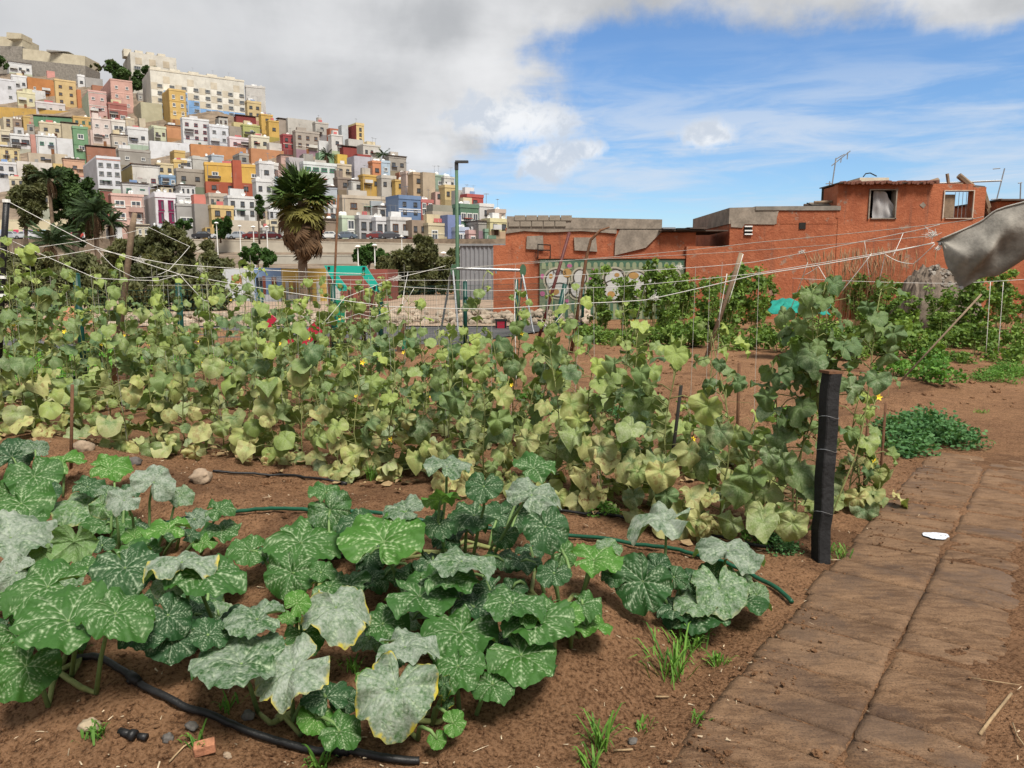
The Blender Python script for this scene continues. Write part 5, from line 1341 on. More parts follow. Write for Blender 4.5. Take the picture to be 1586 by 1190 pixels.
for px in (735, 768):
    q = P(px, 418, 21) - o; MB().tube([(q.x, 0, q.z), (q.x, 0, q.z - .1)], .03, 6).build("hanger", M_METAL, t)
t, o = at("red_box", "red wooden box with dark lid on the gravel", "box", 776, 506, 22)
MB().box(-.16, .16, -.12, .12, 0, .26).build("body", M_RED, t); MB().box(-.18, .18, -.14, .14, .26, .30).build("lid", M_BLACK, t); 
for x in (-.13, .13): MB().box(x - .02, x + .02, -.13, -.121, 0, .26).build("strap", M_BLACK, t)
t, o = at("pyramid_hut", "small orange brown slatted pyramid roof behind the fence", "hut", 114, 500, 17)
hz = P(114, 474, 17).z; z0 = P(114, 500, 17).z
for k in range(6):
    f0, f1 = k / 6, (k + .85) / 6; w0, w1 = .36 * (1 - f0) + .02, .36 * (1 - f1) + .02
    MB().add([(-w0, -w0, lerp(z0, hz, f0)), (w0, -w0, lerp(z0, hz, f0)), (w0, w0, lerp(z0, hz, f0)), (-w0, w0, lerp(z0, hz, f0)), (-w1, -w1, lerp(z0, hz, f1)), (w1, -w1, lerp(z0, hz, f1)), (w1, w1, lerp(z0, hz, f1)), (-w1, w1, lerp(z0, hz, f1))], [(0, 3, 2, 1), (4, 5, 6, 7), (0, 1, 5, 4), (1, 2, 6, 5), (2, 3, 7, 6), (3, 0, 4, 7)]).build("slat", simple("orange_wood", (.36, .15, .08), .8, .2, 3) if k == 0 else bpy.data.materials["orange_wood"], t)
for sx_ in (-.3, .3):
    for sy_ in (-.3, .3): MB().tube([(sx_, sy_, 0), (sx_, sy_, z0)], .03, 6).build("post", M_STICK, t)
t, o = at("spring_rider", "red and dark green spring rider left of the slide", "spring rider", 408, 520, 18.5)
m = MB(); m.tube([(0, 0, 0), (.03, 0, .08), (-.03, 0, .16), (.03, 0, .24), (0, 0, .3)], .05, 8); m.build("spring", M_FGREEN, t)
MB().add([(-.32, -.03, .32), (.2, -.03, .3), (.34, -.03, .5), (.2, -.03, .62), (.02, -.03, .45), (-.3, -.03, .52), (-.32, .03, .32), (.2, .03, .3), (.34, .03, .5), (.2, .03, .62), (.02, .03, .45), (-.3, .03, .52)], [(0, 1, 2, 3, 4, 5), (11, 10, 9, 8, 7, 6)] + [(i, i + 6, (i + 1) % 6 + 6, (i + 1) % 6) for i in range(6)]).build("body", M_RED, t)

# ------------------------------------------------------------------ poles, stakes and strings of the trellis
def pole(nm, lb, pts, d, r, mat, ground=True, extra=None, cat="pole", n=8):
    q = [P(px, py, d if not isinstance(d, (list, tuple)) else dd) for (px, py), dd in zip(pts, d if isinstance(d, (list, tuple)) else [d] * len(pts))]
    if ground:
        a_, b_ = q[-2], q[-1]; k = (b_.z - .0) / max(1e-3, (a_.z - b_.z)); b0 = b_ + (b_ - a_) * k if b_.z > 0 else b_; b0.z = float(ht(b0.x, b0.y)) - .05; q[-1] = b0
    o = q[-1].copy(); t = tag(MB().tube([p - o for p in q], r, n).build(nm, mat, None, True), lb, cat); t.location = o
    return t
tp = pole("trellis_pole", "black trellis pole with white bindings at the left edge", [(10, 312), (6, 380), (2, 470)], 9.0, .035, M_BLACK)
for py in (314, 432, 448, 460):
    p = P(lerp(10, 2, (py - 312) / 158), py, 9.0) - Vector(tp.location); MB().tube([p, p + Vector((.0, 0, .035))], .043, 8).build("binding", M_WHITE, tp)
pole("trellis_pole", "pale wooden pole with split top behind the vines", [(209, 330), (205, 352), (196, 425)], 10.4, [.03, .04, .042], M_WOOD)
pole("trellis_pole", "thin rusty rod standing against the palm", [(524, 302), (519, 415)], 14.2, .022, M_STICK)
pole("trellis_pole", "dark red leaning bar in front of the mural", [(882, 360), (845, 485)], 15.5, .032, M_DKRED)
pole("trellis_pole", "dark green leaning post in front of the mural", [(875, 440), (857, 522)], 15.0, .048, M_FGREEN)
pole("trellis_branch", "crooked brown branch pole beside the mural", [(944, 352), (930, 357), (915, 372), (908, 400), (902, 440), (892, 500)], 15.2, [.014, .025, .028, .03, .034, .038], M_STICK, cat="branch")
pole("trellis_pole", "leaning grey wood post with white twine in the bean rows", [(1148, 392), (1136, 430), (1118, 485)], 12.5, .034, M_WOOD)
pole("trellis_pole", "grey leaning pipe among the beans at right", [(1520, 456), (1440, 545)], 10.5, .013, M_WOOD)
pole("stake", "dark iron stake among the vines right of centre", [(1055, 597), (1042, 702)], 5.3, .012, M_DARK, cat="stake")
pole("stake", "brown wooden stake left of the black post", [(1145, 563), (1143, 640)], 6.3, .014, M_STICK, cat="stake")
pole("stake", "slim brown stake rising from the left pumpkin leaves", [(112, 596), (112, 752)], 5.3, .011, M_STICK, cat="stake")
pole("stake", "thin stake beside the right end of second vine row", [(1346, 610), (1338, 770)], 5.2, .010, M_STICK, cat="stake")
pole("stake", "thin stake at the path end of second vine row", [(1372, 625), (1362, 760)], 5.3, .009, M_STICK, cat="stake")
def cat_line(pts, sag=.0, n=5):
    """smooth polyline through 3-D points with slight sag between ties"""
    out_ = []
    for i in range(len(pts) - 1):
        for k in range(n):
            s = k / n; p = pts[i].lerp(pts[i + 1], s); p.z -= sag * 4 * s * (1 - s); out_.append(p)
    return out_ + [pts[-1]]
def string(lb, pts, r=.0028, mat=M_TWINE, sag=.004, grp="trellis twine lines"):
    q = cat_line([P(*p) for p in pts], sag); o = q[0].copy()
    t = tag(MB().tube([p - o for p in q], r * .78, 5).build("twine", mat, None, True), lb, "twine", grp); t.location = o
    return t
string("thick white twine from left pole top to the grey tarp corner", [(14, 313, 9), (146, 382, 8.6), (278, 425, 8.2), (420, 449, 7.8), (602, 475, 7.3), (750, 479, 6.9), (900, 470, 6.5), (1000, 465, 6.2), (1170, 426, 5.8), (1320, 402, 5.4), (1447, 376, 5.1)], .0048)
string("topmost thin twine running to the tarp's upper edge", [(400, 430, 9.5), (577, 425, 9), (750, 413, 8.3), (1000, 394, 7.4), (1170, 376, 6.7), (1457, 347, 5.4), (1523, 336, 5.0)], .0032, M_TWINE2)
string("thin twine just under the topmost one before orange wall", [(704, 416, 10), (830, 405, 9.4), (1000, 398, 8.6), (1170, 388, 7.6), (1452, 365, 5.4)], .0032, M_TWINE2)
string("slanting twine crossing to the tangled knot", [(400, 432, 9.6), (600, 434, 9), (750, 434, 8.3), (1068, 415, 7), (1170, 406, 6.6), (1399, 361, 5.4), (1455, 348, 5.1)], .0034)
string("middle twine line with knots left of the tarp", [(400, 434, 9.2), (587, 442, 8.6), (750, 451, 8), (962, 444, 7.0), (1170, 424, 6.1), (1447, 377, 5.15)], .0034)
string("zigzag twine over the far left vines", [(0, 385, 7.6), (50, 402, 7.6), (148, 386, 7.7), (262, 409, 7.8), (420, 419, 8), (560, 424, 8)], .0042)
string("long slack twine from the left pole to the vines", [(20, 374, 8.9), (148, 431, 8.4), (244, 435, 8.3), (278, 425, 8.3)], .0042)
string("high loop of twine tied to the wooden pole", [(53, 384, 9), (185, 364, 10), (230, 352, 10.3), (294, 382, 9.6), (262, 418, 9), (244, 426, 8.8)], .0036)
string("short slack twine below the wooden pole", [(150, 386, 8.4), (175, 413, 8.4), (210, 431, 8.4), (278, 426, 8.3)], .0032)
string("twine triangle left of the nursery wall", [(278, 425, 8.2), (315, 465, 8.1), (341, 470, 8.0), (372, 438, 8.0)], .0036)
string("faint horizontal twine across the far left bushes", [(228, 442, 8.5), (340, 441, 8.5), (420, 470, 8.3)], .0030, M_TWINE2)
string("zigzag twine before the climbing tower", [(463, 488, 8), (501, 502, 7.8), (556, 486, 7.7), (580, 491, 7.6), (625, 472, 7.6), (641, 447, 7.6)], .0036)
string("diagonal twine rising to the tower roof", [(501, 501, 7.8), (534, 461, 7.9), (604, 433, 8.2), (690, 412, 8.8)], .0036)
string("twine drop hanging right of the climbing tower", [(632, 421, 8.6), (626, 450, 8), (622, 480, 7.6)], .0034)
string("slanting twine crossing to the turquoise netting", [(1224, 481, 6.2), (1251, 407, 5.9)], .0036)
string("angular loop of twine over the netting", [(1245, 427, 5.8), (1268, 413, 5.7), (1288, 446, 5.6), (1305, 450, 5.5), (1350, 393, 5.4)], .0036)
string("zigzag twine left of the tarp corner", [(1362, 434, 5.4), (1371, 394, 5.35), (1391, 405, 5.3), (1415, 409, 5.2), (1448, 378, 5.1)], .0036)
string("thin vertical twine with a bow before the dry reeds", [(1347, 434, 5.5), (1339, 374, 5.4)], .0030)
string("thin short twine dangling near the tarp knot", [(1383, 397, 5.3), (1399, 361, 5.4)], .0030)
string("pale twine lying level across the beans at right", [(1227, 431, 9), (1360, 437, 8), (1476, 439, 7.5), (1600, 432, 7)], .0034)
string("leaning white cord hanging in front of the bean rows", [(978, 525, 7.6), (999, 445, 6.6)], .0042)
string("white cord along the leaning grey wood post", [(1128, 470, 12.2), (1151, 394, 12.2)], .0085)
string("second white cord left of the leaning post", [(1113, 497, 11.5), (1126, 424, 11.5)], .0075)
string("white cord wound down the green leaning post", [(875, 448, 14.6), (872, 485, 14.6), (850, 511, 14.6), (838, 495, 14.6)], .0085)
string("upright twine by the path over the right beans, left one", [(1534, 437, 9), (1527, 548, 9)], .0045)
string("upright twine by the path over the right beans, right one", [(1554, 437, 9), (1546, 545, 9)], .0045)
string("white twine wound beside the second fence post vine", [(800, 433, 8), (797, 470, 7.6), (798, 520, 7.2), (800, 600, 6.8)], .0040)
def knot(lb, px, py, d, s, seed):
    rs = random.Random(seed); p0 = P(px, py, d); m = MB()
    for k in range(9):
        pts = [Vector((rs.gauss(0, s), rs.gauss(0, s * .5), rs.gauss(0, s * .7))) for _ in range(6)]
        m.tube(cat_line(pts, 0, 3), .0013, 4)
    t = tag(m.build("twine_knot", M_TWINE), lb, "twine", "tangled twine knots"); t.location = p0
knot("tangled twine knot above the climbing tower", 615, 431, 8.4, .034, 1); knot("tangled twine bundle at the tarp's upper corner", 1446, 362, 5.1, .022, 2); knot("white plastic tie at the tarp's corner", 1453, 385, 5.05, .012, 3)
knot("twine tuft left of the nursery wall", 310, 417, 8.2, .028, 4); knot("twine tuft before the dry reeds", 1242, 390, 6.0, .012, 5); knot("white fluttering strip of fleece on the twine", 1015, 462, 6.3, .022, 6); knot("twine tuft above the mural's right end", 1052, 414, 7.1, .022, 7); knot("twine tuft over the low palm", 216, 404, 8.4, .028, 8)

# grey tarpaulin
def tarp():
    n, k_ = 34, 22
    top = [(1456, 372, 5.05), (1475, 364, 5.0), (1503, 352, 4.95), (1520, 344, 4.9), (1540, 328, 4.85), (1560, 321, 4.8), (1600, 311, 4.7), (1680, 300, 4.5)]
    bot = [(1457, 378, 5.05), (1464, 404, 4.98), (1472, 425, 4.93), (1488, 446, 4.9), (1520, 434, 4.85), (1548, 424, 4.8), (1600, 398, 4.7), (1680, 372, 4.5)]
    def samp(L, s):
        q = s * (len(L) - 1); i = min(int(q), len(L) - 2); return P(*L[i]).lerp(P(*L[i + 1]), q - i)
    o = P(1457, 375, 5.05); v = []; f = []
    for j in range(k_):
        for i in range(n):
            s, q = i / (n - 1), j / (k_ - 1)
            p = samp(top, s).lerp(samp(bot, s), q) - o
            fold = .05 * math.sin(s * 7 + q * 4.5) * math.sin(math.pi * q) + .022 * math.sin(s * 19 - q * 8) * math.sin(math.pi * q) * (1 - s * .4)
            p.y += fold - .10 * math.sin(math.pi * q) * min(1, s * 2.5); p.z += .012 * math.sin(s * 23 + 1) * q
            v.append(p)
    for j in range(k_ - 1):
        for i in range(n - 1): f.append((j * n + i, (j + 1) * n + i, (j + 1) * n + i + 1, j * n + i + 1))
    M = simple("grey_tarp", (.225, .210, .185), .7, .35, 3.5, 1.0, 9, spec=.35)
    t = MB().add(v, f).build("tarpaulin", M, None, True); t.location = o
    tag(t, "sagging grey tarpaulin tied up at the right edge", "tarp")
    md = t.modifiers.new("thickness", 'SOLIDIFY'); md.thickness = .002
    md = t.modifiers.new("smooth", 'SUBSURF'); md.levels = 1; md.render_levels = 1
    m = MB(); m.tube([samp(top, s / 20) - o + Vector((0, -.004, .004)) for s in range(21)], .006, 5); m.build("hem_rope", M_TWINE2, t, True)
    for s in (.0, .43): 
        p = samp(bot, s) - o; MB().tube([p + Vector((0, -.01, 0)), p + Vector((0, .01, 0))], .012, 8).build("grommet", M_METAL, t)
tarp()
# ------------------------------------------------------------------ leaves
def outline(kind, th, rs):
    """radius of the leaf edge round the petiole joint, th = 0 at the tip"""
    a = np.abs(th)
    if kind == 'pumpkin':
        k = np.array([0, 22, 50, 76, 104, 128, 150, 166, 176, 180]) * math.pi / 180
        r = np.array([.98, .92, .95, .88, .90, .85, .82, .68, .30, .10])
    else:
        k = np.array([0, 25, 52, 80, 108, 135, 152, 168, 180]) * math.pi / 180
        r = np.array([1.10, .82, .88, .76, .80, .70, .68, .48, .12])
    R = np.interp(a, k, r)
    ker = np.array([1, 2, 3, 2, 1.]); ker /= ker.sum()
    Rp = np.concatenate([R[-3:-1], R, R[1:3]]); R = np.convolve(Rp, ker, 'same')[2:-2]
    for _k in range(rs.randint(0, 4)):
        c0 = rs.uniform(-2.6, 2.6); R = R * (1 - rs.uniform(.05, .16) * np.exp(-((th - c0) / rs.uniform(.05, .14)) ** 2))
    R = R * (1 + .05 * np.sin(th * 2 + rs.uniform(0, 6)) + .035 * np.sin(th * 3 + rs.uniform(0, 6)))
    teeth = (.028 if kind == 'pumpkin' else .02) * np.abs(np.sin(th * 11 + rs.uniform(0, 3)))
    return R * (1 - teeth)
def seg_dist(p, a, b):
    d = b - a; t_ = np.clip(((p - a) @ d) / (d @ d), 0, 1); return np.linalg.norm(p - a - t_[:, None] * d, axis=1), t_
def leaf_mesh(kind, seed, na, nr, wilt, mat):
    rs = np.random.RandomState(seed)
    th = np.linspace(-math.pi, math.pi, na + 1)
    R = outline(kind, th, rs)
    rr = (np.linspace(0, 1, nr + 1)[1:]) ** .85
    T, Q = np.meshgrid(th, rr); RR = R[None, :] * Q
    x = (RR * np.cos(T)).ravel(); y = (RR * np.sin(T)).ravel(); edge = np.broadcast_to(Q, RR.shape).ravel()
    x = np.concatenate([[0], x]); y = np.concatenate([[0], y]); edge = np.concatenate([[0], edge]); tt_ = np.concatenate([[0], T.ravel()])
    p = np.stack([x, y], 1); r = np.hypot(x, y)
    # vein network
    mains = [0, .87, -.87, 1.82, -1.82, 2.62, -2.62]
    vein = np.zeros(len(p)); wide = np.zeros(len(p)); spot = np.zeros(len(p))
    for i, a in enumerate(mains):
        a = a + rs.uniform(-.06, .06); L = np.interp(a, th, R) * .97; tip = np.array([math.cos(a), math.sin(a)]) * L
        d, s = seg_dist(p, np.zeros(2), tip); wv = .013 * (1 - .5 * s); vein = np.maximum(vein, np.exp(-(d / wv) ** 2)); wide = np.maximum(wide, np.exp(-(d / .07) ** 2) * (1 - .5 * s))
        for q in (.22, .40, .57, .73, .86):
            for sg in (-1, 1):
                q2 = q + rs.uniform(-.05, .05); st_ = tip * q2; bl = L * (.42 * (1 - q2) + .13); ba = a + sg * rs.uniform(.6, .85); en = st_ + np.array([math.cos(ba), math.sin(ba)]) * bl
                d, s = seg_dist(p, st_, en); wv = .0085 * (1 - .4 * s); vein = np.maximum(vein, .85 * np.exp(-(d / wv) ** 2)); wide = np.maximum(wide, .5 * np.exp(-(d / .045) ** 2))
                if rs.rand() < .8: spot = np.maximum(spot, np.exp(-(np.linalg.norm(p - st_ - (en - st_) * .08, axis=1) / rs.uniform(.016, .030)) ** 2))
                for f_ in (.45, .8):
                    if rs.rand() < .65:
                        c_ = st_ + (en - st_) * (f_ + rs.uniform(-.1, .1)); spot = np.maximum(spot, np.exp(-(np.linalg.norm(p - c_, axis=1) / rs.uniform(.011, .022)) ** 2))
    # relief: funnel at the joint, quilted between veins, wavy drooping rim
    e3 = edge ** 2.2
    z = .17 * (1 - np.exp(-r / .22)) - (.10 + .22 * wilt) * r ** 2 + .042 * (1 - np.clip(wide, 0, 1)) * np.minimum(1, r * 4)
    ph = rs.uniform(0, 6, 4)
    z += e3 * (.075 + .12 * wilt) * np.sin(tt_ * rs.choice([4, 5, 6]) + ph[0]) + e3 * (.04 + .04 * wilt) * np.sin(tt_ * 9 + ph[1]) + e3 * .03 * np.sin(tt_ * 17 + ph[2]) + edge ** 5 * .02 * np.sin(tt_ * 29 + ph[3])
    z += (.10 + .35 * wilt * rs.uniform(.3, 1)) * np.abs(y) * np.cos(tt_ * .5) * rs.choice([-1, 1], p=[.45, .55]) * .6
    bend = rs.uniform(.05, .25) + wilt * .35
    z -= bend * np.maximum(x, 0) ** 2 * .7
    if kind != 'pumpkin': z -= (.1 + .5 * wilt) * y ** 2 * rs.choice([-1.2, 1, 1]) + wilt * .25 * np.maximum(0, np.abs(y) - .3)
    x2 = x - .08 * np.maximum(x, 0) * bend * 2
    v = np.stack([x2, y, z], 1)
    f = []; n1 = na + 1
    for i in range(na): f.append((0, 1 + i, 2 + i))
    for j in range(nr - 1):
        o = 1 + j * n1
        for i in range(na): f.append((o + i, o + n1 + i, o + n1 + i + 1, o + i + 1))
    me = bpy.data.meshes.new("leaf"); me.from_pydata(v.tolist(), [], f); me.materials.append(mat)
    set_attr(me, "leaf", np.stack([np.clip(vein, 0, 1), edge, np.clip(spot, 0, 1)], 1))
    me.polygons.foreach_set("use_smooth", [True] * len(f)); me.update()
    return me
def leaf_mat(name, mottled):
    """object colour: R = hue (0 bluish dark .. 1 young bright), G = powdery mildew, B = yellowing"""
    m, t, b = new_mat(name)
    at_ = t.new('ShaderNodeAttribute', attribute_name="leaf"); ve, ed, sp = t.sep(at_.outputs['Vector'])
    oi = t.new('ShaderNodeObjectInfo'); sc_ = t.new('ShaderNodeSeparateColor'); t.put(sc_.inputs[0], oi.outputs['Color']); hue, mil, yel = sc_.outputs[0], sc_.outputs[1], sc_.outputs[2]
    pos = t.new('ShaderNodeNewGeometry').outputs['Position']
    tco = t.new('ShaderNodeTexCoord').outputs['Object']
    off = t.vm('ADD', tco, t.comb(t.m('MULTIPLY', oi.outputs['Random'], 37.0), t.m('MULTIPLY', oi.outputs['Random'], 91.0), 0.0))
    n1 = t.noise(off, 3.0, 5, .6); n2 = t.noise(off, 14.0, 5, .65); n3 = t.noise(off, 60.0, 3, .6)
    if mottled:
        c = t.mix(hue, (.013, .054, .015), (.055, .165, .018))
        c = t.mix(t.m('MULTIPLY', t.ramp(n2, .35, .7), .4), c, t.mix(hue, (.026, .084, .026), (.085, .215, .032)))
        va = t.m('ADD', t.m('MULTIPLY', t.m('MULTIPLY', ve, t.ramp(n2, .28, .55)), .60), t.m('MULTIPLY', sp, .80), clamp=True)
        c = t.mix(va, c, t.mix(hue, (.33, .41, .29), (.38, .50, .25)))
        mcol = (.37, .41, .36); ycol = (.50, .42, .04)
    else:
        c = t.mix(hue, (.060, .120, .046), (.26, .33, .070))
        c = t.mix(t.m('MULTIPLY', t.ramp(n2, .3, .7), .5), c, t.mix(hue, (.14, .21, .085), (.37, .44, .13)))
        c = t.mix(t.m('MULTIPLY', ve, .5), c, (.24, .30, .14))
        mcol = (.40, .43, .31); ycol = (.42, .40, .17)
    mk = t.m('MULTIPLY', mil, t.ramp(t.m('ADD', t.m('MULTIPLY', n1, .5), t.m('MULTIPLY', n2, .5)), t.m('SUBTRACT', .62, t.m('MULTIPLY', mil, .36)), .66))
    mk = t.m('MULTIPLY', mk, t.m('SUBTRACT', 1.0, t.m('MULTIPLY', ve, .45)))
    c = t.mix(t.m('MULTIPLY', mk, .9), c, t.mix(n3, tuple(x * .8 for x in mcol), tuple(min(1, x * 1.15) for x in mcol)))
    if mottled: ye = t.m('MULTIPLY', yel, t.ramp(t.m('ADD', ed, t.m('MULTIPLY', t.m('SUBTRACT', n1, .5), .55)), .93, 1.06))
    else: ye = t.m('MULTIPLY', yel, t.ramp(t.m('ADD', t.m('MULTIPLY', ed, .5), t.m('ADD', t.m('MULTIPLY', n1, .6), t.m('MULTIPLY', yel, .35))), .45, .85))
    c = t.mix(ye, c, ycol)
    if not mottled: c = t.mix(t.m('MULTIPLY', t.m('MULTIPLY', yel, yel), t.ramp(n1, .52, .62)), c, (.20, .115, .045))
    bk = t.new('ShaderNodeNewGeometry').outputs['Backfacing']
    c = t.mix(t.m('MULTIPLY', bk, .55), c, (.155, .25, .085) if mottled else (.20, .26, .11))
    t.put(b.inputs['Base Color'], c); b.inputs['Roughness'].default_value = .55; b.inputs['Specular IOR Level'].default_value = .3
    hb = t.m('ADD', t.m('MULTIPLY', ve, -.6), t.m('ADD', t.m('MULTIPLY', n2, .5), t.m('MULTIPLY', n3, .25)))
    t.put(b.inputs['Normal'], t.bump(hb, .5, .008))
    tl_ = t.new('ShaderNodeBsdfTranslucent'); t.put(tl_.inputs[0], t.mix(1.0, c, (1.25, 1.45, .55), 'MULTIPLY'))
    mx = t.new('ShaderNodeMixShader'); mx.inputs[0].default_value = .22
    t.l.new(b.outputs[0], mx.inputs[1]); t.l.new(tl_.outputs[0], mx.inputs[2]); t.l.new(mx.outputs[0], t.n.get('Material Output').inputs[0])
    return m
M_PUMP = leaf_mat("pumpkin_leaf", True); M_CUC = leaf_mat("cucumber_leaf", False)
PUMP = [leaf_mesh('pumpkin', 100 + k, 120, 40, w_, M_PUMP) for k, w_ in enumerate((.0, .05, .1, .2, .3, .35, .4, .0, .15, .25, .45, .1, .5, .3))]
PUMPW = [leaf_mesh('pumpkin', 200 + k, 120, 40, w_, M_PUMP) for k, w_ in enumerate((.6, .8, 1.0, .9, .7, 1.1, .5, .85))]
CUC = [leaf_mesh('cucumber', 300 + k, 22, 5, w_, M_CUC) for k, w_ in enumerate((.0, .2, .4, .4, .7, .9, 1.1, .6, 1.3, .5, 1.0, .8))]
CUCH = [leaf_mesh('cucumber', 330 + k, 48, 11, w_, M_CUC) for k, w_ in enumerate((.2, .5, .7, 1.0, .4, 1.2, .9, .6))]
M_STEM = simple("green_petiole", (.13, .21, .07), .6, .25, 8); M_STEM2 = simple("pale_vine_stem", (.20, .22, .08), .7, .3, 8); M_DRY = simple("dry_leaf_tissue", (.27, .19, .10), .9, .3, 10, .5, 40)
M_FLOW = simple("yellow_flower", (.80, .60, .04), .6, .15, 10)
def put_leaf(me, parent, loc, n, tip, scale, col, name="leaf"):
    n = n.normalized(); tip = (tip - n * tip.dot(n))
    if tip.length < 1e-4: tip = n.orthogonal()
    tip.normalize(); y = n.cross(tip)
    o = obj(name, me, parent, col)
    o.matrix_local = Matrix.Translation(loc) @ Matrix((tip, y, n)).transposed().to_4x4() @ Matrix.Diagonal((scale, scale, scale, 1))
    return o

# ------------------------------------------------------------------ pumpkin patch (each leaf where the photograph has one)
PB = [("p1", 40, 815, "pumpkin plant at the left edge with glossy mottled leaves"), ("p2", 190, 870, "pumpkin plant with curled olive and folded white leaves"),
      ("p3", 90, 1045, "pumpkin plant at lower left, leaves over the soil ridge"), ("p4", 310, 985, "pumpkin plant whose pale leaf has a yellow rim"),
      ("p5", 480, 960, "pumpkin plant behind the large whitened leaves"), ("p6", 690, 860, "big pumpkin plant with upright bright leaf and dark leaves"),
      ("p7", 690, 1000, "pumpkin plant with boldly mottled leaves in the middle"), ("p8", 640, 1120, "pumpkin plant in front with wilted cream yellow leaf"),
      ("p9", 860, 960, "pumpkin plant spreading towards the bare soil mound"), ("p10", 1090, 945, "pumpkin plant at the right end with chalky leaves"), ("p11", 430, 1120, "pumpkin plant with two large whitened leaves above black hose")]
LV = []
def lz(zone, cx, cy, w_, h_, k, tip=None, zl=None, plant=None):
    if zone == 'L': s, ox, oy = 2.975, 0, 790
    elif zone == 'U': s, ox, oy = 2.975, 0, 500
    elif zone == 'C': s, ox, oy = 2.975, 500, 690
    elif zone == 'R': s, ox, oy = 2.494, 950, 790
    elif zone == 'B': s, ox, oy = 2.992, 300, 890
    LV.append((ox + cx / s, oy + cy / s, w_ / s, h_ / s, k, tip, zl, plant))
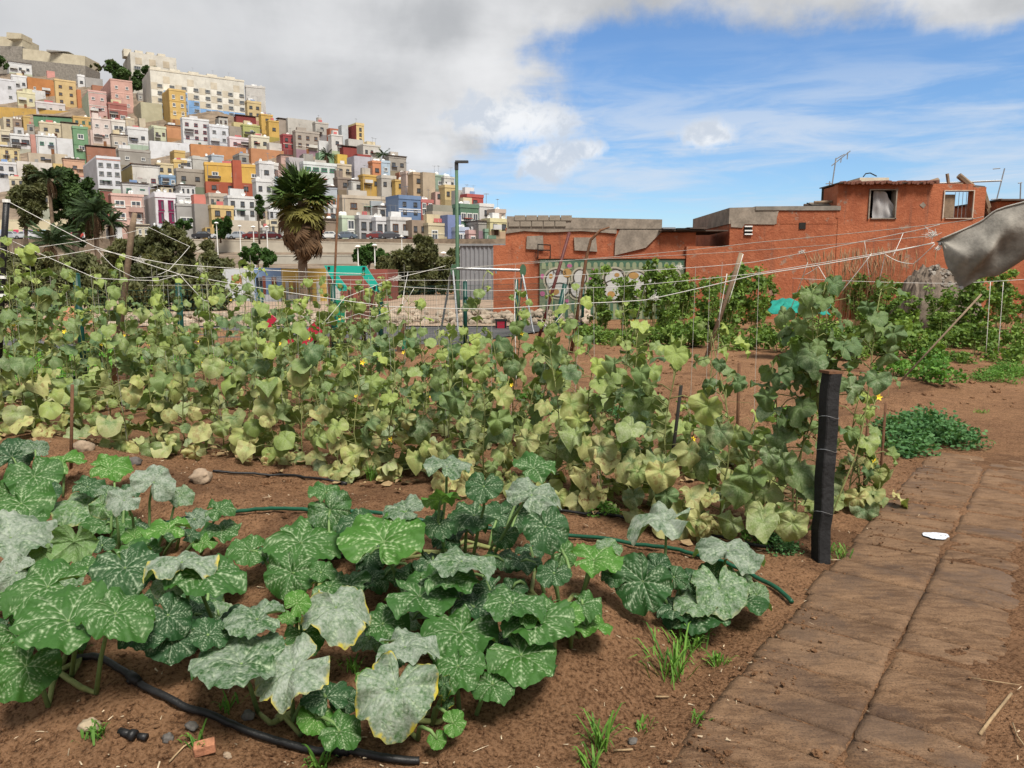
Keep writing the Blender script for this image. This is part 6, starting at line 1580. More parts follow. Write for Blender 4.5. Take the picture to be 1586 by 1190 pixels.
for a in (('L', 60, 500, 190, 215, 'g', 300), ('L', 190, 335, 320, 210, 'g', 200), ('L', 105, 740, 260, 240, 'g', 250), ('L', 280, 515, 400, 240, 'g', 215, .34), ('L', 550, 455, 310, 190, 'g', 330, .34),
          ('L', 585, 285, 290, 190, 'd', 300), ('L', 405, 262, 150, 100, 'g', 90), ('L', 625, 230, 170, 110, 'b', 60), ('L', 840, 232, 300, 150, 'y', 80, .36), ('L', 960, 312, 360, 165, 'g', 15, .33), ('L', 780, 345, 170, 150, 'o', 250),
          ('L', 660, 560, 210, 130, 'd', 230), ('L', 785, 485, 210, 190, 'd', 320), ('L', 790, 590, 240, 220, 'd', 250), ('L', 970, 570, 180, 130, 'd', 20), ('L', 1140, 190, 190, 140, 'g', 200), ('L', 1405, 135, 350, 190, 'g', 340), ('L', 1340, 295, 250, 230, 'g', 260), ('L', 1490, 275, 140, 90, 'g', 20),
          ('L', 1535, 345, 220, 120, 'g', 30), ('L', 1165, 492, 280, 150, 'w', 190, .33), ('L', 1375, 430, 130, 120, 'b', 45, .36), ('L', 1335, 505, 120, 60, 'b', 0), ('L', 1405, 590, 190, 160, 'g', 300), ('L', 1225, 640, 190, 120, 'g', 60),
          ('L', 1080, 715, 440, 210, 'w', 200, .26, 'p11'), ('L', 1330, 755, 360, 280, 'y', 240, .27, 'p11'), ('L', 80, 130, 340, 170, 'W', 30), ('L', 60, 295, 170, 150, 'W', 200), ('L', 340, 160, 180, 170, 'O', 260), ('L', 195, 200, 90, 120, 'O', 270),
          ('L', 1010, 85, 200, 90, 'g', 180), ('L', 760, 95, 210, 80, 'b', 170), ('L', 620, 120, 100, 80, 'b', 90), ('L', 945, 155, 120, 70, 'b', 30), ('L', 470, 160, 100, 80, 'd', 90), ('L', 880, 120, 90, 60, 'd', 40),
          ('U', 60, 605, 170, 150, 'd', 80), ('U', 160, 700, 210, 170, 'g', 300), ('U', 40, 790, 130, 130, 'g', 250), ('U', 165, 580, 110, 80, 'w', 60), ('U', 275, 620, 190, 100, 'b', 150), ('U', 515, 652, 180, 110, 'b', 20), ('U', 110, 855, 260, 160, 'g', 320), ('U', 120, 925, 150, 110, 'g', 280), ('U', 200, 800, 140, 100, 'd', 300),
          ('U', 415, 742, 140, 80, 'd', 20), ('U', 370, 832, 260, 150, 'O', 200), ('U', 715, 725, 190, 165, 'W', 60, .42), ('U', 560, 825, 150, 110, 'W', 220, .36), ('U', 835, 775, 120, 90, 'o', 330), ('U', 905, 852, 150, 80, 'w', 340), ('U', 1020, 862, 150, 80, 'g', 20), ('U', 500, 790, 110, 80, 'w', 30), ('U', 470, 860, 110, 100, 'O', 260), ('U', 600, 760, 90, 60, 'd', 30),
          ('C', 40, 310, 210, 230, 'p', 300), ('C', 10, 210, 170, 110, 'g', 90), ('C', 290, 415, 400, 285, 'H', 95, .36), ('C', 370, 262, 220, 120, 'w', 150, .36), ('C', 150, 330, 190, 120, 'd', 200), ('C', 555, 245, 200, 80, 'b', 20, .42), ('C', 580, 185, 250, 120, 'w', 60, .44), ('C', 740, 250, 180, 155, 'd', 270, .42), ('C', 690, 335, 260, 130, 'd', 250),
          ('C', 975, 222, 270, 205, 'W', 60, .42), ('C', 985, 105, 230, 125, 'g', 40, .48), ('C', 900, 325, 190, 150, 'd', 250), ('C', 1030, 412, 240, 200, 'd', 300, .34), ('C', 660, 428, 330, 105, 'w', 0, .34), ('C', 840, 425, 130, 120, 'd', 270), ('C', 505, 490, 110, 70, 'w', 200), ('C', 595, 602, 300, 125, 'p', 30, .30), ('C', 895, 535, 330, 135, 'p', 10, .32),
          ('C', 830, 605, 180, 100, 'd', 260), ('C', 1060, 590, 170, 130, 'd', 250), ('C', 1265, 532, 270, 130, 'b', 20, .20), ('C', 1315, 468, 130, 95, 'o', 100, .25), ('C', 1210, 635, 200, 100, 'g', 300), ('C', 470, 702, 370, 180, 'g', 330, .27), ('C', 105, 645, 240, 130, 'g', 160), ('C', 715, 722, 250, 120, 'd', 340), ('C', 1005, 755, 340, 210, 'g', 310, .25), ('C', 940, 665, 220, 110, 'g', 60),
          ('C', 1120, 695, 190, 125, 'b', 320), ('C', 1230, 790, 240, 90, 'b', 10, .10), ('C', 620, 870, 370, 210, 'g', 250, .24), ('C', 290, 830, 250, 150, 'g', 330, .2), ('C', 930, 985, 340, 245, 'g', 300, .20), ('C', 620, 1035, 270, 170, 'g', 260, .2), ('C', 795, 1110, 210, 150, 'g', 330, .16), ('C', 400, 935, 310, 125, 'W', 30, .30), ('C', 760, 610, 200, 130, 'd', 230), ('C', 530, 360, 160, 130, 'd', 250), ('C', 800, 320, 160, 120, 'd', 200),
          ('B', 680, 165, 350, 215, 'y', 320, .30, 'p5'), ('B', 610, 560, 220, 165, 'd', 100, .16, 'p11'), ('B', 560, 675, 160, 150, 'b', 240, .12, 'p11'), ('B', 690, 738, 200, 150, 'g', 330, .10, 'p11'), ('B', 700, 590, 130, 130, 'd', 300, .12, 'p11'), ('B', 935, 560, 385, 345, 'Y', 270, .24, 'p8'), ('B', 1160, 520, 110, 130, 'D', 280, .20, 'p8'), ('B', 1175, 600, 90, 120, 'D', 260, .12, 'p8'), ('B', 1210, 690, 120, 110, 'b', 20, .08, 'p8'), ('B', 1130, 770, 90, 90, 'b', 280, .06, 'p8'), ('B', 800, 480, 120, 90, 'b', 120, .12, 'p8'),
          ('R', 105, 300, 240, 260, 'd', 250, .16), ('R', 165, 215, 130, 120, 'd', 100, .24), ('R', 235, 255, 110, 130, 'd', 60, .22), ('R', 300, 275, 110, 110, 'd', 70, .2), ('R', 410, 320, 230, 185, 'o', 260, .22), ('R', 310, 400, 260, 150, 'd', 240, .10), ('R', 560, 335, 100, 115, 'o', 320, .12), ('R', 450, 150, 260, 150, 'W', 60, .30), ('R', 180, 47, 275, 95, 'W', 170, .28), ('R', 480, 272, 140, 90, 'o', 20, .18)):
    lz(*a)
FR_ = random.Random(12)
for (x0, x1, y0, y1, n_) in ((560, 900, 800, 960, 20), (560, 860, 930, 1060, 9), (230, 440, 860, 985, 11), (0, 120, 760, 1000, 8), (920, 1160, 870, 950, 6), (120, 260, 780, 870, 5)):
    for _ in range(n_): LV.append((FR_.uniform(x0, x1), FR_.uniform(y0, y1), FR_.uniform(42, 80), FR_.uniform(26, 55), FR_.choice('ddddgo'), FR_.uniform(0, 360), FR_.uniform(.07, .15), None))
PCOL = {'g': (.42, .0, .0), 'd': (.08, .12, .0), 'b': (.95, .0, .0), 'w': (.2, .62, .0), 'W': (.2, .92, .05), 'y': (.3, .9, .9), 'Y': (.5, .85, 1.0), 'o': (.5, .72, .15), 'O': (.75, .62, .3), 'p': (.3, .3, .0), 'H': (.72, .0, .0), 'D': (.3, .3, 1.0)}
PR = random.Random(21)
plants = {}
for key, bx0, by0, lb in PB:
    p = GT(bx0, by0); t = empty("pumpkin_plant", p); tag(t, lb, "pumpkin plant", "pumpkin plants in the soil bed"); plants[key] = (t, Vector(p), [])
for (cx, cy, w_, h_, k, tip, zl, pk) in LV:
    zl = zl if zl is not None else PR.uniform(.16, .30)
    p = GT(cx, cy, zl)
    if pk is None: pk = min(PB, key=lambda q: math.hypot(q[1] - cx, (q[2] - cy - zl * 190) * 1.3))[0]
    t, b0, used = plants[pk]
    v = (p - Vector((0, 0, CAM_H))).normalized(); dist = (p - Vector((0, 0, CAM_H))).length
    phi = math.asin(-v.z); ratio = min(.96, max(.24, h_ / w_ * 1.02)); tau = math.asin(ratio) - phi
    back = k in 'bO' and PR.random() < .35
    if back: tau = -math.asin(ratio) - phi
    toc = Vector((-v.x, -v.y, 0)).normalized(); jit = Matrix.Rotation(PR.uniform(-.45, .45), 3, 'Z')
    n = Vector((0, 0, 1)) * math.cos(tau) + (jit @ toc) * math.sin(tau)
    ta = rad(tip if tip is not None else PR.uniform(0, 360)) + PR.uniform(-.2, .2)
    right = Vector((1, 0, 0)); upv = Vector((0, ST, CT)); td = right * math.cos(ta) + upv * math.sin(ta) * (1 / max(.35, ratio))
    sc_ = w_ / FPX * dist / 1.88
    c = PCOL[k]; col = tuple(min(1, max(0, c[i] + PR.uniform(-.09, .09) * (1 if c[i] > .01 else 0))) for i in range(3)) + (1,)
    me = PR.choice(PUMPW if k in 'WyYDO' else PUMP)
    nn = n.normalized(); tdir = (td - nn * td.dot(nn)).normalized()
    joint = p - tdir * sc_ * .12
    lo = put_leaf(me, t, joint - b0, n, td, sc_, col)
    if k == 'D':
        lo.data = PUMPW[2]; lo.scale = (lo.scale[0], lo.scale[1] * .6, lo.scale[2] * 1.8); lo.data.materials
    # petiole from the vine on the ground to the joint
    g = joint.lerp(b0, PR.uniform(.25, .5)); g.x += PR.uniform(-.05, .05); g.y += PR.uniform(0, .08); g.z = float(ht(g.x, g.y)) + .01
    mid = (g + joint) * .5 + Vector((PR.uniform(-.03, .03), PR.uniform(-.02, .04), .05)) + (joint - g) * .08
    j2 = joint + nn * .003
    pts = [g, g.lerp(mid, .5) + Vector((0, 0, .02)), mid, mid.lerp(j2, .6) + Vector((0, 0, .012)), j2]
    MB().tube([q - b0 for q in pts], [.0085, .0075, .0065, .006, .005], 7).build("petiole", M_STEM, t, True)
    used.append(g)
for key, (t, b0, used) in plants.items():
    used.sort(key=lambda q: (q - b0).length); m = MB()
    for q in used[::2]:
        mid = (b0 + q) * .5 + Vector((PR.uniform(-.06, .06), PR.uniform(-.06, .06), 0)); mid.z = float(ht(mid.x, mid.y)) + .02
        m.tube(cat_line([b0 + Vector((0, 0, .01)), mid, q], 0, 3), [.011, .011, .010, .010, .009, .008, .007][:7], 6)
    m.build("vine", M_STEM2, t, True).location = -b0 + Vector((0, 0, 0))
    if key in ('p2', 'p8', 'p9'):
        fl = MB()
        for a5 in range(5):
            a_ = a5 * 1.257; fl.add([(0, 0, 0), (.02 * math.cos(a_ - .4), .02 * math.sin(a_ - .4), .025), (.045 * math.cos(a_), .045 * math.sin(a_), .03), (.02 * math.cos(a_ + .4), .02 * math.sin(a_ + .4), .025)], [(0, 1, 2, 3)])
        q = fl.build("flower_bud", M_STEM, t); q.location = (PR.uniform(-.1, .1), -.05, .08)

# ------------------------------------------------------------------ cucumber rows on strings
def flower_mesh():
    m = MB()
    for a5 in range(5):
        a_ = a5 * 1.257; m.add([(0, 0, 0), (.014 * math.cos(a_ - .5), .014 * math.sin(a_ - .5), .010), (.026 * math.cos(a_), .026 * math.sin(a_), .012), (.014 * math.cos(a_ + .5), .014 * math.sin(a_ + .5), .010)], [(0, 1, 2, 3)])
    return m.mesh("flower", M_FLOW)
FLOWER = flower_mesh()
CR = random.Random(33)
def cucumber(base, height, nleaf, label, group, size=.105, dry=.5, big=False, spread=.16, lean=(0, 0), string_to=None, col_fn=None, smin=0.0, parent_name="cucumber_plant", hero=False):
    t = empty(parent_name, base); tag(t, label, "cucumber plant", group)
    ph1, ph2 = CR.uniform(0, 6), CR.uniform(0, 6)
    path_ = [Vector((lean[0] * s + .045 * math.sin(s * 5 + ph1) * min(1, s * 3), lean[1] * s + .045 * math.cos(s * 4 + ph2) * min(1, s * 3), height * s)) for s in np.linspace(0, 1, 10)]
    m = MB(); m.tube(path_, [.006 - .0035 * i / 9 for i in range(10)], 5)
    if string_to:
        m2 = MB(); m2.tube([Vector((0, 0, 0)), Vector((lean[0] * .7, lean[1] * .7, height * .7)), Vector((lean[0], lean[1], string_to))], .0015, 4); m2.build("support_twine", M_TWINE2, t)
    def at_(s):
        q = s * 9; i = min(8, int(q)); return path_[i].lerp(path_[i + 1], q - i)
    for k in range(nleaf):
        s = (k + CR.random()) / nleaf; s = smin + (1 - smin) * s ** (1.45 if dry > .3 else 1.05)
        a_ = CR.uniform(0, 6.283); rr_ = CR.uniform(.35, 1.0) * spread * (1.5 - .9 * s)
        p0 = at_(s); rise = CR.uniform(-.02, .09) if s > .2 else CR.uniform(.0, .06)
        p1 = p0 + Vector((math.cos(a_) * rr_, math.sin(a_) * rr_, rise)); p1.z = max(p1.z, .05)
        gw = float(ht(base[0] + p1.x, base[1] + p1.y)) - base[2]; p1.z = max(p1.z, gw + .04)
        m.tube([p0, (p0 + p1) * .5 + Vector((0, 0, .025)), p1], [.0035, .003, .0025], 4)
        til = CR.uniform(.3, 1.35); n = Vector((math.cos(a_) * math.sin(til), math.sin(a_) * math.sin(til), math.cos(til)))
        n = (n + Vector((CR.gauss(0, .25), CR.gauss(0, .25) - .28, CR.gauss(0, .15)))).normalized()
        tip = Vector((math.cos(a_) * .6, math.sin(a_) * .6, -.9))
        yel = max(0.0, min(1.0, (.62 - s) * 1.1 * dry + CR.uniform(-.55, .55) * dry)); mil = max(0, min(1, CR.uniform(.15, .8) * (1.1 - .55 * s)))
        hue = min(1, max(0, .22 + .45 * yel + (.5 if s > .85 else 0) + CR.uniform(-.4, .45)))
        col = (hue, mil, yel) if col_fn is None else col_fn(s, CR)
        sc_ = size * CR.choice((CR.uniform(.45, .8), CR.uniform(.75, 1.2), CR.uniform(.8, 1.15))) * (1 if s < .6 else 1 - .42 * (s - .6) / .4)
        put_leaf(CR.choice(CUCH if (big or hero) else CUC), t, p1, n, tip, sc_, col + (1,))
    if CR.random() < .4:
        q = obj("flower", FLOWER, t); q.location = at_(CR.uniform(.4, .9)) + Vector((CR.uniform(-.07, .07), -.06, 0)); q.rotation_euler = (CR.uniform(.5, 1.4), 0, CR.uniform(-.5, .5)); q.scale = (.95,) * 3
    # tendrils
    for _ in range(3):
        s = CR.uniform(.3, 1); p = at_(s); m.tube([p, p + Vector((CR.uniform(-.08, .08), CR.uniform(-.08, .05), .05)), p + Vector((CR.uniform(-.13, .13), CR.uniform(-.1, .05), CR.uniform(.0, .1)))], [.0018, .0014, .001], 3)
    m.build("vine", M_STEM2, t, True)
    return t
def lay_row(pix, step):
    """points every `step` metres along a polyline given in ground pixels"""
    q = [GT(*p) for p in pix]; out_ = []; acc = 0
    for i in range(len(q) - 1):
        L = (q[i + 1] - q[i]).length; s = -acc
        while s + step <= L:
            s += step; out_.append(q[i].lerp(q[i + 1], max(0, s) / L))
        acc = L - s
    return out_
def px_of(p):
    D_ = p.y * CT - (p.z - CAM_H) * ST; return 793 + FPX * p.x / D_
ROWA = lay_row([(1192, 836), (900, 782), (640, 742), (420, 708), (200, 694), (-80, 688)], .29)
ROWB = lay_row([(1330, 775), (1000, 716), (700, 672), (450, 642), (200, 628), (-80, 618)], .33)
ROWC = lay_row([(640, 625), (450, 598), (200, 585), (-60, 580)], .42)
for i_, p in enumerate(ROWA):
    x = px_of(p); p = on(p.x + CR.uniform(-.06, .06), p.y + CR.uniform(-.1, .1))
    if x > 860: hgt, nl, lb = CR.uniform(.75, 1.3), 32, "yellowing cucumber vine in nearest row, right of the pumpkin clump"
    elif x > 560: hgt, nl, lb = CR.uniform(.6, 1.2), 28, "yellowing cucumber vine in nearest row behind the pumpkin clump"
    elif x > 280: hgt, nl, lb = CR.uniform(.95, 1.55), 30, "pale cucumber vine in nearest row, left of the pumpkin clump"
    else: hgt, nl, lb = CR.uniform(.95, 1.6), 30, "pale cucumber vine in nearest row at the left edge"
    cucumber(p, hgt, nl, ("yellowing" if x > 560 else "pale") + " cucumber vine, " + ordinal(i_) + " from the black post in the nearest row", "cucumber vines of the nearest row", size=.116, dry=.95, spread=.24, lean=(CR.uniform(-.12, .12), CR.uniform(-.1, .1)), string_to=1.45 if CR.random() < .3 else None, hero=x > 560)
for i_, p in enumerate(ROWB):
    x = px_of(p); p = on(p.x + CR.uniform(-.08, .08), p.y + CR.uniform(-.15, .15))
    if x > 1000: hgt, nl, lb = CR.uniform(.45, .85), 18, "cucumber vine in second row near the path"
    elif x > 500: hgt, nl, lb = CR.uniform(.85, 1.52), 24, "greener cucumber vine in second row at the middle"
    else: hgt, nl, lb = CR.uniform(1.2, 1.75), 32, "greener cucumber vine in second row at the left"
    cucumber(p, hgt, nl, "greener cucumber vine, " + ordinal(i_) + " from the path in the second row", "cucumber vines of the second row", size=.110, dry=.5, spread=.21, lean=(CR.uniform(-.1, .1), CR.uniform(-.1, .1)), string_to=1.62 if CR.random() < .5 else None)
for i_, p in enumerate(ROWC):
    x = px_of(p); p = on(p.x, p.y + CR.uniform(-.2, .2))
    cucumber(p, CR.uniform(1.2, 1.8) if x < 420 else CR.uniform(1.0, 1.5), 25, "green cucumber vine, " + ordinal(i_) + " from the right in the third row by the fence", "cucumber vines of the third row", size=.098, dry=.2, spread=.18, lean=(CR.uniform(-.1, .1), 0), string_to=1.6 if CR.random() < .4 else None)
# taller vines that stand out
for (px, d, top, nl, lb) in ((42, 7.4, 392, 34, "tall cucumber vine with yellow flowers at the left edge"), (118, 7.8, 470, 24, "tall vine hiding the thick green fence post"), (405, 7.6, 410, 26, "tall green vine rising before the nursery wall"), (612, 7.0, 432, 20, "tall vine right of the climbing tower"), (545, 7.6, 470, 18, "slim vine climbing before the climbing tower"),
                             (715, 6.8, 505, 16, "slim vine before the second fence post"), (800, 7.0, 470, 18, "slim vine wound with white twine at centre"), (170, 7.9, 430, 26, "tall leafy vine left of the wooden pole"), (330, 8.0, 415, 26, "tall leafy vine right of the wooden pole"), (465, 7.4, 475, 15, "slim vine before the red slide"), (500, 7.2, 500, 14, "slim vine between slide and climbing tower"), (580, 7.3, 490, 15, "slim vine before the tower's right post"), (655, 7.0, 470, 15, "slim vine before the green ribbed board"), (690, 6.9, 520, 13, "short slim vine left of the second fence post"), (760, 6.8, 520, 13, "short slim vine before the red box"), (840, 6.8, 465, 16, "slim vine before the leaning green post"), (885, 6.6, 500, 13, "slim vine before the crooked branch"), (440, 7.7, 440, 20, "tall leafy vine under the palm"), (260, 7.9, 445, 24, "tall leafy vine in the left thicket"), (8, 7.2, 400, 26, "tall vine touching the left frame edge"), (75, 7.6, 420, 26, "tall vine second from the left frame edge"), (955, 6.6, 470, 16, "slim green vine with flowers before the bean rows"), (1090, 6.2, 512, 20, "leafy vine between the two stakes")):
    g = GZ(px, 426 + CAM_H * FPX / d); h_ = P(px, top, g.y).z
    cucumber(on(g.x, g.y), h_, nl, lb, "tall single cucumber vines", size=.095, dry=.25, spread=.17, lean=(CR.uniform(-.05, .05), 0), string_to=max(1.5, h_ + .05))

# black post with a big-leaved vine
pb = GT(1270, 868); post = empty("wooden_post", pb); tag(post, "charred black square post standing at the path edge", "post")
M_CHAR = simple("charred_wood", (.016, .016, .017), .8, .4, 6, .8, 35)
h_ = 1.03; s_ = .038
m = MB(); nseg = 12
for i in range(nseg): pass
v = []; f = []
for i in range(nseg + 1):
    z = -.1 + (h_ + .1) * i / nseg; jx, jy = .004 * math.sin(i * 1.7), .004 * math.cos(i * 2.3)
    for (qx, qy) in ((-s_ + .006, -s_), (s_ - .006, -s_), (s_, -s_ + .006), (s_, s_ - .006), (s_ - .006, s_), (-s_ + .006, s_), (-s_, s_ - .006), (-s_, -s_ + .006)): v.append((qx + jx, qy + jy, z))
for i in range(nseg):
    for k in range(8): f.append((i * 8 + k, i * 8 + (k + 1) % 8, (i + 1) * 8 + (k + 1) % 8, (i + 1) * 8 + k))
f.append(tuple(nseg * 8 + k for k in range(8)))
q = MB().add(v, f).build("shaft", M_CHAR, post); q.rotation_euler = (0, 0, .25)
q = MB().box(-.045, .045, -.04, .04, 0, .014).build("top_plate", M_STICK, post); q.location = (0, 0, h_ + .001); q.rotation_euler = (0, .03, .3)
for z in (.28, .62, .80):
    m = MB(); m.tube([(.052 * math.cos(a_ * .52), .052 * math.sin(a_ * .52), z + .01 * math.sin(a_)) for a_ in range(13)], .0016, 4); m.build("wire", M_METAL, post)
bigc = lambda s, r: (max(0, min(1, r.uniform(-.05, .25) + (.35 if s < .25 else 0))), max(0, min(1, r.uniform(.35, .8) - .35 * s)), max(0, min(1, (.4 - s) * r.uniform(0, 1.6))))
for (px, py, top, ln, nl, lb) in ((1222, 852, 470, (.10, .02), 24, "big leaved cucumber vine climbing the black post"), (1275, 850, 448, (.30, .02), 17, "cucumber vine spreading from the black post top"), (1262, 852, 440, (-.06, -.10), 26, "dense leafy crown of vine above the black post"), (1228, 851, 438, (.0, -.05), 22, "high topped vine standing over the black post"), (1180, 856, 560, (.0, .0), 22, "drooping cucumber vine left of the black post")):
    g = GT(px, py); g = on(g.x + .08, g.y + .17)
    cucumber(g, P(px, top, g.y).z - g.z, nl, lb, "vines on the black post", size=.108, dry=.35, big=True, spread=.23, lean=ln, col_fn=bigc, smin=.58 if px == 1275 else (.62 if px == 1262 else .42 if px == 1228 else .1))
for (px, py, top, nl, wh_) in ((1325, 785, 600, 16, "middle one of three"), (1350, 790, 620, 12, "nearest the path"), (1318, 790, 640, 12, "nearest the post")):
    g = GT(px, py); cucumber(on(g.x, g.y), P(px, top, g.y).z, nl, "yellowing vine right of the black post beside the path, " + wh_, "vines beside the path", size=.098, dry=1.0, spread=.15, hero=True, lean=(CR.uniform(-.05, .05), 0))
# ------------------------------------------------------------------ far beds: beans, herbs, reeds, weeds
BR = random.Random(17)
def bean_mesh(name, w_, h_, n, leaf, mat, seed, dome=True, gap=.0):
    """one bushy or climbing plant: many separate leaflets round stems"""
    rs = np.random.RandomState(seed); cs = []; rr = []
    k = 16 if dome else 30
    for _ in range(k):
        a = rs.uniform(0, 6.28); q = math.sqrt(rs.rand())
        z = h_ * (rs.uniform(.15, .85) if not dome else (1 - q * q * .7) * rs.uniform(.35, .9))
        cs.append((math.cos(a) * q * w_ * .5, math.sin(a) * q * w_ * .45, z)); rr.append(w_ * rs.uniform(.14, .26))
    v, f, r = leaf_cloud(np.array(cs), np.array(rr), n, leaf, rs, 1.25, .35); v[:, 2] = np.maximum(v[:, 2], .01)
    me = bpy.data.meshes.new(name); me.from_pydata(v.tolist(), [], f.tolist()); me.materials.append(mat); set_attr(me, "rnd", np.stack([r, r, r], 1)); me.update()
    m = MB()
    for c in cs[:10]: m.tube([(c[0] * .2, c[1] * .2, 0), (c[0] * .6, c[1] * .6, c[2] * .6), c], .006, 4)
    return me, m.mesh("stem", M_STEM2)
BUSH = [bean_mesh("foliage", .75, hb_, 560, .06, M_LF_BEAN, s) for s, hb_ in enumerate((.30, .42, .55, .70, .38))]
BUSHL = [bean_mesh("foliage", .6, .36, 480, .05, M_LF_LIGHT, s + 20) for s in range(3)]
CLIMB = [bean_mesh("foliage", wb_, 1.75, nb_, .075, M_LF_BEAN, s + 40, dome=False) for s, (wb_, nb_) in enumerate(((.62, 900), (.45, 600), (.75, 1000), (.5, 500), (.6, 750)))]
HERB = [bean_mesh("foliage", .8, .26, 1300, .028, M_LF_LIGHT, s + 60) for s in range(2)]
WEED = [bean_mesh("foliage", .62, .28, 900, .035, M_LF_BLUE, s + 70) for s in range(3)]
def plant(nm, pair, pos_, lb, cat, grp, sc=1.0, sz=None):
    t = empty(nm, pos_, BR.uniform(0, 6.28)); tag(t, lb, cat, grp)
    for nme, me in (("foliage", pair[0]), ("stem", pair[1])):
        q = obj(nme, me, t); q.scale = (sc, sc, sc if sz is None else sz)
    return t
def bed(nm, kinds, pix, d_step, lb, cat, grp, sc=(.85, 1.15), sz=None, jit=.28):
    for i_, p in enumerate(lay_row(pix, d_step)):
        p = on(p.x + BR.uniform(-jit, jit), p.y + BR.uniform(-jit, jit)); s = BR.uniform(*sc)
        plant(nm, BR.choice(kinds), p, lb + ", " + ordinal(i_) + " from right", cat, grp, s, None if sz is None else s * BR.uniform(*sz))
bed("climbing_bean", CLIMB, [(1200, 512), (1050, 514), (925, 512)], .62, "climbing bean on the trellis before the mural", "bean plant", "climbing beans", (.9, 1.15), (.95, 1.2))
bed("climbing_bean", CLIMB, [(1215, 500), (1060, 502), (960, 500)], .7, "climbing bean in the back trellis row by the orange wall", "bean plant", "climbing beans", (.9, 1.1), (1.0, 1.22))
bed("bush_bean", BUSH, [(1190, 545), (1080, 538), (990, 535), (900, 532)], .50, "bush bean in the front edge of the middle bed", "bean plant", "bush beans", (.65, 1.35))
bed("bush_bean", BUSH, [(1200, 528), (1080, 524), (980, 522), (905, 521)], .55, "bush bean in the second line of the middle bed", "bean plant", "bush beans", (.65, 1.4))
bed("bush_bean", BUSH, [(1600, 565), (1500, 560), (1400, 553), (1300, 545)], .46, "bush bean in the right bed by the path", "bean plant", "bush beans", (.65, 1.4))
bed("bush_bean", BUSH, [(1620, 545), (1500, 538), (1380, 530), (1280, 525)], .5, "bush bean in the second line of the right bed", "bean plant", "bush beans", (.65, 1.4))
bed("bush_bean", BUSH, [(1365, 563), (1290, 552), (1210, 545)], .46, "bush bean behind the black post, front line", "bean plant", "bush beans", (.65, 1.35))
bed("bush_bean", BUSH, [(1370, 535), (1290, 528), (1205, 524)], .52, "bush bean behind the black post, back line", "bean plant", "bush beans", (.9, 1.3))
bed("climbing_bean", CLIMB, [(1300, 515), (1220, 512)], .8, "climbing bean behind the turquoise netting", "bean plant", "climbing beans", (.8, 1.0), (.6, .85))
bed("climbing_bean", CLIMB, [(1195, 530), (1060, 524), (915, 520)], .8, "climbing bean scattered along the middle bed", "bean plant", "climbing beans", (.7, 1.1), (.55, 1.15))
bed("climbing_bean", CLIMB, [(1600, 552), (1480, 546), (1400, 538), (1290, 532)], .9, "climbing bean scattered along the right bed", "bean plant", "climbing beans", (.7, 1.0), (.4, .95))
bed("climbing_bean", CLIMB, [(1490, 520), (1395, 516)], .6, "climbing bean in front of the rubble heap", "bean plant", "climbing beans", (.8, 1.0), (.7, .85))
bed("climbing_bean", CLIMB, [(1620, 538), (1520, 532), (1420, 524)], .62, "climbing bean behind the two upright twines", "bean plant", "climbing beans", (.85, 1.1), (.85, 1.0))
bed("climbing_bean", CLIMB, [(1640, 515), (1500, 510), (1360, 506), (1260, 504)], .75, "climbing bean in the far row below the tarpaulin", "bean plant", "climbing beans", (.85, 1.1), (.8, 1.02))
bed("climbing_bean", CLIMB, [(1600, 500), (1450, 497), (1300, 495)], 1.1, "climbing bean in the last row before the orange wall", "bean plant", "climbing beans", (.9, 1.1), (.8, .95))
for px, py, lb in ((1385, 583, "bright green bush at the front of the right bed"), (1455, 592, "bright green bush beside the path, right of the other"), (1440, 570, "bright leafy bush behind the two bright bushes")):
    plant("leafy_bush", BUSHL[px % 3], GT(px, py), lb, "bush", "bright leafy bushes", 1.0)
for k, (px, py) in enumerate(((1535, 592), (1558, 584), (1575, 580))): plant("herb_clump", HERB[k % 2], GT(px, py), "low feathery bright green herb clump at right edge, " + ("near", "middle", "far")[k] + " one", "herb", "feathery herb clumps", .8, .7)
for k, (px, py) in enumerate(((1420, 690), (1445, 682), (1400, 672), (1432, 668), (1465, 688), (1408, 700))): plant("creeping_weed", WEED[k % 3], GT(px, py), "blue green creeping plant over the path edge, " + ordinal(k) + " of its patch", "weed", "creeping plants at the path edge", .78 + .04 * k, .8)
for k, (px, py, s) in enumerate(((865, 640, .7), (905, 632, .8), (940, 640, .6), (820, 618, .6), (975, 648, .6), (1210, 640, .6), (1100, 648, .5), (560, 645, .45), (440, 640, .5), (1175, 840, .35), (1200, 846, .4), (935, 795, .35))):
    plant("low_weed", BUSHL[k % 3] if k % 2 else WEED[k % 3], GT(px, py), "low green weed between the vine rows, " + ("second behind centre", "right behind centre", "third behind centre", "left behind centre", "far right behind centre", "left of black post", "middle right", "left middle", "far left", "at drip hose end", "beside the black post foot", "front centre by black hose")[k], "weed", "weeds between the vine rows", s, s * .7)
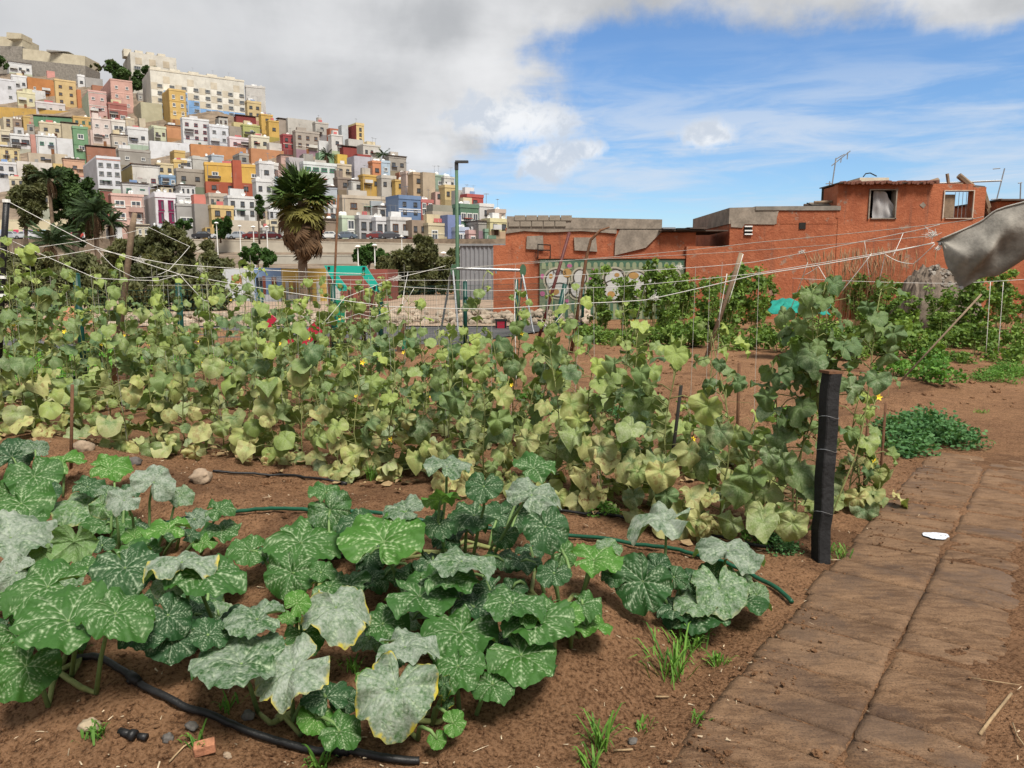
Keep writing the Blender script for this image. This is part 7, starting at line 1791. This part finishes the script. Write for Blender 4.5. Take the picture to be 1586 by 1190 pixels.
# dry reeds and rubble heap before the orange house
def reed():
    rs = np.random.RandomState(2)
    for j, (px, n) in enumerate(((1275, 22), (1300, 40), (1335, 30), (1365, 40), (1410, 12))):
        b0 = GZ(px, 505); t = empty("dry_reed", b0); tag(t, ("pale dry reed clump, leftmost before orange wall", "tall dry reed clump second from left", "dry reed clump below the curtained window", "tall dry reed clump before the plain wall", "thin dry reed tuft beside the rubble heap")[j], "reed", "dry reeds")
        m = MB(); hd = MB()
        for k in range(n):
            x, y = rs.normal(0, .22), rs.normal(0, .2); h_ = rs.uniform(1.5, 2.15) if j != 4 else rs.uniform(1.3, 2.2); lx = rs.normal(0, .16)
            m.tube([(x, y, 0), (x + lx * .4, y, h_ * .6), (x + lx, y, h_)], [.006, .005, .003], 3)
            tp_ = Vector((x + lx, y, h_)); hd.tube([tp_ - Vector((0, 0, .05)), tp_ + Vector((lx * .2, 0, .12)), tp_ + Vector((lx * .5, 0, .28))], [.004, .022, .004], 5)
        m.build("stalk", simple("dry_stalk", (.26, .17, .09), .9, .2, 3) if j == 0 else bpy.data.materials["dry_stalk"], t); hd.build("seed_head", simple("dry_plume", (.34, .20, .115), .95, .2, 3) if j == 0 else bpy.data.materials["dry_plume"], t)["kind"] = "stuff"
reed()
b0 = GZ(1445, 512); rs = np.random.RandomState(8)
t = empty("rubble_heap", b0); tag(t, "grey rubble heap with rough stones in front of the orange house", "rubble heap")
n = 30; v = []; f = []
for i in range(n):
    for j in range(n):
        x, y = (i / (n - 1) - .5) * 2.2, (j / (n - 1) - .5) * 1.6; q = max(0, 1 - (x / 1.0) ** 2 * .9) * max(0, 1 - (y / .8) ** 2)
        v.append((x * .95, y, 1.75 * q ** .38 + (float(fbm(x * 4, y * 4, 4)) * .7 + float(fbm(x * 14, y * 14, 3)) * .35) * (q > 0)))
for i in range(n - 1):
    for j in range(n - 1): f.append((i * n + j, (i + 1) * n + j, (i + 1) * n + j + 1, i * n + j + 1))
MB().add(v, f).build("heap", simple("grey_rubble", (.15, .12, .095), .95, .4, 4, .9, 12), t)
for k in range(60):
    vs, fs = rock_v(rs.uniform(.025, .09), rs); i = rs.randint(n // 3, 2 * n // 3), rs.randint(4, n // 2); p = v[i[0] * n + i[1]]
    MB().add([(a_[0] + p[0], a_[1] + p[1], a_[2] + p[2]) for a_ in vs], fs).build("stone", M_CONC, t)
# turquoise netting
def net(px0, px1, py0, py1, d, lb, seed):
    rs = random.Random(seed); n, k_ = 22, 12; o = P((px0 + px1) / 2, py1, d); v = []; f = []
    for j in range(k_):
        for i in range(n):
            s, q = i / (n - 1), j / (k_ - 1); p = P(lerp(px0, px1, s), lerp(py0 + 7 * (s - .5) ** 2 * 4, py1, q), d - q * .5) - o
            v.append((p.x + .04 * math.sin(q * 7), p.y + .05 * math.sin(s * 13 + q * 2), p.z + .012 * math.sin(s * 21 + q * 9)))
    for j in range(k_ - 1):
        for i in range(n - 1): f.append((j * n + i, (j + 1) * n + i, (j + 1) * n + i + 1, j * n + i + 1))
    t = tag(MB().add(v, f).build("netting", simple("turquoise_netting" + str(seed), (.01, .20, .16), .8, .3, 5, .4, 60), None, True), lb, "netting", "turquoise shade netting"); t.location = o
    md = t.modifiers.new("thickness", 'SOLIDIFY'); md.thickness = .004
net(1193, 1240, 462, 486, 14.5, "crumpled turquoise netting over the beans, left piece", 1); net(1240, 1286, 463, 487, 14.2, "crumpled turquoise netting over the beans, right piece", 2)

# ------------------------------------------------------------------ hoses
def hose(lb, pix, r, mat, dz=.0, fit=()):
    q = [GT(px, py) for px, py in pix]; pts = []
    for i in range(len(q) - 1):                      # Catmull-Rom through the clicked points, laid on the soil
        a_, b_, c_, d_ = q[max(i - 1, 0)], q[i], q[i + 1], q[min(i + 2, len(q) - 1)]
        for k in range(8):
            s = k / 8; p = .5 * ((2 * b_) + (c_ - a_) * s + (2 * a_ - 5 * b_ + 4 * c_ - d_) * s * s + (3 * b_ - a_ - 3 * c_ + d_) * s ** 3); pts.append(p)
    pts.append(q[-1])
    zz = [float(ht(p.x, p.y)) for p in pts]; zz = [max(zz[max(0, i - 2):i + 3]) * .6 + zz[i] * .4 for i in range(len(zz))]
    for p, z in zip(pts, zz): p.z = z + r * .8 + dz
    o = pts[0].copy(); t = MB().tube([p - o for p in pts], r, 10).build("hose", mat, None, True); t.location = o; tag(t, lb, "hose")
    for s in fit:
        i = int(s * (len(pts) - 2)); a_, b_ = pts[i] - o, pts[i + 1] - o; d_ = (b_ - a_).normalized(); MB().tube([a_, a_ + d_ * .022, a_ + d_ * .05], [r * 1.35, r * 1.5, r * 1.3], 10).build("fitting", M_BLACK, t, True)
        MB().tube([a_ + d_ * .02, a_ + d_ * .02 + Vector((-.012, -.014, -.012))], r * .75, 8).build("dripper", M_BLACK, t, True)
    return t
M_HGREEN = simple("green_hose", (.010, .070, .038), .4, .25, 12)
hose("black drip hose curving over the front soil ridge", [(118, 1025), (150, 1024), (195, 1045), (238, 1076), (300, 1108), (370, 1136), (440, 1158), (520, 1172), (590, 1180), (650, 1184)], .0125, M_BLACK, .004, (.24, .80))
hose("short black hose peeking at the left edge", [(-20, 930), (30, 945), (62, 962)], .012, M_BLACK, .01)
hose("green garden hose running behind the pumpkins to the path", [(250, 818), (330, 805), (420, 794), (520, 800), (640, 815), (760, 826), (880, 838), (1000, 852), (1080, 866), (1150, 890), (1200, 918), (1226, 940)], .0115, M_HGREEN, .012)
hose("black drip hose at the foot of the nearest vine row, left", [(330, 733), (380, 737), (440, 738), (490, 744), (536, 752)], .0095, M_BLACK, .006, (.97,))
hose("black drip hose at the foot of the nearest vine row, right", [(820, 790), (905, 800), (990, 812), (1080, 826), (1150, 843), (1215, 858)], .0095, M_BLACK, .006)
hose("short black pipe end behind the pumpkins at centre", [(500, 872), (540, 866), (575, 862)], .012, M_BLACK, .02)

# ------------------------------------------------------------------ stones, chips, twigs, small weeds
def stone(nm, lb, px, py, sx_, sy_, sz_, mat, seed, cat="stone"):
    rs = np.random.RandomState(seed); bm = bmesh.new(); bmesh.ops.create_icosphere(bm, subdivisions=3, radius=1)
    for q in bm.verts:
        n_ = mnoise.noise(q.co * 1.3 + Vector((seed, 0, 0))) * .35 + mnoise.noise(q.co * 3.1 + Vector((0, seed, 0))) * .15
        q.co *= 1 + n_; q.co = Vector((round(q.co.x * 2.2) / 2.2 * .5 + q.co.x * .5, round(q.co.y * 2.2) / 2.2 * .5 + q.co.y * .5, q.co.z)); q.co = Vector((q.co.x * sx_, q.co.y * sy_, q.co.z * sz_))
    me = bpy.data.meshes.new(nm); bm.to_mesh(me); bm.free(); me.materials.append(mat); me.polygons.foreach_set("use_smooth", [True] * len(me.polygons))
    o = obj(nm, me); p = GT(px, py); o.location = p + Vector((0, 0, sz_ * .45)); o.rotation_euler = (0, 0, rs.uniform(0, 3)); tag(o, lb, cat)
M_STONE = simple("pale_stone", (.36, .29, .20), .9, .25, 12, .6, 40); M_STONE2 = simple("brown_stone", (.30, .225, .16), .9, .3, 9, .7, 30); M_GST = simple("grey_stone", (.10, .092, .085), .9, .3, 15, .6, 50); M_BRICK = simple("brick", (.36, .16, .09), .9, .35, 30, .5, 60)
stone("stone", "angular pale brown rock beside the nearest vines", 312, 746, .085, .065, .05, M_STONE2, 3); stone("stone", "brownish rock behind left pumpkins, farther one", 130, 697, .085, .06, .05, M_STONE2, 4)
stone("stone", "small grey brown rock at left of vine foot", 205, 716, .06, .04, .035, M_GST, 5); stone("stone", "rounded cream stone on the front soil at left", 138, 1126, .036, .028, .02, M_STONE, 6)
stone("stone", "small dark stone left of the black hose", 260, 1137, .018, .016, .016, M_GST, 7); stone("stone", "flat grey stone near the black hose", 297, 1128, .022, .017, .012, M_GST, 8); stone("stone", "dark lump below the whitened leaf", 384, 1108, .024, .02, .017, M_GST, 9)
stone("stone", "small tan stone near the brick piece", 352, 1172, .016, .012, .010, M_STONE2, 10); stone("stone", "small dark stone by the path edge grass", 980, 1150, .018, .014, .011, M_GST, 11)
p = GT(318, 1160); o = obj("brick_piece", MB().box(-.032, .032, -.02, .02, 0, .034).mesh("brick_piece", M_BRICK)); o.location = p; o.rotation_euler = (.12, -.08, .35); tag(o, "broken piece of orange brick on the front soil", "brick piece"); md = o.modifiers.new("edge", 'BEVEL'); md.width = .004; md.segments = 2
# black pipe fitting lying on the soil
p = GT(205, 1142); t = empty("pipe_fitting", p); tag(t, "broken black pipe fitting lying on the front soil", "pipe fitting")
m = MB(); m.tube([(-.045, .012, .016), (-.008, 0, .014)], .013, 10); m.build("sleeve", M_BLACK, t, True)
m = MB(); m.tube([(-.004, -.001, .014), (.012, -.006, .013)], .018, 12); m.build("collar", M_BLACK, t, True)
m = MB(); m.tube([(.022, -.004, .012), (.05, -.010, .010)], [.010, .013], 8); m.build("cap", M_BLACK, t, True)
# twigs
def twig(lb, pts, r, dz=.012):
    q = [GT(*p) for p in pts]; o = q[0].copy(); t = MB().tube([p - o + Vector((0, 0, dz)) for p in q], [r * (1 - .3 * i / len(q)) for i in range(len(q))], 6).build("twig", M_TWIG, None, True); t.location = o; tag(t, lb, "twig")
M_TWIG = simple("dry_twig", (.30, .21, .12), .9, .25, 15, .5, 60)
twig("straight dry twig lying on the path at right", [(1517, 1143), (1535, 1118), (1566, 1079)], .0065); twig("thin crooked twig at the right frame edge", [(1568, 1125), (1575, 1145), (1586, 1160)], .003); twig("thin dry stem on the path, right side", [(1500, 1054), (1540, 1060), (1580, 1066)], .002)
twig("small dry stem by the black hose", [(262, 1180), (285, 1160), (302, 1146)], .003); twig("pale stick at the lower path edge", [(950, 1168), (980, 1166)], .004); twig("short pale stick near the grass by the path", [(1015, 1084), (1036, 1084)], .004)
# flat bluish white patch with dark specks on the path
def path_patch():
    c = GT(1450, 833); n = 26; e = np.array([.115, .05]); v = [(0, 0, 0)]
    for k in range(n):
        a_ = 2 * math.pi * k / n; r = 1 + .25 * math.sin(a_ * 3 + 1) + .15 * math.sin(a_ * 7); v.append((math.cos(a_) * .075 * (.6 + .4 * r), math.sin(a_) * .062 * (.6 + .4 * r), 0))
    m, t_, b = new_mat("speckled_white"); t_.put(b.inputs['Base Color'], t_.mix(t_.ramp(t_.noise(t_.new('ShaderNodeTexCoord').outputs['Object'], 55.0, 4, .6), .56, .62), (.62, .66, .74), (.07, .05, .04))); b.inputs['Roughness'].default_value = .35
    o = MB().add(v, [(0, 1 + k, 1 + (k + 1) % n) for k in range(n)]).build("white_patch", m); c.z = .0135; o.location = c; o.rotation_euler = (0, 0, .2); tag(o, "small bluish white patch on the path", "paint splash")
path_patch()
# grass tufts and seedlings
M_BLADE = foliage_mat("grass_blade", (.05, .13, .02), (.16, .32, .05), .3)
def tuft(lb, px, py, n, h_, seed, spread=.05, width=.0042, grp="weed tufts on the bare soil", nm="grass_tuft"):
    rs = np.random.RandomState(seed); p = GT(px, py); V, F_, R_ = [], [], []
    for k in range(n):
        a_ = rs.uniform(0, 6.28); l = h_ * rs.uniform(.5, 1.1); out_ = l * rs.uniform(.35, 1.1); bx, by = rs.normal(0, spread * .35), rs.normal(0, spread * .35); w_ = width * rs.uniform(.6, 1.2); ca, sa = math.cos(a_), math.sin(a_)
        o_ = len(V)
        for s, ww, zz in ((0, .6, 0), (.4, 1, .55), (.75, .7, .85), (1, .05, .8)):
            cx, cy, cz = bx + ca * out_ * s, by + sa * out_ * s, l * zz
            V += [(cx - sa * w_ * ww, cy + ca * w_ * ww, cz), (cx + sa * w_ * ww, cy - ca * w_ * ww, cz)]
        for j in range(3): F_.append((o_ + 2 * j, o_ + 2 * j + 1, o_ + 2 * j + 3, o_ + 2 * j + 2))
        R_ += [rs.rand()] * 8
    o = leaf_obj(nm, np.array(V), np.array(F_), np.array(R_), M_BLADE, None); o.location = p; tag(o, lb, "weed", grp)
for i, a in enumerate(((1042, 1050, 26, .17, "tall grass weed in the furrow beside the path"), (1058, 1012, 16, .12, "grass weed just behind the tall furrow grass"), (1080, 1000, 16, .10, "low grass weed under the drooping pumpkin leaves"), (1108, 1030, 14, .07, "small grass weed on the path border"), (932, 1160, 16, .13, "grass weed with long leaves at the lower bed edge"), (915, 1188, 10, .07, "grass sprout at the bottom edge, right"),
           (500, 1188, 12, .08, "grass sprout at the bottom edge below the hose"), (300, 1140, 8, .05, "tiny sprout beside the flat grey stone"), (355, 1100, 8, .05, "tiny sprout above the black hose"), (545, 1040, 10, .08, "sprout in the dark hollow between pumpkins"), (1075, 1120, 8, .05, "tiny sprout right of lower bed edge"), (150, 1142, 14, .05, "flat dry grass wisp under the cream stone"), (120, 1010, 12, .05, "small weeds in the soil behind the hose"), (575, 745, 14, .16, "upright green grass in front of the vine row"), (1300, 862, 18, .07, "bright weed at the foot of the black post"), (1100, 862, 12, .06, "small weed near the green hose"), (995, 1128, 8, .04, "tiny weed at the path corner"), (1330, 560, 9, .06, "weed speck on the soil by right bed"), (1360, 500, 10, .08, "weed speck behind"), (1520, 640, 16, .05, "flat weed patch on the far path edge"), (1460, 648, 12, .04, "grey green weed wisp on the far path edge"))):
    if i in (17, 18): continue
    tuft(a[4], a[0], a[1], a[2] * 2, a[3], 50 + i, spread=.10 if i in (0, 1, 14, 19, 20) else .05)
# crumbs of soil, chips and straw: nobody could count them
def crumbs():
    rs = np.random.RandomState(77); V, F_ = [], []
    base = [rock_v(1, rs, 1) for _ in range(5)]; n = 15000; off = 0; Vs = []; Fs = []
    for k in range(n):
        d = 2.1 + 4.6 * rs.rand() ** 1.6; x = rs.uniform(-.72, .72) * d * 1.02; y = d; a_, b_ = ab(x, y)
        dens_ = 1 if b_ > 0 else (.55 if b_ < -1.0 else .10)
        if abs(b_) < .22: dens_ = 1.0
        if rs.rand() > dens_: continue
        s = rs.gamma(1.5, .0023) + .0012 + (rs.uniform(.004, .014) if rs.rand() < .02 and b_ > .1 else 0); vs, fs = base[k % 5]; z = float(ht(x, y)) + s * .3 + (.012 if -1.05 < b_ < 0 else 0)
        arr = np.array(vs) * s * rs.uniform(.6, 1.4, 3); an = rs.uniform(0, 6.28); c, sn = math.cos(an), math.sin(an)
        arr = np.stack([arr[:, 0] * c - arr[:, 1] * sn + x, arr[:, 0] * sn + arr[:, 1] * c + y, arr[:, 2] + z], 1)
        Vs.append(arr); Fs.append(np.array(fs) + off); off += len(arr)
    me = bpy.data.meshes.new("soil_crumbs"); me.from_pydata(np.concatenate(Vs).tolist(), [], np.concatenate(Fs).tolist()); me.materials.append(M_SOIL); me.update()
    tag(obj("soil_crumbs", me), "loose crumbs of soil scattered over the beds", "soil", kind="stuff")
    m = MB(); rs = np.random.RandomState(78)
    for k in range(900):
        d = 2.15 + 5 * rs.rand() ** 1.4; x = rs.uniform(-.7, .72) * d; y = d; a_, b_ = ab(x, y)
        if -.9 < b_ < -.15 and rs.rand() < .9: continue
        z = float(ht(x, y)) + .006 + (.012 if -1.05 < b_ < 0 else 0); an = rs.uniform(0, 6.28); l = rs.uniform(.003, .012) if rs.rand() < .85 else rs.uniform(.012, .03); w_ = rs.uniform(.0008, .0024); c, sn = math.cos(an), math.sin(an)
        m.add([(x - c * l - sn * w_, y - sn * l + c * w_, z), (x - c * l + sn * w_, y - sn * l - c * w_, z), (x + c * l + sn * w_, y + sn * l - c * w_, z + rs.uniform(0, .008)), (x + c * l - sn * w_, y + sn * l + c * w_, z + rs.uniform(0, .008)), (x, y, z + .004)], [(0, 1, 4), (1, 2, 4), (2, 3, 4), (3, 0, 4)])
    tag(m.build("straw_chips", simple("pale_chips", (.45, .36, .25), .9, .35, 4)), "pale straw and bark chips scattered on the soil", "litter", kind="stuff")
crumbs()
def clods():
    rs = np.random.RandomState(91); base = [rock_v(1, rs, 1) for _ in range(5)]; Vs = []; Fs = []; off = 0
    for k in range(2600):
        y = 5.5 + 13 * rs.rand() ** 1.3; x = rs.uniform(-.35, .75) * y; a_, b_ = ab(x, y)
        if -.9 < b_ < .05 and y < 9: continue
        s = rs.gamma(2.0, .006) + .006; vs, fs = base[k % 5]; arr = np.array(vs) * s * rs.uniform(.7, 1.4, 3) + np.array([x, y, float(ht(x, y)) + s * .2]); Vs.append(arr); Fs.append(np.array(fs) + off); off += len(arr)
    me = bpy.data.meshes.new("soil_clods"); me.from_pydata(np.concatenate(Vs).tolist(), [], np.concatenate(Fs).tolist()); me.materials.append(M_SOIL); me.update()
    tag(obj("soil_clods", me), "clods of turned soil on the bare middle bed", "soil", kind="stuff")
clods()
# dry leaf litter under the vine rows
def litter():
    rs = random.Random(5); m = MB()
    for p in ROWA + ROWB:
        for _ in range(9):
            x, y = p.x + rs.gauss(0, .22), p.y + rs.gauss(0, .18); z = float(ht(x, y)) + .012; s = rs.uniform(.02, .05); a_ = rs.uniform(0, 6.28)
            v = [(x, y, z + .012)] + [(x + s * math.cos(a_ + k * 1.047) * rs.uniform(.6, 1.1), y + s * math.sin(a_ + k * 1.047) * rs.uniform(.6, 1.1), z + rs.uniform(0, .03)) for k in range(6)]
            m.add(v, [(0, 1 + k, 1 + (k + 1) % 6) for k in range(6)])
    tag(m.build("leaf_litter", M_DRY), "dry curled dead leaves lying under the vine rows", "leaf litter", kind="stuff")
litter()
